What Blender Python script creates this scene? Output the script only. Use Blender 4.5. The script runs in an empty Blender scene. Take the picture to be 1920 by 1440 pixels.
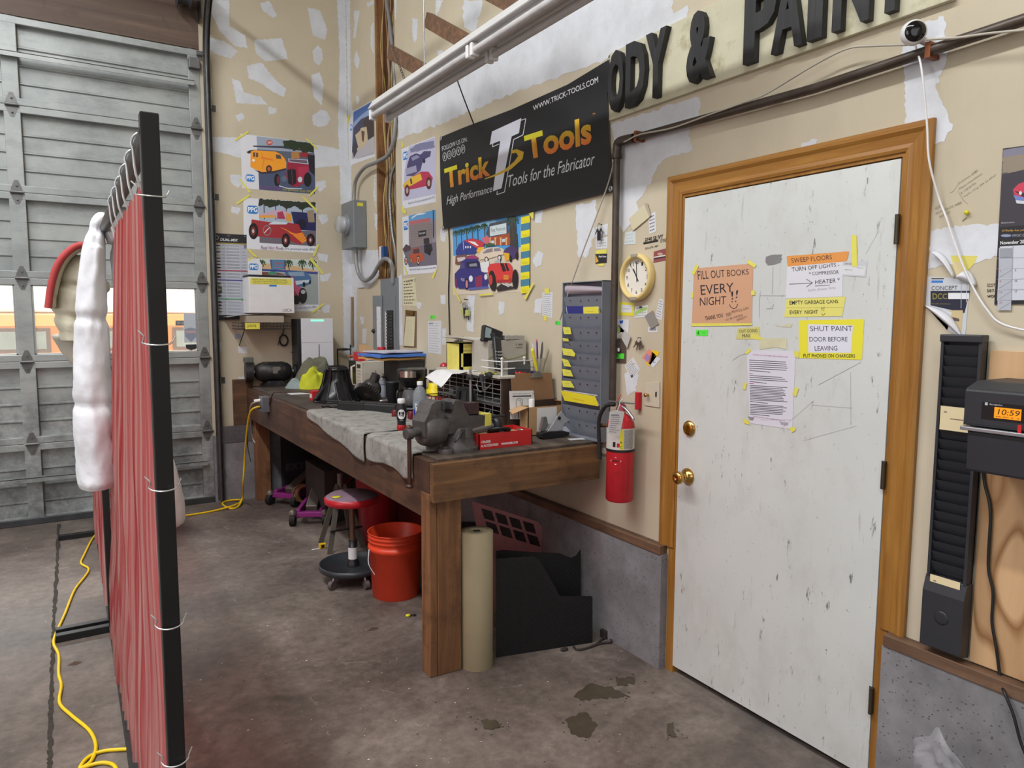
import bpy, bmesh, math, random
from mathutils import Vector, Matrix, noise
random.seed(7)
SC = bpy.context.scene
COL = SC.collection
PI = math.pi
V = Vector
# ------------------------------------------------------------------ camera
CAM_POS = V((-2.2207,-6.3224,1.5750))
YAW, PITCH, ROLL, FPX = 0.558441,0.095891,0.0042858,1338.5
def cam_axes():
    cy, sy, cp, sp = math.cos(YAW), math.sin(YAW), math.cos(PITCH), math.sin(PITCH)
    f = V((sy*cp, cy*cp, -sp)); r = V((cy, -sy, 0)); u = r.cross(f)
    c, s = math.cos(ROLL), math.sin(ROLL)
    return c*r+s*u, -s*r+c*u, f
CR, CU, CF = cam_axes()
cd = bpy.data.cameras.new('camera'); cam = bpy.data.objects.new('camera', cd); COL.objects.link(cam)
cam.matrix_world = Matrix(((CR.x, CU.x, -CF.x, CAM_POS.x),(CR.y, CU.y, -CF.y, CAM_POS.y),(CR.z, CU.z, -CF.z, CAM_POS.z),(0,0,0,1)))
cd.sensor_width = 36; cd.lens = FPX/1920*36; cd.clip_start = .05; cd.clip_end = 200
SC.camera = cam
def at(px, py, **k):
    """the real place (on the plane x=, y= or z=) that stands at this spot of the photograph"""
    d = CF+CR*((px-960)/FPX)-CU*((py-720)/FPX)
    a, v = list(k.items())[0]; i = 'xyz'.index(a)
    return CAM_POS+d*((v-CAM_POS[i])/d[i])
def mpp(p): return (V(p)-CAM_POS).dot(CF)/FPX
# ------------------------------------------------------------------ look, world, lights
SC.view_settings.view_transform = 'Standard'; SC.view_settings.look = 'None'
SC.view_settings.exposure = 0.0; SC.view_settings.gamma = 1; SC.view_settings.use_curve_mapping = False
try:
    SC.cycles.max_bounces = 8; SC.cycles.transparent_max_bounces = 16
except Exception: pass
wd = bpy.data.worlds.new('world'); SC.world = wd; wd.use_nodes = True
bg = wd.node_tree.nodes['Background']; bg.inputs[0].default_value = (.88,.94,1,1); bg.inputs[1].default_value = 3.2
def area(name, loc, target, sx, sy, power, col=(1,1,1)):
    l = bpy.data.lights.new(name, 'AREA'); l.shape = 'RECTANGLE'; l.size = sx; l.size_y = sy; l.energy = power; l.color = col
    o = bpy.data.objects.new(name, l); COL.objects.link(o); o.location = loc
    o.rotation_euler = (V(target)-V(loc)).to_track_quat('-Z', 'Y').to_euler(); return o
# banks of fluorescent fittings under the high ceiling, an added fill lamp on the left, and the open bay door behind the photographer
area('ceiling_lamp_bank', (-3.15,-5.0,5.3),(-3.15,-5.0,0),.25,7.5,330,(.97,.99,1))
area('ceiling_lamp_bank_far', (-6.4,-3.6,5.3),(-6.2,-3.6,0),.3,7.0,130,(.97,.99,1))
area('left_fill_lamp', (-8.6,-5.5,2.2),(0,-3.4,1.2),3.6,3.6,120,(.94,.965,1))  # added fill lamp, no opening there; pushes tinted light through the red curtain
area('open_bay_daylight_rear', (-4.4,-11.6,2.4),(-1.0,0,1.2),4.0,3.6,75,(.94,.97,1))
area('outside_sky', (-3.5,4.0,5.5),(-3.0,.8,1.0),5,3,1100,(.95,.98,1))
# ------------------------------------------------------------------ materials
def lin(c):
    if isinstance(c, str): c = [int(c[i:i+2], 16) for i in (0,2,4)]
    return tuple(((v/255)/12.92 if v/255 <= .04045 else ((v/255+.055)/1.055)**2.4) for v in c[:3])+(1,)
MATS = {}
def nodes(name):
    m = bpy.data.materials.new(name); m.use_nodes = True; nt = m.node_tree
    b = nt.nodes['Principled BSDF']; return m, nt, b
def ns(nt, t, **k):
    n = nt.nodes.new(t)
    for a, v in k.items():
        if a in n.inputs: n.inputs[a].default_value = v
        else: setattr(n, a, v)
    return n
def coords(nt, scale=(1,1,1), rot=(0,0,0), kind='Object'):
    tc = ns(nt, 'ShaderNodeTexCoord'); mp = ns(nt, 'ShaderNodeMapping'); mp.inputs['Scale'].default_value = scale; mp.inputs['Rotation'].default_value = rot
    nt.links.new(tc.outputs[kind], mp.inputs[0]); return mp.outputs[0]
def ramp(nt, src, stops):
    r = ns(nt, 'ShaderNodeValToRGB'); el = r.color_ramp.elements
    while len(el) > 1: el.remove(el[-1])
    el[0].position, el[0].color = stops[0]
    for p, c in stops[1:]:
        e = el.new(p); e.color = c
    nt.links.new(src, r.inputs[0]); return r.outputs[0]
def mixc(nt, fac, a, b, mode='MIX'):
    m = ns(nt, 'ShaderNodeMix', data_type='RGBA', blend_type=mode)
    for s, v in ((m.inputs[0], fac),(m.inputs[6], a),(m.inputs[7], b)):
        if hasattr(v, 'links'): nt.links.new(v, s)
        else: s.default_value = v
    return m.outputs[2]
def noi(nt, vec, scale, detail=4, rough=.55, dist=0):
    n = ns(nt, 'ShaderNodeTexNoise'); n.inputs['Scale'].default_value = scale; n.inputs['Detail'].default_value = detail
    n.inputs['Roughness'].default_value = rough; n.inputs['Distortion'].default_value = dist
    nt.links.new(vec, n.inputs['Vector']); return n.outputs['Fac']
def bump(nt, b, src, strength, dist=.01):
    bp = ns(nt, 'ShaderNodeBump'); bp.inputs['Strength'].default_value = strength; bp.inputs['Distance'].default_value = dist
    nt.links.new(src, bp.inputs['Height']); nt.links.new(bp.outputs[0], b.inputs['Normal'])
G = lambda v: (v, v, v, 1)
def mat(name, col, rough=.5, metal=0, var=.12, vs=9, bmp=0, bs=60, dirt=None, dirt_amt=.5, ds=14, coat=0, spec=.5):
    if name in MATS: return MATS[name]
    m, nt, b = nodes(name); c = lin(col); vec = coords(nt)
    n = noi(nt, vec, vs, 5,.6)
    o = ramp(nt, n, [(.3, tuple(x*(1-var) for x in c[:3])+(1,)),(.7, tuple(min(1, x*(1+var)) for x in c[:3])+(1,))])
    if dirt:
        d = ramp(nt, noi(nt, vec, ds, 8,.7), [(.60-.25*dirt_amt, G(0)),(.78-.1*dirt_amt, G(1))])
        o = mixc(nt, d, o, lin(dirt))
    nt.links.new(o, b.inputs['Base Color']); b.inputs['Roughness'].default_value = rough; b.inputs['Metallic'].default_value = metal
    b.inputs['Specular IOR Level'].default_value = spec
    if coat: b.inputs['Coat Weight'].default_value = coat
    if bmp: bump(nt, b, noi(nt, vec, bs, 6,.6), bmp)
    MATS[name] = m; return m
def wood(name, c1, c2, axis='x', scale=1.0, rough=.55, dirt=None, dirt_amt=.4, bmp=.25, ring=False):
    if name in MATS: return MATS[name]
    m, nt, b = nodes(name); s = [22*scale]*3; s['xyz'.index(axis)] = 1.3*scale
    vec = coords(nt, s); n = noi(nt, vec, 1.0,7,.62,.9)
    if ring:
        w = ns(nt, 'ShaderNodeTexWave', wave_type='RINGS'); w.wave_type = 'BANDS'; w.bands_direction = 'Y'; w.inputs['Scale'].default_value = 1.1; w.inputs['Distortion'].default_value = 16; w.inputs['Detail'].default_value = 1; w.inputs['Detail Scale'].default_value = 1.6
        s2 = [3.6*scale]*3; s2['xyz'.index(axis)] = .9*scale
        nt.links.new(coords(nt, s2), w.inputs['Vector']); n2 = w.outputs['Fac']
        o = mixc(nt, ramp(nt, n2, [(.3, G(0)),(.6, G(.9)),(.9, G(.3))]), lin(c1), lin(c2))
        o = mixc(nt, ramp(nt, n, [(.35, G(0)),(.7, G(.2))]), o, lin(c2))
    else: o = ramp(nt, n, [(.28, lin(c2)),(.5, lin(tuple((x+y)/2 for x, y in zip([int(c1[i:i+2], 16) for i in (0,2,4)], [int(c2[i:i+2], 16) for i in (0,2,4)])))),(.7, lin(c1))])
    if dirt:
        d = ramp(nt, noi(nt, coords(nt),5,8,.7), [(.62-.3*dirt_amt, G(0)),(.8-.15*dirt_amt, G(.9))])
        o = mixc(nt, d, o, lin(dirt))
    nt.links.new(o, b.inputs['Base Color']); b.inputs['Roughness'].default_value = rough
    bump(nt, b, n, bmp, .003); MATS[name] = m; return m
def emis(name, col, strength):
    if name in MATS: return MATS[name]
    m, nt, b = nodes(name); b.inputs['Base Color'].default_value = lin(col); b.inputs['Emission Color'].default_value = lin(col); b.inputs['Emission Strength'].default_value = strength
    b.inputs['Roughness'].default_value = .4; MATS[name] = m; return m
def clear(name, col=(255,255,255), alpha=.25, rough=.1):
    """thin clear plastic or window glass: mostly see-through with a gloss"""
    if name in MATS: return MATS[name]
    m, nt, b = nodes(name); out = nt.nodes['Material Output']
    t = ns(nt, 'ShaderNodeBsdfTransparent'); t.inputs[0].default_value = lin(col)
    b.inputs['Base Color'].default_value = lin(col); b.inputs['Roughness'].default_value = rough
    mx = ns(nt, 'ShaderNodeMixShader'); mx.inputs[0].default_value = alpha
    nt.links.new(t.outputs[0], mx.inputs[1]); nt.links.new(b.outputs[0], mx.inputs[2]); nt.links.new(mx.outputs[0], out.inputs[0])
    MATS[name] = m; return m
def printed(name='printed_paper', rough=.45, tint=1.0):
    if name in MATS: return MATS[name]
    m, nt, b = nodes(name); a = ns(nt, 'ShaderNodeVertexColor'); a.layer_name = 'Col'
    nt.links.new(a.outputs[0], b.inputs['Base Color']); b.inputs['Roughness'].default_value = rough
    bump(nt, b, noi(nt, coords(nt),6,3,.5),.15,.01); MATS[name] = m; return m
PRINT = printed(); PRINTM = printed('printed_matte', .85)
# ------------------------------------------------------------------ mesh builder
def spline(pts, k=8, closed=False):
    P = [V(p) for p in pts]; out = []; n = len(P)
    rng = range(n if closed else n-1)
    for i in rng:
        p0 = P[(i-1) % n] if closed or i > 0 else P[0]*2-P[1]
        p1, p2 = P[i], P[(i+1) % n]
        p3 = P[(i+2) % n] if closed or i+2 < n else p2*2-p1
        for j in range(k):
            t = j/k
            out.append(.5*((2*p1)+(p2-p0)*t+(2*p0-5*p1+4*p2-p3)*t*t+(3*p1-p0-3*p2+p3)*t**3))
    if not closed: out.append(P[-1])
    return out
TXT = {}
def text_geo(s, extrude=0, bold=0, shear=0, sx=1):
    k = (s, extrude, bold, shear, sx)
    if k in TXT: return TXT[k]
    cu = bpy.data.curves.new('t', 'FONT'); cu.body = s; cu.size = 1; cu.extrude = extrude; cu.offset = bold; cu.shear = shear; cu.resolution_u = 3
    ob = bpy.data.objects.new('t', cu); me = bpy.data.meshes.new_from_object(ob)
    vs = [v.co.copy() for v in me.vertices]; fs = [tuple(p.vertices) for p in me.polygons]
    bpy.data.objects.remove(ob); bpy.data.curves.remove(cu); bpy.data.meshes.remove(me)
    TXT[k] = (vs, fs); return TXT[k]
def frame(o, x, y, z):
    return Matrix(((x[0], y[0], z[0], o[0]),(x[1], y[1], z[1], o[1]),(x[2], y[2], z[2], o[2]),(0,0,0,1)))
class M:
    def __init__(s, T=None):
        s.v = []; s.f = []; s.mi = []; s.sm = []; s.c = []; s.T = T if T is not None else Matrix.Identity(4)
    def add(s, vs, fs, mi=0, sm=False, col=None):
        n = len(s.v); s.v += [s.T @ V(v) for v in vs]
        for f in fs: s.f.append(tuple(i+n for i in f)); s.mi.append(mi); s.sm.append(sm); s.c.append(col)
        return s
    def bb(s, x0, y0, z0, x1, y1, z1, mi=0, col=None):
        x0, x1 = min(x0, x1), max(x0, x1); y0, y1 = min(y0, y1), max(y0, y1); z0, z1 = min(z0, z1), max(z0, z1)
        vs = [(x0, y0, z0),(x1, y0, z0),(x1, y1, z0),(x0, y1, z0),(x0, y0, z1),(x1, y0, z1),(x1, y1, z1),(x0, y1, z1)]
        return s.add(vs, [(0,3,2,1),(4,5,6,7),(0,1,5,4),(1,2,6,5),(2,3,7,6),(3,0,4,7)], mi, False, col)
    def box(s, c, d, mi=0, col=None): return s.bb(c[0]-d[0]/2, c[1]-d[1]/2, c[2]-d[2]/2, c[0]+d[0]/2, c[1]+d[1]/2, c[2]+d[2]/2, mi, col)
    def beam(s, p0, p1, w, h, up=(0,0,1), mi=0, col=None):
        p0, p1 = V(p0), V(p1); z = (p1-p0).normalized(); up = V(up); x = up.cross(z)
        if x.length < 1e-4: x = V((1,0,0)).cross(z)
        x.normalize(); y = z.cross(x); vs = []
        for p in (p0, p1):
            for a, b in ((-1,-1),(1,-1),(1,1),(-1,1)): vs.append(p+x*(a*w/2)+y*(b*h/2))
        return s.add(vs, [(3,2,1,0),(4,5,6,7),(0,1,5,4),(1,2,6,5),(2,3,7,6),(3,0,4,7)], mi, False, col)
    def cyl(s, p0, p1, r0, r1=None, n=20, mi=0, cap=True, col=None, sm=True):
        r1 = r0 if r1 is None else r1; p0, p1 = V(p0), V(p1); z = (p1-p0).normalized()
        x = z.orthogonal().normalized(); y = z.cross(x); vs = []
        for p, r in ((p0, r0),(p1, r1)):
            for i in range(n): a = 2*PI*i/n; vs.append(p+(x*math.cos(a)+y*math.sin(a))*r)
        s.add(vs, [(i, (i+1) % n, (i+1) % n+n, i+n) for i in range(n)], mi, sm, col)
        if cap: s.add(vs, [tuple(reversed(range(n))), tuple(range(n, 2*n))], mi, False, col)
        return s
    def lathe(s, prof, c=(0,0,0), ax=(0,0,1), n=28, mi=0, sm=True, col=None, cap=True, a0=0, a1=2*PI):
        z = V(ax).normalized(); x = z.orthogonal().normalized() if abs(z.z) < .999 else V((1,0,0)); y = z.cross(x); c = V(c); vs = []
        for r, h in prof:
            for i in range(n): a = 2*PI*i/n; vs.append(c+z*h+(x*math.cos(a)+y*math.sin(a))*r)
        fs = []
        for k in range(len(prof)-1):
            for i in range(n): j = (i+1) % n; fs.append((k*n+i, k*n+j, (k+1)*n+j, (k+1)*n+i))
        s.add(vs, fs, mi, sm, col)
        if cap:
            if prof[0][0] > 1e-5: s.add(vs[:n], [tuple(reversed(range(n)))], mi, False, col)
            if prof[-1][0] > 1e-5: s.add(vs[-n:], [tuple(range(n))], mi, False, col)
        return s
    def tube(s, pts, r, n=8, mi=0, closed=False, col=None, cap=True):
        P = [V(p) for p in pts]; N = len(P); vs = []; ref = None
        for i, p in enumerate(P):
            if closed: t = P[(i+1) % N]-P[(i-1) % N]
            else: t = (P[min(i+1, N-1)]-P[max(i-1,0)])
            if t.length < 1e-9: t = V((0,0,1))
            t.normalize()
            if ref is None: ref = t.orthogonal().normalized()
            ref = (ref-t*ref.dot(t))
            if ref.length < 1e-6: ref = t.orthogonal()
            ref.normalize(); b = t.cross(ref); rr = r[i] if isinstance(r, (list, tuple)) else r
            for k in range(n): a = 2*PI*k/n; vs.append(p+(ref*math.cos(a)+b*math.sin(a))*rr)
        fs = [(i*n+k, i*n+(k+1) % n, (i+1)*n+(k+1) % n, (i+1)*n+k) for i in range(N-1) for k in range(n)]
        if closed: fs += [((N-1)*n+k, (N-1)*n+(k+1) % n, (k+1) % n, k) for k in range(n)]
        s.add(vs, fs, mi, True, col)
        if cap and not closed: s.add(vs[:n], [tuple(reversed(range(n)))], mi, False, col); s.add(vs[-n:], [tuple(range(n))], mi, False, col)
        return s
    def prism(s, poly, d, o=(0,0,0), x=(1,0,0), y=(0,1,0), mi=0, col=None, mi2=None):
        o, x, y = V(o), V(x), V(y); z = x.cross(y).normalized(); n = len(poly)
        ar = sum(poly[i][0]*poly[(i+1) % n][1]-poly[(i+1) % n][0]*poly[i][1] for i in range(n))
        if ar < 0: poly = list(reversed(poly))
        a = [o+x*p[0]+y*p[1] for p in poly]; b = [p+z*d for p in a]
        s.add(a+b, [(i, (i+1) % n, (i+1) % n+n, i+n) for i in range(n)], mi, False, col)
        s.add(a, [tuple(reversed(range(n)))], mi, False, col); s.add(b, [tuple(range(n))], mi if mi2 is None else mi2, False, col); return s
    def ell(s, c, r, nu=20, nv=12, mi=0, col=None, amp=0, fr=3, seed=0, T=None):
        c = V(c); r = (r, r, r) if not hasattr(r, '__len__') else r; vs = []; fs = []
        for i in range(nv+1):
            th = PI*i/nv
            for j in range(nu):
                ph = 2*PI*j/nu; d = V((math.sin(th)*math.cos(ph), math.sin(th)*math.sin(ph), math.cos(th)))
                k = 1+amp*noise.fractal(d*fr+V((seed, 0,0)),1,2,4) if amp else 1
                vs.append(c+V((d.x*r[0], d.y*r[1], d.z*r[2]))*k)
        for i in range(nv):
            for j in range(nu): fs.append((i*nu+j, (i+1)*nu+j, (i+1)*nu+(j+1) % nu, i*nu+(j+1) % nu))
        return s.add(vs, fs, mi, True, col)
    def grid(s, f, nu, nv, mi=0, sm=True, col=None, cu=False):
        vs = [f(i/nu, j/nv) for j in range(nv+1) for i in range(nu+(0 if cu else 1))]; w = nu+(0 if cu else 1)
        fs = [(j*w+i, j*w+(i+1) % w, (j+1)*w+(i+1) % w, (j+1)*w+i) for j in range(nv) for i in range(nu)]
        return s.add(vs, fs, mi, sm, col)
    def text(s, t, o, x, y, h, w=None, depth=.001, mi=0, bold=0, shear=0, center=False, col=None):
        vs, fs = text_geo(t, .5, bold, shear); o, x, y = V(o), V(x).normalized(), V(y).normalized(); z = x.cross(y)
        if not vs: return s
        x0 = min(v.x for v in vs); x1 = max(v.x for v in vs); y0 = min(v.y for v in vs); y1 = max(v.y for v in vs)
        k = h/(y1-y0); kx = (w/(x1-x0)) if w else k; off = (x1-x0)*kx/2 if center else 0
        return s.add([o+x*((v.x-x0)*kx-off)+y*((v.y-y0)*k)+z*((v.z+.5)*depth) for v in vs], fs, mi, False, col)
def setp(o, label=None, cat=None, group=None, kind=None):
    if label: o['label'] = label
    if cat: o['category'] = cat
    if group: o['group'] = group
    if kind: o['kind'] = kind
    return o
ROOTM = {}
def thing(name, label, cat, loc=(0,0,0), rz=0, group=None, kind=None, rot=None):
    o = bpy.data.objects.new(name, None); COL.objects.link(o); o.empty_display_size = .1
    mt = Matrix.Translation(V(loc)) @ (rot if rot is not None else Matrix.Rotation(rz, 4, 'Z'))
    o.matrix_world = mt; o.location = V(loc); o.rotation_euler = mt.to_euler(); ROOTM[o.name] = mt
    return setp(o, label, cat, group, kind)
def rootm(o):
    while o.parent: o = o.parent
    return ROOTM[o.name]
def L(o, *a):
    """a mesh builder in the local space of a thing"""
    return M(rootm(o))
def build(m, name, mats, parent=None, bevel=0, seg=2, solid=0, sub=0, label=None, cat=None, group=None, kind=None, keep=False):
    me = bpy.data.meshes.new(name); o = bpy.data.objects.new(name, me); COL.objects.link(o)
    if parent is not None:
        root = rootm(parent); inv = root.inverted(); vs = [inv @ v for v in m.v]; o.parent = parent
    elif keep or not m.v: vs = m.v; ROOTM[o.name] = Matrix.Identity(4)
    else:
        c = V(((min(v.x for v in m.v)+max(v.x for v in m.v))/2,(min(v.y for v in m.v)+max(v.y for v in m.v))/2, min(v.z for v in m.v)))
        vs = [v-c for v in m.v]; o.location = c; ROOTM[o.name] = Matrix.Translation(c)
    me.from_pydata([tuple(v) for v in vs], [], m.f)
    if not isinstance(mats, (list, tuple)): mats = [mats]
    for x in mats: me.materials.append(x)
    me.polygons.foreach_set('material_index', m.mi); me.polygons.foreach_set('use_smooth', m.sm)
    if any(c is not None for c in m.c):
        ca = me.color_attributes.new('Col', 'FLOAT_COLOR', 'CORNER')
        for p in me.polygons:
            c = lin(m.c[p.index]) if m.c[p.index] is not None else (1,1,1,1)
            for li in p.loop_indices: ca.data[li].color = c
    me.update()
    if solid: x = o.modifiers.new('solid', 'SOLIDIFY'); x.thickness = solid; x.offset = 0
    if sub: x = o.modifiers.new('sub', 'SUBSURF'); x.levels = sub; x.render_levels = sub
    if bevel: x = o.modifiers.new('bevel', 'BEVEL'); x.width = bevel; x.segments = seg; x.limit_method = 'ANGLE'; x.angle_limit = math.radians(40)
    return setp(o, label, cat, group, kind)
def one(m, name, mats, label, cat, **k): return build(m, name, mats, None, label=label, cat=cat, **k)
def struct(m, name, mats, parent=None, **k): return build(m, name, mats, parent, kind=None if parent else 'structure', keep=parent is None, **k)
def copy_tree(o, loc=None, rz=None, label=None, parent=None):
    c = o.copy(); COL.objects.link(c); c.parent = parent
    if parent is None:
        if loc is not None: c.location = loc
        if rz is not None: c.rotation_euler = (0,0, rz)
        if label: c['label'] = label
        ROOTM[c.name] = Matrix.Translation(c.location) @ c.rotation_euler.to_matrix().to_4x4()
    for ch in list(o.children): copy_tree(ch, parent=c)
    return c
# flat printed work on a surface: shapes traced in the pixels of a crop of the photograph, laid on the plane they lie on
class Art:
    def __init__(s, plane, crop=(0,0,1), lift=.001, step=.00005, m=None):
        s.pl = plane; s.cr = crop; s.m = m or M(); s.step = step; s.k = 0
        s.ax = list(plane)[0]; s.base = list(plane.values())[0]; s.sg = 1 if s.ax == 'z' else -1; s.lift = lift
    def P(s, a, b, lift=None):
        z = s.base+s.sg*(s.lift+s.k*s.step if lift is None else lift)
        return at(s.cr[0]+a/s.cr[2], s.cr[1]+b/s.cr[2], **{s.ax: z})
    def poly(s, pts, col, mi=0, jag=0, sub=1):
        s.k += 1
        if jag:
            q = []; n = len(pts)
            for i in range(n):
                a, b = pts[i], pts[(i+1) % n]; ln = math.hypot(b[0]-a[0], b[1]-a[1]); k = max(1, int(ln/(jag*2.2)))
                for j in range(k):
                    t = j/k; q.append((a[0]+(b[0]-a[0])*t+random.uniform(-jag, jag), a[1]+(b[1]-a[1])*t+random.uniform(-jag, jag)))
            pts = q
        ws = [s.P(*p) for p in pts]
        fs = tess(pts)
        s.m.add(ws, fs, mi, False, col); return s
    def rect(s, x0, y0, x1, y1, col, mi=0): return s.poly([(x0, y0),(x1, y0),(x1, y1),(x0, y1)], col, mi)
    def ell(s, cx, cy, rx, ry, col, n=18, mi=0, ang=0):
        ca, sa = math.cos(ang), math.sin(ang)
        return s.poly([(cx+rx*math.cos(2*PI*i/n)*ca-ry*math.sin(2*PI*i/n)*sa, cy+rx*math.cos(2*PI*i/n)*sa+ry*math.sin(2*PI*i/n)*ca) for i in range(n)], col, mi)
    def line(s, pts, w, col, mi=0):
        s.k += 1
        for a, b in zip(pts, pts[1:]):
            dx, dy = b[0]-a[0], b[1]-a[1]; l = math.hypot(dx, dy) or 1; nx, ny = -dy/l*w/2, dx/l*w/2
            s.m.add([s.P(a[0]+nx, a[1]+ny), s.P(a[0]-nx, a[1]-ny), s.P(b[0]-nx, b[1]-ny), s.P(b[0]+nx, b[1]+ny)], [(0,1,2,3)], mi, False, col)
        return s
    def text(s, t, q, col, bold=0, shear=0, mi=0, grad=None):
        """q: corners TL, TR, BR, BL of the word in crop pixels"""
        s.k += 1; vs, fs = text_geo(t, 0, bold, shear)
        if not vs: return s
        if len(q) == 4 and not hasattr(q[0], '__len__'): q = [(q[0], q[1]),(q[2], q[1]),(q[2], q[3]),(q[0], q[3])]
        x0 = min(v.x for v in vs); x1 = max(v.x for v in vs); y0 = min(v.y for v in vs); y1 = max(v.y for v in vs); ws = []
        for v in vs:
            u = (v.x-x0)/(x1-x0); w = (v.y-y0)/((y1-y0) or 1)
            t_ = (q[0][0]*(1-u)+q[1][0]*u, q[0][1]*(1-u)+q[1][1]*u); b_ = (q[3][0]*(1-u)+q[2][0]*u, q[3][1]*(1-u)+q[2][1]*u)
            ws.append(s.P(b_[0]*(1-w)+t_[0]*w, b_[1]*(1-w)+t_[1]*w))
        if grad:
            for f in fs:
                w = sum((vs[i].y-y0)/(y1-y0) for i in f)/len(f)
                c = [int(grad[0][i:i+2], 16)*(w)+int(grad[1][i:i+2], 16)*(1-w) for i in (0,2,4)]; s.m.add([ws[i] for i in f], [tuple(range(len(f)))], mi, False, tuple(c))
        else: s.m.add(ws, fs, mi, False, col)
        return s
    def slab(s, q, col, th=.0006, mi=0):
        """the sheet itself, with its real thickness"""
        a = [s.P(*p, lift=.0006) for p in q]; b = [s.P(*p, lift=.0006+th) for p in q]; s.lift = .0006+th+.0002
        s.m.add(a+b, [(0,1,2,3),(7,6,5,4),(0,4,5,1),(1,5,6,2),(2,6,7,3),(3,7,4,0)], mi, False, col); return s
def tess(pts):
    from mathutils.geometry import tessellate_polygon
    if len(pts) == 4 and False: return [(0,1,2,3)]
    return [tuple(t) for t in tessellate_polygon([[V((p[0], p[1], 0)) for p in pts]])]
def recol(m):
    """flip faces so that printed work faces the camera side"""
    return m
def scrib(A, x0, y0, x1, y1, rows, col, w=1, wob=1, slope=0, seed=1):
    """lines of handwriting too small to read"""
    r = random.Random(seed)
    for i in range(rows):
        y = y0+(y1-y0)*(i+.5)/rows; x = x0+r.random()*3; e = x1-r.random()*(x1-x0)*.2
        while x < e:
            wl = r.uniform(3,9)*w*1.2; pts = []; xx = x
            while xx < min(x+wl, e): pts.append((xx, y+slope*(xx-x0)+r.uniform(-wob, wob))); xx += w*1.1
            if len(pts) > 1: A.line(pts, w*.7, col)
            x += wl+w*2.2
        A.k -= 1
# ------------------------------------------------------------------ surfaces
def m_floor():
    m, nt, b = nodes('worn_concrete'); vec = coords(nt)
    a = noi(nt, vec, 1.6,9,.68,.4); o = ramp(nt, a, [(.3, lin('4c433e')),(.5, lin('6c615a')),(.7, lin('8b8077'))])
    f = ramp(nt, noi(nt, vec, 22,7,.7), [(.35, G(.72)),(.65, G(1.12))]); o = mixc(nt, 1, o, f, 'MULTIPLY')
    s = ramp(nt, noi(nt, vec, 7,6,.8,1.2), [(.62, G(0)),(.72, G(.55))]); o = mixc(nt, s, o, lin('a9a39b'))
    d = ramp(nt, noi(nt, vec, 3.1,8,.75), [(.60, G(0)),(.75, G(.6))]); o = mixc(nt, d, o, lin('443d35'))
    # pale paint haze over the bay by the roll-up door
    v = ns(nt, 'ShaderNodeTexVoronoi'); v.inputs['Scale'].default_value = 55; nt.links.new(vec, v.inputs['Vector'])
    sp = ramp(nt, v.outputs['Distance'], [(.0, G(1)),(.07, G(0))]); sel = ramp(nt, noi(nt, vec, 9,3), [(.60, G(0)),(.68, G(.7))])
    sp2 = mixc(nt, 1, sp, sel, 'MULTIPLY'); o = mixc(nt, sp2, o, lin('cfc9c0'))
    nt.links.new(o, b.inputs['Base Color']); b.inputs['Specular IOR Level'].default_value = .4
    rr = ramp(nt, a, [(.3, G(.42)),(.7, G(.62))]); nt.links.new(rr, b.inputs['Roughness'])
    bump(nt, b, noi(nt, vec, 60,6,.7),.12,.004); return m
def m_stem():
    m, nt, b = nodes('cast_concrete'); vec = coords(nt)
    o = ramp(nt, noi(nt, vec, 5,8,.7), [(.3, lin('68676a')),(.7, lin('8d8c90'))])
    v = ns(nt, 'ShaderNodeTexVoronoi'); v.inputs['Scale'].default_value = 52; v.inputs['Randomness'].default_value = 1
    mv = coords(nt, (1,1.0,1.6)); w = noi(nt, mv, 30,3); nt.links.new(mv, v.inputs['Vector'])
    pit = ramp(nt, v.outputs['Distance'], [(.10, G(1)),(.22, G(0))]); sel = ramp(nt, noi(nt, vec, 17,5), [(.40, G(0)),(.5, G(1))])
    p = mixc(nt, 1, pit, sel, 'MULTIPLY'); o = mixc(nt, p, o, lin('3c3a3c'))
    st = ramp(nt, noi(nt, coords(nt, (1,1,.4)),2.5,7,.7), [(.5, G(0)),(.75, G(.5))]); o = mixc(nt, st, o, lin('5d5552'))
    nt.links.new(o, b.inputs['Base Color']); b.inputs['Roughness'].default_value = .85; bump(nt, b, p, -.6,.01); return m
def m_drywall():
    m, nt, b = nodes('drywall_paper'); vec = coords(nt)
    o = ramp(nt, noi(nt, vec, 1.3,5,.5), [(.3, lin('bcb19a')),(.7, lin('cabfa9'))])
    d = ramp(nt, noi(nt, vec, 24,8,.8), [(.70, G(0)),(.80, G(.55))]); o = mixc(nt, d, o, lin('8d7f6c'))
    g = ramp(nt, noi(nt, coords(nt, (1,1,.5)),4,6,.65), [(.52, G(0)),(.8, G(.35))]); o = mixc(nt, g, o, lin('a59a88'))
    nt.links.new(o, b.inputs['Base Color']); b.inputs['Roughness'].default_value = .8; return m
def m_mud():
    m, nt, b = nodes('joint_compound'); vec = coords(nt)
    o = ramp(nt, noi(nt, vec, 5,7,.7), [(.3, lin('c4c6ca')),(.6, lin('d6d9e0'))])
    g = ramp(nt, noi(nt, vec, 14,8,.75), [(.62, G(0)),(.74, G(.5))]); o = mixc(nt, g, o, lin('b3a794'))
    nt.links.new(o, b.inputs['Base Color']); b.inputs['Roughness'].default_value = .75; bump(nt, b, noi(nt, vec, 30,5),.1,.004); return m
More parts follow.
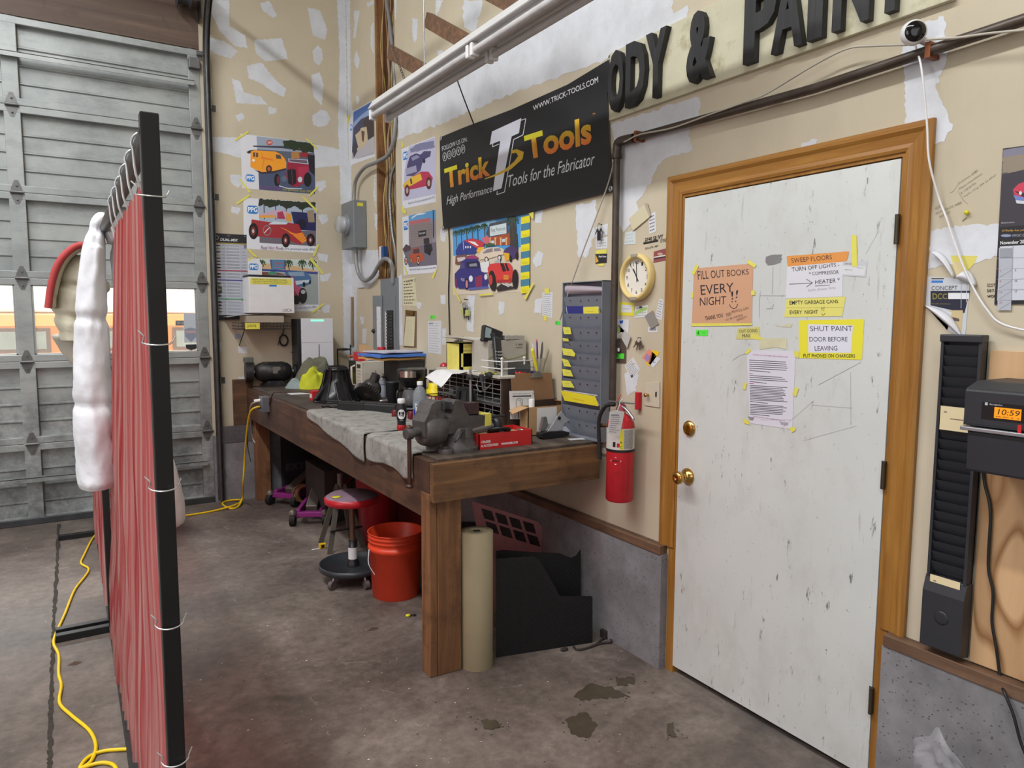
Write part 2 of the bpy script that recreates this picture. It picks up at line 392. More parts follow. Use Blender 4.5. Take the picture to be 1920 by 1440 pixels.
def m_door():
    m, nt, b = nodes('scuffed_white_door'); vec = coords(nt)
    o = ramp(nt, noi(nt, vec, 1.5,4), [(.3, lin('c6cac8')),(.7, lin('d2d5d3'))])
    def add(sc, f, lo, hi, amt, col, det=8, mul=None):
        nonlocal o
        k = ramp(nt, noi(nt, coords(nt, sc), f, det, .72), [(lo, G(0)),(hi, G(amt))]); o = mixc(nt, k, o, lin(col))
    add((1,1,.28),26,.615,.67,.85, '5c5750'); add((1,1,.10),40,.62,.70,.45, '8a857e'); add((1,1,.8),60,.645,.69,.85, '413c38'); add((1,1,.6),3.5,.50,.75,.45, 'a8a298')
    nt.links.new(o, b.inputs['Base Color']); b.inputs['Roughness'].default_value = .42; return m
def m_galv():
    m, nt, b = nodes('weathered_galvanised'); vec = coords(nt)
    o = ramp(nt, noi(nt, vec, 2.2,8,.65), [(.3, lin('8c9192')),(.7, lin('b0b3b1'))])
    g = ramp(nt, noi(nt, coords(nt, (.35,1,1)),7,8,.75), [(.50, G(0)),(.72, G(.6))]); o = mixc(nt, g, o, lin('6c6f70'))
    # grime splashed up from the floor
    sep = ns(nt, 'ShaderNodeSeparateXYZ'); nt.links.new(vec, sep.inputs[0]); h = ramp(nt, sep.outputs[2], [(.0, G(1)),(.9, G(.75)),(1.3, G(0))])
    g2 = ramp(nt, noi(nt, vec, 6,9,.8), [(.42, G(0)),(.62, G(.75))]); gg = mixc(nt, 1, h, g2, 'MULTIPLY'); o = mixc(nt, gg, o, lin('55575a'))
    nt.links.new(o, b.inputs['Base Color']); b.inputs['Roughness'].default_value = .5; b.inputs['Metallic'].default_value = .35; return m
FLOOR = m_floor(); STEM = m_stem(); DRY = m_drywall(); MUD = m_mud(); DOORW = m_door(); GALV = m_galv()
PINE = wood('sill_pine', '7f614b', '4f3a2c', 'y', 1.2, dirt='3d2a1e', dirt_amt=.5)
OAKZ = wood('honey_casing_upright', 'a97a38', '83541f', 'z', 1.4,.38); OAKY = wood('honey_casing_level', 'a97a38', '83541f', 'y', 1.4,.38)
BENCHX = wood('bench_timber_x', '8a6540', '4e3724', 'x', .8,.6, dirt='35261b', dirt_amt=.45)
BENCHY = wood('bench_timber_y', '6b4c37', '3c2b22', 'y', .8,.6, dirt='2b211c', dirt_amt=.5)
BENCHZ = wood('bench_timber_z', '8f6642', '573a26', 'z', .8,.6, dirt='3a281c', dirt_amt=.45)
TOPW = wood('bench_top_ply', '6a5d52', '3d342d', 'y', .7,.65, dirt='292422', dirt_amt=.7)
HEADW = wood('header_timber', '6b5648', '4a3b33', 'x', .5,.6, dirt='33291f', dirt_amt=.3)
STUD = wood('stud_timber', 'a87a4c', '6e4a2b', 'z', 1.0,.65, dirt='4a3220', dirt_amt=.4)
PLY = wood('fir_plywood', 'cfa97f', '84592f', 'z', .8,.6, ring=True)
BLACKM = mat('black_steel', (24,24,26),.4,.1,.2, spec=.5); BLACKP = mat('black_plastic', (26,27,30),.42,0,.15)
IRON = mat('cast_iron', (92,90,90),.55,.45,.3,12, bmp=.2, bs=90, dirt='3a3838', dirt_amt=.35)
STEEL = mat('bright_steel', (170,172,176),.3,.9,.1); DKSTEEL = mat('dark_steel', (78,79,82),.45,.7,.2); BRASS = mat('brass', (201,160,88),.22,1,.1)
GREYP = mat('grey_enamel', (122,127,131),.45,.1,.06); CREAM = mat('cream_enamel', (206,200,186),.5,0,.05, dirt='a09680', dirt_amt=.2)
YELLOWC = mat('yellow_cord', (232,196,20),.45,0,.08); WHITEP = mat('white_plastic', (222,221,222),.4,0,.04); CARD = mat('cardboard', (184,148,108),.8,0,.08)
CORDG = mat('pale_cord', (178,172,160),.5,0,.1); PIPEM = mat('black_iron_pipe', (82,74,68),.42,.55,.25,10, dirt='4c3a2e', dirt_amt=.4)
REDP = mat('red_enamel', (186,32,44),.35,0,.08, dirt='6d2026', dirt_amt=.15); RUBBER = mat('black_rubber', (22,22,23),.75,0,.2, bmp=.1)
BZ = .965
# ------------------------------------------------------------------ floor
m = M(); m.bb(-9,-12,-.12,.15,.0,0); m.bb(-9,0,-.12,-1.2,.6,-.004); struct(m, 'floor', FLOOR)
A = Art({'z': 0}, lift=.0012); A.poly([(108,984),(114,984),(103,1200),(98,1440),(88,1440),(92,1300),(99,1150)], None, jag=2); build(A.m, 'trim_1', mat('joint_grit', (54,48,42),.95,0,.4,60, bmp=.5), kind='structure', keep=True)
# oily and wet marks near the door
A = Art({'z': 0}, (340,1100,2.087), lift=.0008)
for q in ([(1530,430),(1600,380),(1690,395),(1760,430),(1640,440),(1560,445)], [(1500,520),(1580,490),(1625,540),(1600,590),(1530,580)], [(1700,355),(1770,355),(1775,380),(1710,385)], [(1170,520),(1230,520),(1255,550),(1190,560)], [(1900,540),(1920,535),(1940,590),(1905,580)]):
    A.poly(q, None, jag=5)
    for j in range(9): x, y = random.choice(q); A.ell(x+random.uniform(-40,40), y+random.uniform(-22,22), random.uniform(2,6), random.uniform(1,3), None, 7)
build(A.m, 'trim_2', mat('oil_spots', (74,66,54),.25,0,.2), kind='structure', keep=True)
# ------------------------------------------------------------------ walls
SILLZ = .565
yl, yr = -4.13,-5.044
bay0 = at(742,300, x=0).y; bay1 = at(706,300, x=0).y; bayz = at(728,522, x=0).z
m = M(); T = .14; TOPZ = 5.6
m.bb(0, yl+.02,0, T, bay0, TOPZ); m.bb(0, bay0,0, T, bay1, bayz); m.bb(0, bay1,0, T, .14, TOPZ); m.bb(0, yr-.02,2.11, T, yl+.02, TOPZ); m.bb(0,-12,0, T, yr-.02, TOPZ); m.bb(.125, bay0, bayz, T, bay1, TOPZ)
A = Art({'x': 0}, (380,0,3), lift=.0004, m=m, step=.00002)
W = lambda q, jag=3: A.poly(q, None, 1, jag)
for q in ([(806,0),(829,0),(833,560),(848,640),(836,900),(838,1500),(858,2000),(835,2000),(812,600)], [(850,60),(885,60),(870,130),(860,215),(848,215),(855,120)], [(865,280),(885,340),(870,395),(850,340)], [(920,20),(960,0),(964,20),(930,40)], [(945,150),(962,120),(962,300),(945,260)], [(1080,0),(1092,0),(1088,100),(1080,120)], [(1180,100),(1210,110),(1205,220),(1190,240),(1178,180)], [(1320,285),(1350,285),(1345,320),(1325,318)], [(1310,0),(1350,0),(1330,60),(1310,90)], [(865,530),(885,560),(875,590),(862,570)], [(970,960),(975,1170),(960,1100)], [(1335,1290),(1370,1285),(1360,1360),(1338,1350)]): W(q, 2.5)
A.cr = (0,0,1)
for q in ([(745,215),(790,185),(835,152),(870,135),(900,110),(940,75),(1000,55),(1060,20),(1130,-30),(1260,-90),(1260,60),(1120,118),(1000,160),(900,200),(820,235),(745,262)], [(905,60),(925,55),(920,120),(903,120)], [(868,0),(905,0),(890,60),(870,50)], [(1078,385),(1118,375),(1115,440),(1100,485),(1082,480)], [(1690,55),(1770,30),(1778,100),(1755,165),(1786,235),(1770,268),(1700,268)], [(1744,432),(1800,424),(1870,420),(1960,405),(1960,470),(1870,480),(1835,492),(1742,502)], [(1148,232),(1310,180),(1312,215),(1290,245),(1300,280),(1240,300),(1215,350),(1180,400),(1158,400),(1150,300)], [(1360,0),(1400,-20),(1390,10),(1362,30)], [(1170,700),(1196,698),(1192,735),(1174,740)], [(1250,30),(1290,10),(1288,50),(1255,60)], [(1500,268),(1535,260),(1530,275),(1502,280)], [(1410,300),(1440,292),(1440,298),(1412,306)]): W(q, 3)
A.cr = (640,380,4.5)
for q in ([(835,250),(890,245),(875,330),(840,320)], [(835,780),(880,780),(880,860),(840,850)], [(1060,785),(1125,785),(1115,1090),(1060,1080)], [(1325,835),(1380,840),(1370,940),(1330,950)], [(850,1060),(885,1060),(880,1200),(850,1200)], [(70,400),(310,400),(320,620),(230,720),(130,720),(130,1240),(95,1260),(85,800)], [(476,630),(510,600),(520,1200),(478,1210)], [(280,90),(306,100),(300,230),(285,200)], [(160,960),(195,970),(190,1030),(165,1020)], [(630,830),(680,850),(660,900),(640,890)]): W(q, 4)
A.cr = (840,380,6)
for q in ([(960,90),(1070,80),(1050,230),(980,230)], [(1010,540),(1075,570),(1050,700),(990,730),(950,650)], [(990,1080),(1060,1075),(1050,1240),(970,1240),(975,1120)]): W(q, 5)
struct(m, 'wall_right', [DRY, MUD])
m = M(); dx = -1.215
m.bb(dx, 0, SILLZ, .14,.14, TOPZ); m.bb(-9,0,4.18, dx, .14, TOPZ)
A = Art({'y': 0}, (380,0,3), lift=.0004, m=m, step=.00002)
A.sg = -1
for q in ([(290,225),(445,215),(480,330),(350,345),(300,300)], [(590,40),(660,60),(700,160),(690,225),(620,200)], [(648,254),(672,280),(675,340),(655,370),(628,350),(618,290)], [(610,420),(660,405),(680,470),(672,595),(620,540)], [(250,370),(330,350),(400,440),(470,500),(455,545),(400,520),(330,470),(260,440)], [(165,440),(210,460),(235,520),(330,545),(365,590),(190,580)], [(180,650),(225,635),(235,665),(200,685)], [(370,600),(415,610),(410,640),(370,645)], [(665,617),(700,628),(718,665),(700,705),(650,715),(620,700),(615,650)], [(25,205),(130,235),(200,290),(160,330),(60,300),(30,260)], [(40,60),(60,0),(150,0),(150,150),(240,200),(250,270),(180,260),(100,180)], [(320,20),(375,5),(420,90),(395,100),(340,60)], [(40,770),(220,775),(640,815),(775,840),(775,930),(640,945),(210,890),(150,870),(60,850)], [(155,985),(210,980),(235,1020),(200,1055),(160,1030)], [(160,1160),(215,1170),(200,1205),(160,1195)], [(640,1020),(690,1015),(695,1050),(660,1080),(635,1060)], [(645,1210),(700,1205),(705,1245),(670,1265)], [(15,480),(55,500),(50,560),(15,570)], [(755,0),(804,0),(811,600),(833,1400),(838,2000),(795,2000),(785,1400),(762,700),(770,300)], [(40,1120),(75,1125),(60,1200),(42,1190)]): A.poly(q, None, 1,3)
A.cr = (380,420,4.5)
for q in ([(970,245),(1060,260),(1050,325),(980,300)], [(985,430),(1085,415),(1060,480),(1000,490)], [(1000,680),(1075,680),(1070,750),(1010,745)], [(295,1035),(380,1035),(375,1095),(300,1085)], [(110,990),(160,1000),(150,1090),(110,1060)], [(305,1290),(380,1290),(385,1312),(305,1312)]): A.poly(q, None, 1,4)
struct(m, 'wall_back', [DRY, MUD])
SHELL = mat('painted_drywall', (196,188,174),.85,0,.05)
m = M(); m.bb(-9.14,-12,0,-9,.14, TOPZ); struct(m, 'wall_left', SHELL)
m = M(); m.bb(-9,-12.14,0,.14,-12, TOPZ); struct(m, 'wall_front', SHELL)
m = M(); m.bb(-9.14,-12.14, TOPZ, .14,.14, TOPZ+.14); struct(m, 'ceiling', SHELL)
# concrete stem walls and the timber sill above them
m = M(); m.bb(-.04, yl+.05,0,.14,0, SILLZ-.04); struct(m, 'baseboard_right', STEM)
m = M(); m.bb(-.04,-12,0,.14, yr-.04, SILLZ-.04); struct(m, 'baseboard_right_near', STEM)
m = M(); m.bb(dx, -.04,0,.0,.14, SILLZ); struct(m, 'baseboard_back', STEM)
m = M(); m.bb(-.045, yl+.055, SILLZ-.04,-.0005,-.04, SILLZ); build(m, 'trim_3', PINE, kind='structure', keep=True, bevel=.003)
m = M(); m.bb(-.045,-12, SILLZ-.04,-.0005, yr-.045, SILLZ); build(m, 'trim_4', PINE, kind='structure', keep=True, bevel=.003)
# ------------------------------------------------------------------ stud bay: studs, cables, conduit
m = M(); m.bb(.0, bay1-.04, bayz, .12, bay1, TOPZ); m.bb(.0, bay0, bayz, .12, bay0+.012, TOPZ); m.bb(.11, bay0, bayz, .125, bay1, TOPZ)
struct(m, 'trim_5', STUD)
cabm = [mat('cable_brown', (150,118,86),.6,0,.15), mat('cable_grey', (150,146,138),.55,0,.1), mat('cable_yellow', (176,156,80),.5,0,.1)]
bw = bay1-bay0-.06
for i in range(11):
    r = random.Random(i+3); u = (i+.5)/11; y0 = bay0+.02+bw*u; pts = []
    for k in range(15):
        z = bayz+.01+(4.9-bayz)*k/14; pts.append((.05+r.uniform(-.02,.02), y0+r.uniform(-.006,.006)*(1+2*(k % 3 == 1)), z))
    o = M().tube(spline(pts, 4),.0055,6)
    one(o, 'electrical_cable', cabm[(0,0,1,0,2,0,0,1,0,0,2)[i]], 'thin electrical cable running down the open stud bay beside the tall mountain poster', 'cable', group='cables in the open stud bay')
# ------------------------------------------------------------------ door_2: white slab, casing, hardware
D2 = struct(M().bb(-.008, yr+.003,.035,.034, yl-.003,2.062), 'door_2', DOORW)
m = M(); P = at(1293,803, x=-.008)
m.lathe([(.033,0),(.033,.006),(.024,.014),(.017,.016)], P, (-1,0,0)); m.box(P+V((-.024,0,0)),(.016,.006,.03)); build(m, 'deadbolt', BRASS, D2, bevel=.001)
m = M(); P = at(1290,893, x=-.008); m.lathe([(.035,0),(.035,.005),(.018,.014),(.011,.022),(.011,.038),(.02,.042),(.027,.052),(.027,.064),(.018,.072),(.006,.073),(.005,.069),(0,.069)], P, (-1,0,0)); build(m, 'door_knob', BRASS, D2)
for py in (430,895,1335):
    z = at(1680, py, x=-.01).z; m = M(); m.cyl((-.016, yr+.0, z-.045),(-.016, yr, z+.045),.007, n=10); m.bb(-.0095, yr-.004, z-.045,-.005, yr+.012, z+.045); build(m, 'hinge', mat('old_bronze', (74,66,54),.45,.6,.2), D2)
cw = .082; jx = -.012
m = M(); m.bb(-.006, yl, 0,.14, yl+.042,2.075); m.bb(-.006, yr-.036,0,.14, yr, 2.075); m.bb(-.005, yr-.018,2.068,.14, yl+.018,2.086); struct(m, 'trim_6', OAKZ)
m = M(); m.bb(.036, yr, 0,.14, yl, .03); struct(m, 'trim_7', mat('threshold_rubber', (26,24,24),.6)); 
m = M(); m.bb(.036, yl-.012,0.03,.05, yl, 2.07); m.bb(.036, yr, .03,.05, yr+.012,2.07); m.bb(.036, yr, 2.05,.05, yl, 2.068); struct(m, 'trim_8', mat('weatherstrip', (60,48,42),.8))
def casing(p0, p1, inner, mname, mt):
    """moulded board: stepped profile, mitred by overlapping corner pieces"""
    prof = [(0,0),(0,.010),(.010,.013),(.022,.011),(.050,.014),(.062,.021),(.072,.021),(cw, .016),(cw, 0)]
    m = M(); p0, p1, inner = V(p0), V(p1), V(inner); vs = []; n = len(prof); out = -inner; d = (p1-p0).normalized()
    for p, s in ((p0,-1),(p1,1)):
        for a, h in prof: vs.append(p+out*a+V((-h, 0,0))+d*(a*s*mt[0 if s < 0 else 1]))
    m.add(vs, [(i, (i+1) % n, (i+1) % n+n, i+n) for i in range(n)]+[tuple(range(n)), tuple(range(2*n-1, n-1,-1))]); return m
c1 = casing((0, yl+.012, SILLZ),(0, yl+.012,2.08),(0,-1,0), '', (0,1)); build(c1, 'trim_9', OAKZ, kind='structure', keep=True)
c1 = casing((0, yr-.012, SILLZ),(0, yr-.012,2.08),(0,1,0), '', (0,1)); build(c1, 'trim_10', OAKZ, kind='structure', keep=True)
c1 = casing((0, yl+.012,2.08),(0, yr-.012,2.08),(0,0,-1), '', (1,1)); build(c1, 'trim_11', OAKY, kind='structure', keep=True)
# ------------------------------------------------------------------ door_1: the sectional roll-up door
D1 = bpy.data.objects.new('door_1', None); COL.objects.link(D1); ROOTM['door_1'] = Matrix.Identity(4); D1['kind'] = 'structure'
XR, XL = -1.215,-5.3
stiles = [-1.255,-2.468,-3.681,-4.894]; SW = .10
for k in range(6):
    z0, z1 = .61*k+.001,.61*(k+1)+.001
    if k != 2:
        prof = []; nr = 4; pz = (z1-z0-.11)/nr
        prof.append((.0, z0+.05))
        for i in range(nr):
            a = z0+.055+pz*i
            prof += [(.0, a+.01),(.0, a+pz-.028),(-.012, a+pz-.02),(-.012, a+pz-.012),(0, a+pz-.006)] if i < nr-1 else [(0, a+pz)]
        prof.append((0, z1-.05)); n = len(prof); m = M()
        m.add([(x, .055+y, z) for x in (XL, XR) for y, z in prof], [(i, i+1, i+1+n, i+n) for i in range(n-1)]); build(m, 'door_panel', GALV, D1, solid=.002)
    for a, nm in ((z0, 'rail'),(z1-.052, 'rail')):
        m = M(); m.bb(XL, .0, a, XR, .055, a+.05); build(m, nm, GALV, D1, bevel=.004)
    for sx in stiles:
        w = SW if sx < -1.3 else .085; m = M(); m.bb(sx-w/2 if sx < -1.3 else XR-.085,.001, z0, sx+w/2 if sx < -1.3 else XR, .052, z1); build(m, 'stile', GALV, D1, bevel=.003)
    if k == 2:
        for i, (a, b2) in enumerate(((stiles[1]+SW/2, XR-.085),(stiles[2]+SW/2, stiles[1]-SW/2),(stiles[3]+SW/2, stiles[2]-SW/2))):
            fr = M()
            for q in ((a, z0+.045, a+.012, z1-.045),(b2-.012, z0+.045, b2, z1-.045),(a, z0+.045, b2, z0+.057),(a, z1-.057, b2, z1-.045)): fr.bb(q[0], .01, q[1], q[2], .05, q[3])
            f_ = build(fr, 'window_frame', GALV, D1); build(M().bb(a+.012,.028, z0+.057, b2-.012,.032, z1-.057), 'window_pane', clear('dusty_glass', (250,250,248),.14,.08), f_)
HG = mat('zinc_hinge', (112,112,112),.45,.6,.2)
for k in range(1,6):
    for sx in stiles[:3]:
        z = .61*k; m = M(); m.prism([(-.011,-.085),(.011,-.085),(.034,-.03),(.034,.03),(.011,.085),(-.011,.085),(-.034,.03),(-.034,-.03)], -.006,(sx, -.001, z),(1,0,0),(0,0,1))
        m.cyl((sx-.042,-.012, z),(sx+.042,-.012, z),.011, n=10)
        for q in (-.05,.05): m.cyl((sx, -.006, z+q),(sx, -.013, z+q),.008, n=8)
        build(m, 'hinge', HG, D1)
for zz, dd in ((3.37,.05),(.33,.055)):
    m = M(); m.bb(XL, -dd, zz, XR-.05,-dd+.006, zz+.035); m.bb(XL, -dd, zz+.03, XR-.05,.0, zz+.036); build(m, 'strut', GALV, D1)
m = M(); m.bb(XL, -.012,.0, XR, .05,.05); build(m, 'bottom_seal', DKSTEEL, D1, bevel=.004)
m = M(); m.bb(-1.30,-.06,3.50,-1.22,.0,3.58); m.cyl((-1.24,-.04,3.62),(-1.18,-.04,3.62),.022, n=12); build(m, 'top_roller_bracket', HG, D1, bevel=.004)
# header timber above the roll-up door, track, cable drum
m = M(); m.bb(-9,.0,3.665, dx+.0,.14,4.18); struct(m, 'trim_12', HEADW)
m = M(); m.bb(-9,-.05,4.12,-1.42,0,4.16); struct(m, 'trim_13', SHELL)
m = M(); m.bb(-9,.0,0, XL, .14,3.665); struct(m, 'wall_back_left', SHELL)
tr = thing('door_track', 'curved steel track up the right edge of the roll-up door', 'track', (-1.175,-.06,0))
cur = [(-1.175,-.06,0.02),(-1.175,-.06,1),(-1.175,-.06,2),(-1.175,-.06,3.3),(-1.175,-.075,3.62),(-1.175,-.17,3.86),(-1.175,-.36,4.02),(-1.175,-.6,4.06),(-1.175,-2.6,4.10)]
pp = spline(cur, 6); TRM = mat('track_steel', (92,92,92),.42,.7,.2)
m = M(); prof = [(.024,.014),(.024,-.016),(-.02,-.022),(-.024,-.006)]
def sweep(m, pts, prof, side=V((1,0,0)), mi=0, closed=False):
    vs = []; n = len(prof)
    for i, p in enumerate(pts):
        p = V(p); t = (V(pts[min(i+1, len(pts)-1)])-V(pts[max(i-1,0)])).normalized(); u = side.cross(t).normalized()
        for a, b in prof: vs.append(p+side*a+u*b)
    m.add(vs, [(i*n+k, i*n+(k+1) % n, (i+1)*n+(k+1) % n, (i+1)*n+k) for i in range(len(pts)-1) for k in range(n if closed else n-1)], mi); return m
sweep(m, pp, prof); build(m, 'rail', TRM, tr, solid=.003)
m = M(); m.tube([p+V((.002,-.0,0)) for p in pp], .015,10); build(m, 'inner_bead', TRM, tr)
for z in (.25,1.0,1.75,2.5,3.2): m = M(); m.bb(-1.155,-.085, z, -1.148,0, z+.05); m.bb(-1.155,-.006, z, -1.105,-.001, z+.05); build(m, 'bracket', TRM, tr)
dr = thing('cable_drum', 'steel cable drum on the torsion shaft above the roll-up door', 'drum', (-1.33,-.12,4.0))
build(M().lathe([(.085,-.05),(.085,-.044),(.065,-.04),(.058,.02),(.066,.036),(.088,.04),(.088,.048)], (-1.33,-.12,4.0),(1,0,0)), 'drum', DKSTEEL, dr)
build(M().cyl((-5.2,-.12,4.0),(-1.2,-.12,4.0),.014), 'shaft', STEEL, dr)
build(M().bb(-1.215,-.17,3.86,-1.207,0,4.14), 'bearing_plate', DKSTEEL, dr)
# ------------------------------------------------------------------ printed sheets on the walls
def sheet(name, plane, crop, quad, col, label, cat='poster', group=None, lift=None):
    A = Art(plane, crop); A.slab(quad, col); A.info = (name, label, cat, group); return A
TAPE = mat('yellow_masking_tape', (222,214,96),.6,0,.06)
def finish(A, tapes=(), mt=None):
    n, l, c, g = A.info; o = one(A.m, n, mt or PRINT, l, c, group=g)
    for t in tapes:
        B = Art({A.ax: A.base}, A.cr, lift=A.lift+A.k*A.step+.0006); B.poly(t, None); build(B.m, 'tape', TAPE, o)
    return o
def ppg(A, x0, y0, x1, y1, dy=0):
    w, h = x1-x0, y1-y0
    A.poly([(x0+w*.15, y0),(x1-w*.15, y0+dy),(x1, y0+h*.2+dy),(x1, y1-h*.2+dy),(x1-w*.15, y1+dy),(x0+w*.15, y1),(x0, y1-h*.2),(x0, y0+h*.2)], '2a7cc9')
    A.text('PPG', [(x0+w*.08, y0+h*.2),(x1-w*.06, y0+h*.15+dy),(x1-w*.06, y1-h*.2+dy),(x0+w*.08, y1-h*.18)], 'f2f4f8', .03)
def palm(A, x, y0, y1, s, col='2f4a2c'):
    A.line([(x, y0),(x+s*.1, y1)], s*.16, '4a4338')
    for i in range(9):
        a = PI*2*i/9+.3; A.line([(x, y0),(x+math.cos(a)*s*.5, y0+math.sin(a)*s*.42-s*.1),(x+math.cos(a)*s*.8, y0+math.sin(a)*s*.6+s*.28)], s*.17, col)
def rod(A, x, y, w, h, body, flame=None, top=True, dirn=1, wheel='17161a', rim='b8402a'):
    """an open-wheeled painted car seen from the front quarter"""
    X = lambda u: x+(u if dirn > 0 else 1-u)*w; Y = lambda v: y+v*h
    pl = lambda q, c: A.poly([(X(u), Y(v)) for u, v in q], c)
    A.ell(X(.5), Y(.97), w*.52, h*.07, '25222a')
    pl([(.0,.48),(.05,.34),(.30,.30),(.34,.10),(.40,.04),(.58,.04),(.66,.14),(.70,.34),(.93,.44),(1,.58),(.98,.80),(.80,.86),(.15,.86),(.02,.74)] if top else [(.0,.40),(.05,.30),(.34,.34),(.42,.22),(.60,.24),(.66,.38),(.93,.48),(1,.62),(.96,.82),(.75,.86),(.15,.86),(.02,.70)], body)
    if top: pl([(.38,.12),(.56,.12),(.62,.32),(.36,.32)], '5d6a80'); pl([(.45,.12),(.475,.12),(.49,.32),(.46,.32)], body)
    else: pl([(.40,.24),(.60,.26),(.64,.37),(.42,.36)], 'b9c2d2'); pl([(.42,.27),(.585,.28),(.615,.35),(.44,.345)], '4a4a5a')
    if flame:
        for i in range(6): pl([(.97,.55+i*.045),(.60+.05*(i % 3),.45+i*.06),(.97,.575+i*.045)], flame)
    pl([(.05,.42),(.60,.48),(.6,.50),(.05,.45)], 'e4d8dc')
    for u, v, r in ((.17,.78,.14),(.60,.84,.13),(.93,.80,.11)):
        A.ell(X(u), Y(v), w*r*.62, h*r*1.5, wheel); A.ell(X(u), Y(v), w*r*.36, h*r*.85, rim); A.ell(X(u), Y(v), w*r*.16, h*r*.4, 'd6d6dc')
    for u in (.80,.95): A.ell(X(u), Y(.56), w*.03, h*.06, 'e8ecf4')
C2 = (380,0,3)
# poster: orange delivery van and red roadster
A = sheet('poster', {'y': 0}, C2, [(212,752),(626,802),(632,1093),(222,1058)], 'dcdde4', 'hot rod poster with an orange panel van, topmost of the stack by the roll-up door', group=None)
A.poly([(303,766),(626,803),(632,1092),(318,1066)], '9aa6ba'); A.poly([(303,840),(628,862),(631,960),(312,930)], '5d6272'); A.poly([(312,935),(631,960),(632,1092),(318,1066)], '4c5673')
A.poly([(285,818),(450,822),(622,850),(622,858),(450,834),(285,826)], '3c4250'); A.ell(376,802,18,15, 'c44b42'); A.text('A&W', (364,794,389,808), 'f0eeee')
A.poly([(452,795),(500,788),(560,800),(622,806),(626,862),(600,850),(575,870),(545,836),(515,852),(480,826),(462,838)], '2c3826', jag=3)
A.poly([(498,858),(540,850),(545,892),(500,892)], 'b5824c'); A.poly([(550,856),(600,862),(600,886),(550,884)], '9c3038'); A.poly([(590,870),(630,874),(631,990),(600,960)], '22222c')
A.poly([(246,856),(262,846),(300,842),(290,850),(270,862),(258,864)], '2c2c34')
A.poly([(270,852),(290,845),(408,852),(440,868),(462,892),(470,912),(470,945),(400,962),(335,968),(290,950),(268,938)], 'f3a02b'); A.poly([(285,952),(330,968),(400,962),(470,945),(468,955),(400,974),(330,978)], '3a3240')
A.rect(284,857,296,882, '61463c'); A.rect(300,859,312,884, '61463c'); A.poly([(412,868),(438,872),(444,894),(414,892)], '5d4a48'); A.line([(330,860),(345,900),(335,950)], 3, 'd07c1c'); A.poly([(325,880),(395,895),(400,905),(330,893)], 'e8822a'); A.ell(373,950,17,21, '3a2a2a'); A.ell(373,950,9,12, 'c05c34'); A.ell(286,902,8,7, 'f4f0e8')
A.poly([(475,940),(480,900),(520,890),(590,905),(598,935),(590,1005),(545,1048),(500,1050),(470,1000)], '9c2440'); A.poly([(480,892),(592,898),(596,925),(484,912)], 'b4c0d0'); A.poly([(486,896),(586,902),(590,920),(488,908)], '6e5a6a')
A.poly([(476,958),(500,948),(524,956),(528,1030),(505,1044),(482,1032)], '1d1a22'); A.line([(500,950),(506,1042)], 3, '80404c'); A.poly([(535,940),(596,935),(592,1000),(545,1010)], 'b43252'); A.ell(418,1012,16,36, '18171b'); A.ell(424,1012,8,22, '6a3038'); A.ell(590,1010,22,40, '18171b'); A.ell(458,1006,15,17, '5f6d80'); A.ell(548,1010,13,16, 'c9d4e2'); A.line([(430,1045),(480,1060),(560,1062)], 5, 'ccd2dc')
ppg(A, 243,980,293,1019,4); A.text('Real Hot Rods', [(322,1042),(438,1052),(438,1070),(322,1060)], '8c4a90', shear=.2); A.text('are painted with PPG', [(450,1056),(618,1072),(618,1090),(450,1074)], 'b8b44a', shear=.2)
finish(A, [[(178,785),(255,735),(260,744),(184,795)], [(575,778),(585,776),(648,835),(638,838)], [(205,1010),(212,1006),(272,1080),(264,1086)], [(595,1098),(648,1045),(652,1055),(603,1106)]])
# poster: flamed red roadster
A = sheet('poster', {'y': 0}, C2, [(228,1112),(640,1140),(641,1424),(232,1398)], 'dedfe6', 'poster of a flamed red roadster, middle of the stack by the roll-up door')
A.poly([(315,1118),(638,1141),(638,1385),(320,1365)], 'a9b8ca'); A.poly([(315,1118),(638,1141),(636,1185),(600,1165),(560,1180),(520,1160),(470,1178),(430,1150),(380,1172),(345,1150),(316,1160)], '2b3428', jag=4)
for x in (345,410,470,560): A.line([(x, 1150),(x+2,1235)], 5, '2e2a24')
A.poly([(318,1205),(420,1180),(480,1190),(500,1225),(318,1225)], 'c9a8b8'); A.poly([(420,1195),(450,1188),(465,1232),(420,1230)], 'a83a58'); A.poly([(470,1200),(500,1205),(500,1250),(470,1240)], 'e09a3a'); A.poly([(497,1190),(638,1200),(638,1300),(520,1290)], '26285a'); A.poly([(585,1185),(625,1180),(630,1250),(595,1250)], '9c8a72'); A.poly([(316,1212),(400,1210),(418,1222),(318,1226)], 'e8a43a')
A.poly([(320,1290),(638,1300),(638,1385),(320,1365)], '6d6572'); A.ell(555,1262,30,30, '191a30')
A.poly([(276,1234),(380,1250),(480,1252),(540,1262),(556,1300),(590,1350),(550,1376),(440,1340),(300,1330),(268,1300)], 'a32f38')
for i in range(10): A.poly([(590-i*3,1352-i*5),(430+i*8,1275+i*5),(470+i*8,1290+i*5),(560,1368-i*3)], ('ee8a2c', 'f0a540', 'd9601f')[i % 3])
A.poly([(370,1262),(400,1244),(480,1252),(470,1262),(400,1262)], 'cfd8e0'); A.ell(362,1296,24,30, '8a7880'); A.ell(362,1296,19,24, 'a32f38'); A.line([(345,1312),(365,1290),(378,1280)], 5, 'd8d0d4')
for x, y, a, b in ((286,1300,27,46),(468,1352,24,40),(608,1350,24,36)): A.ell(x, y, a, b, '1c1718'); A.ell(x-2, y, a*.5, b*.55, '7c3030'); A.ell(x-2, y, a*.22, b*.25, 'c8c4c8')
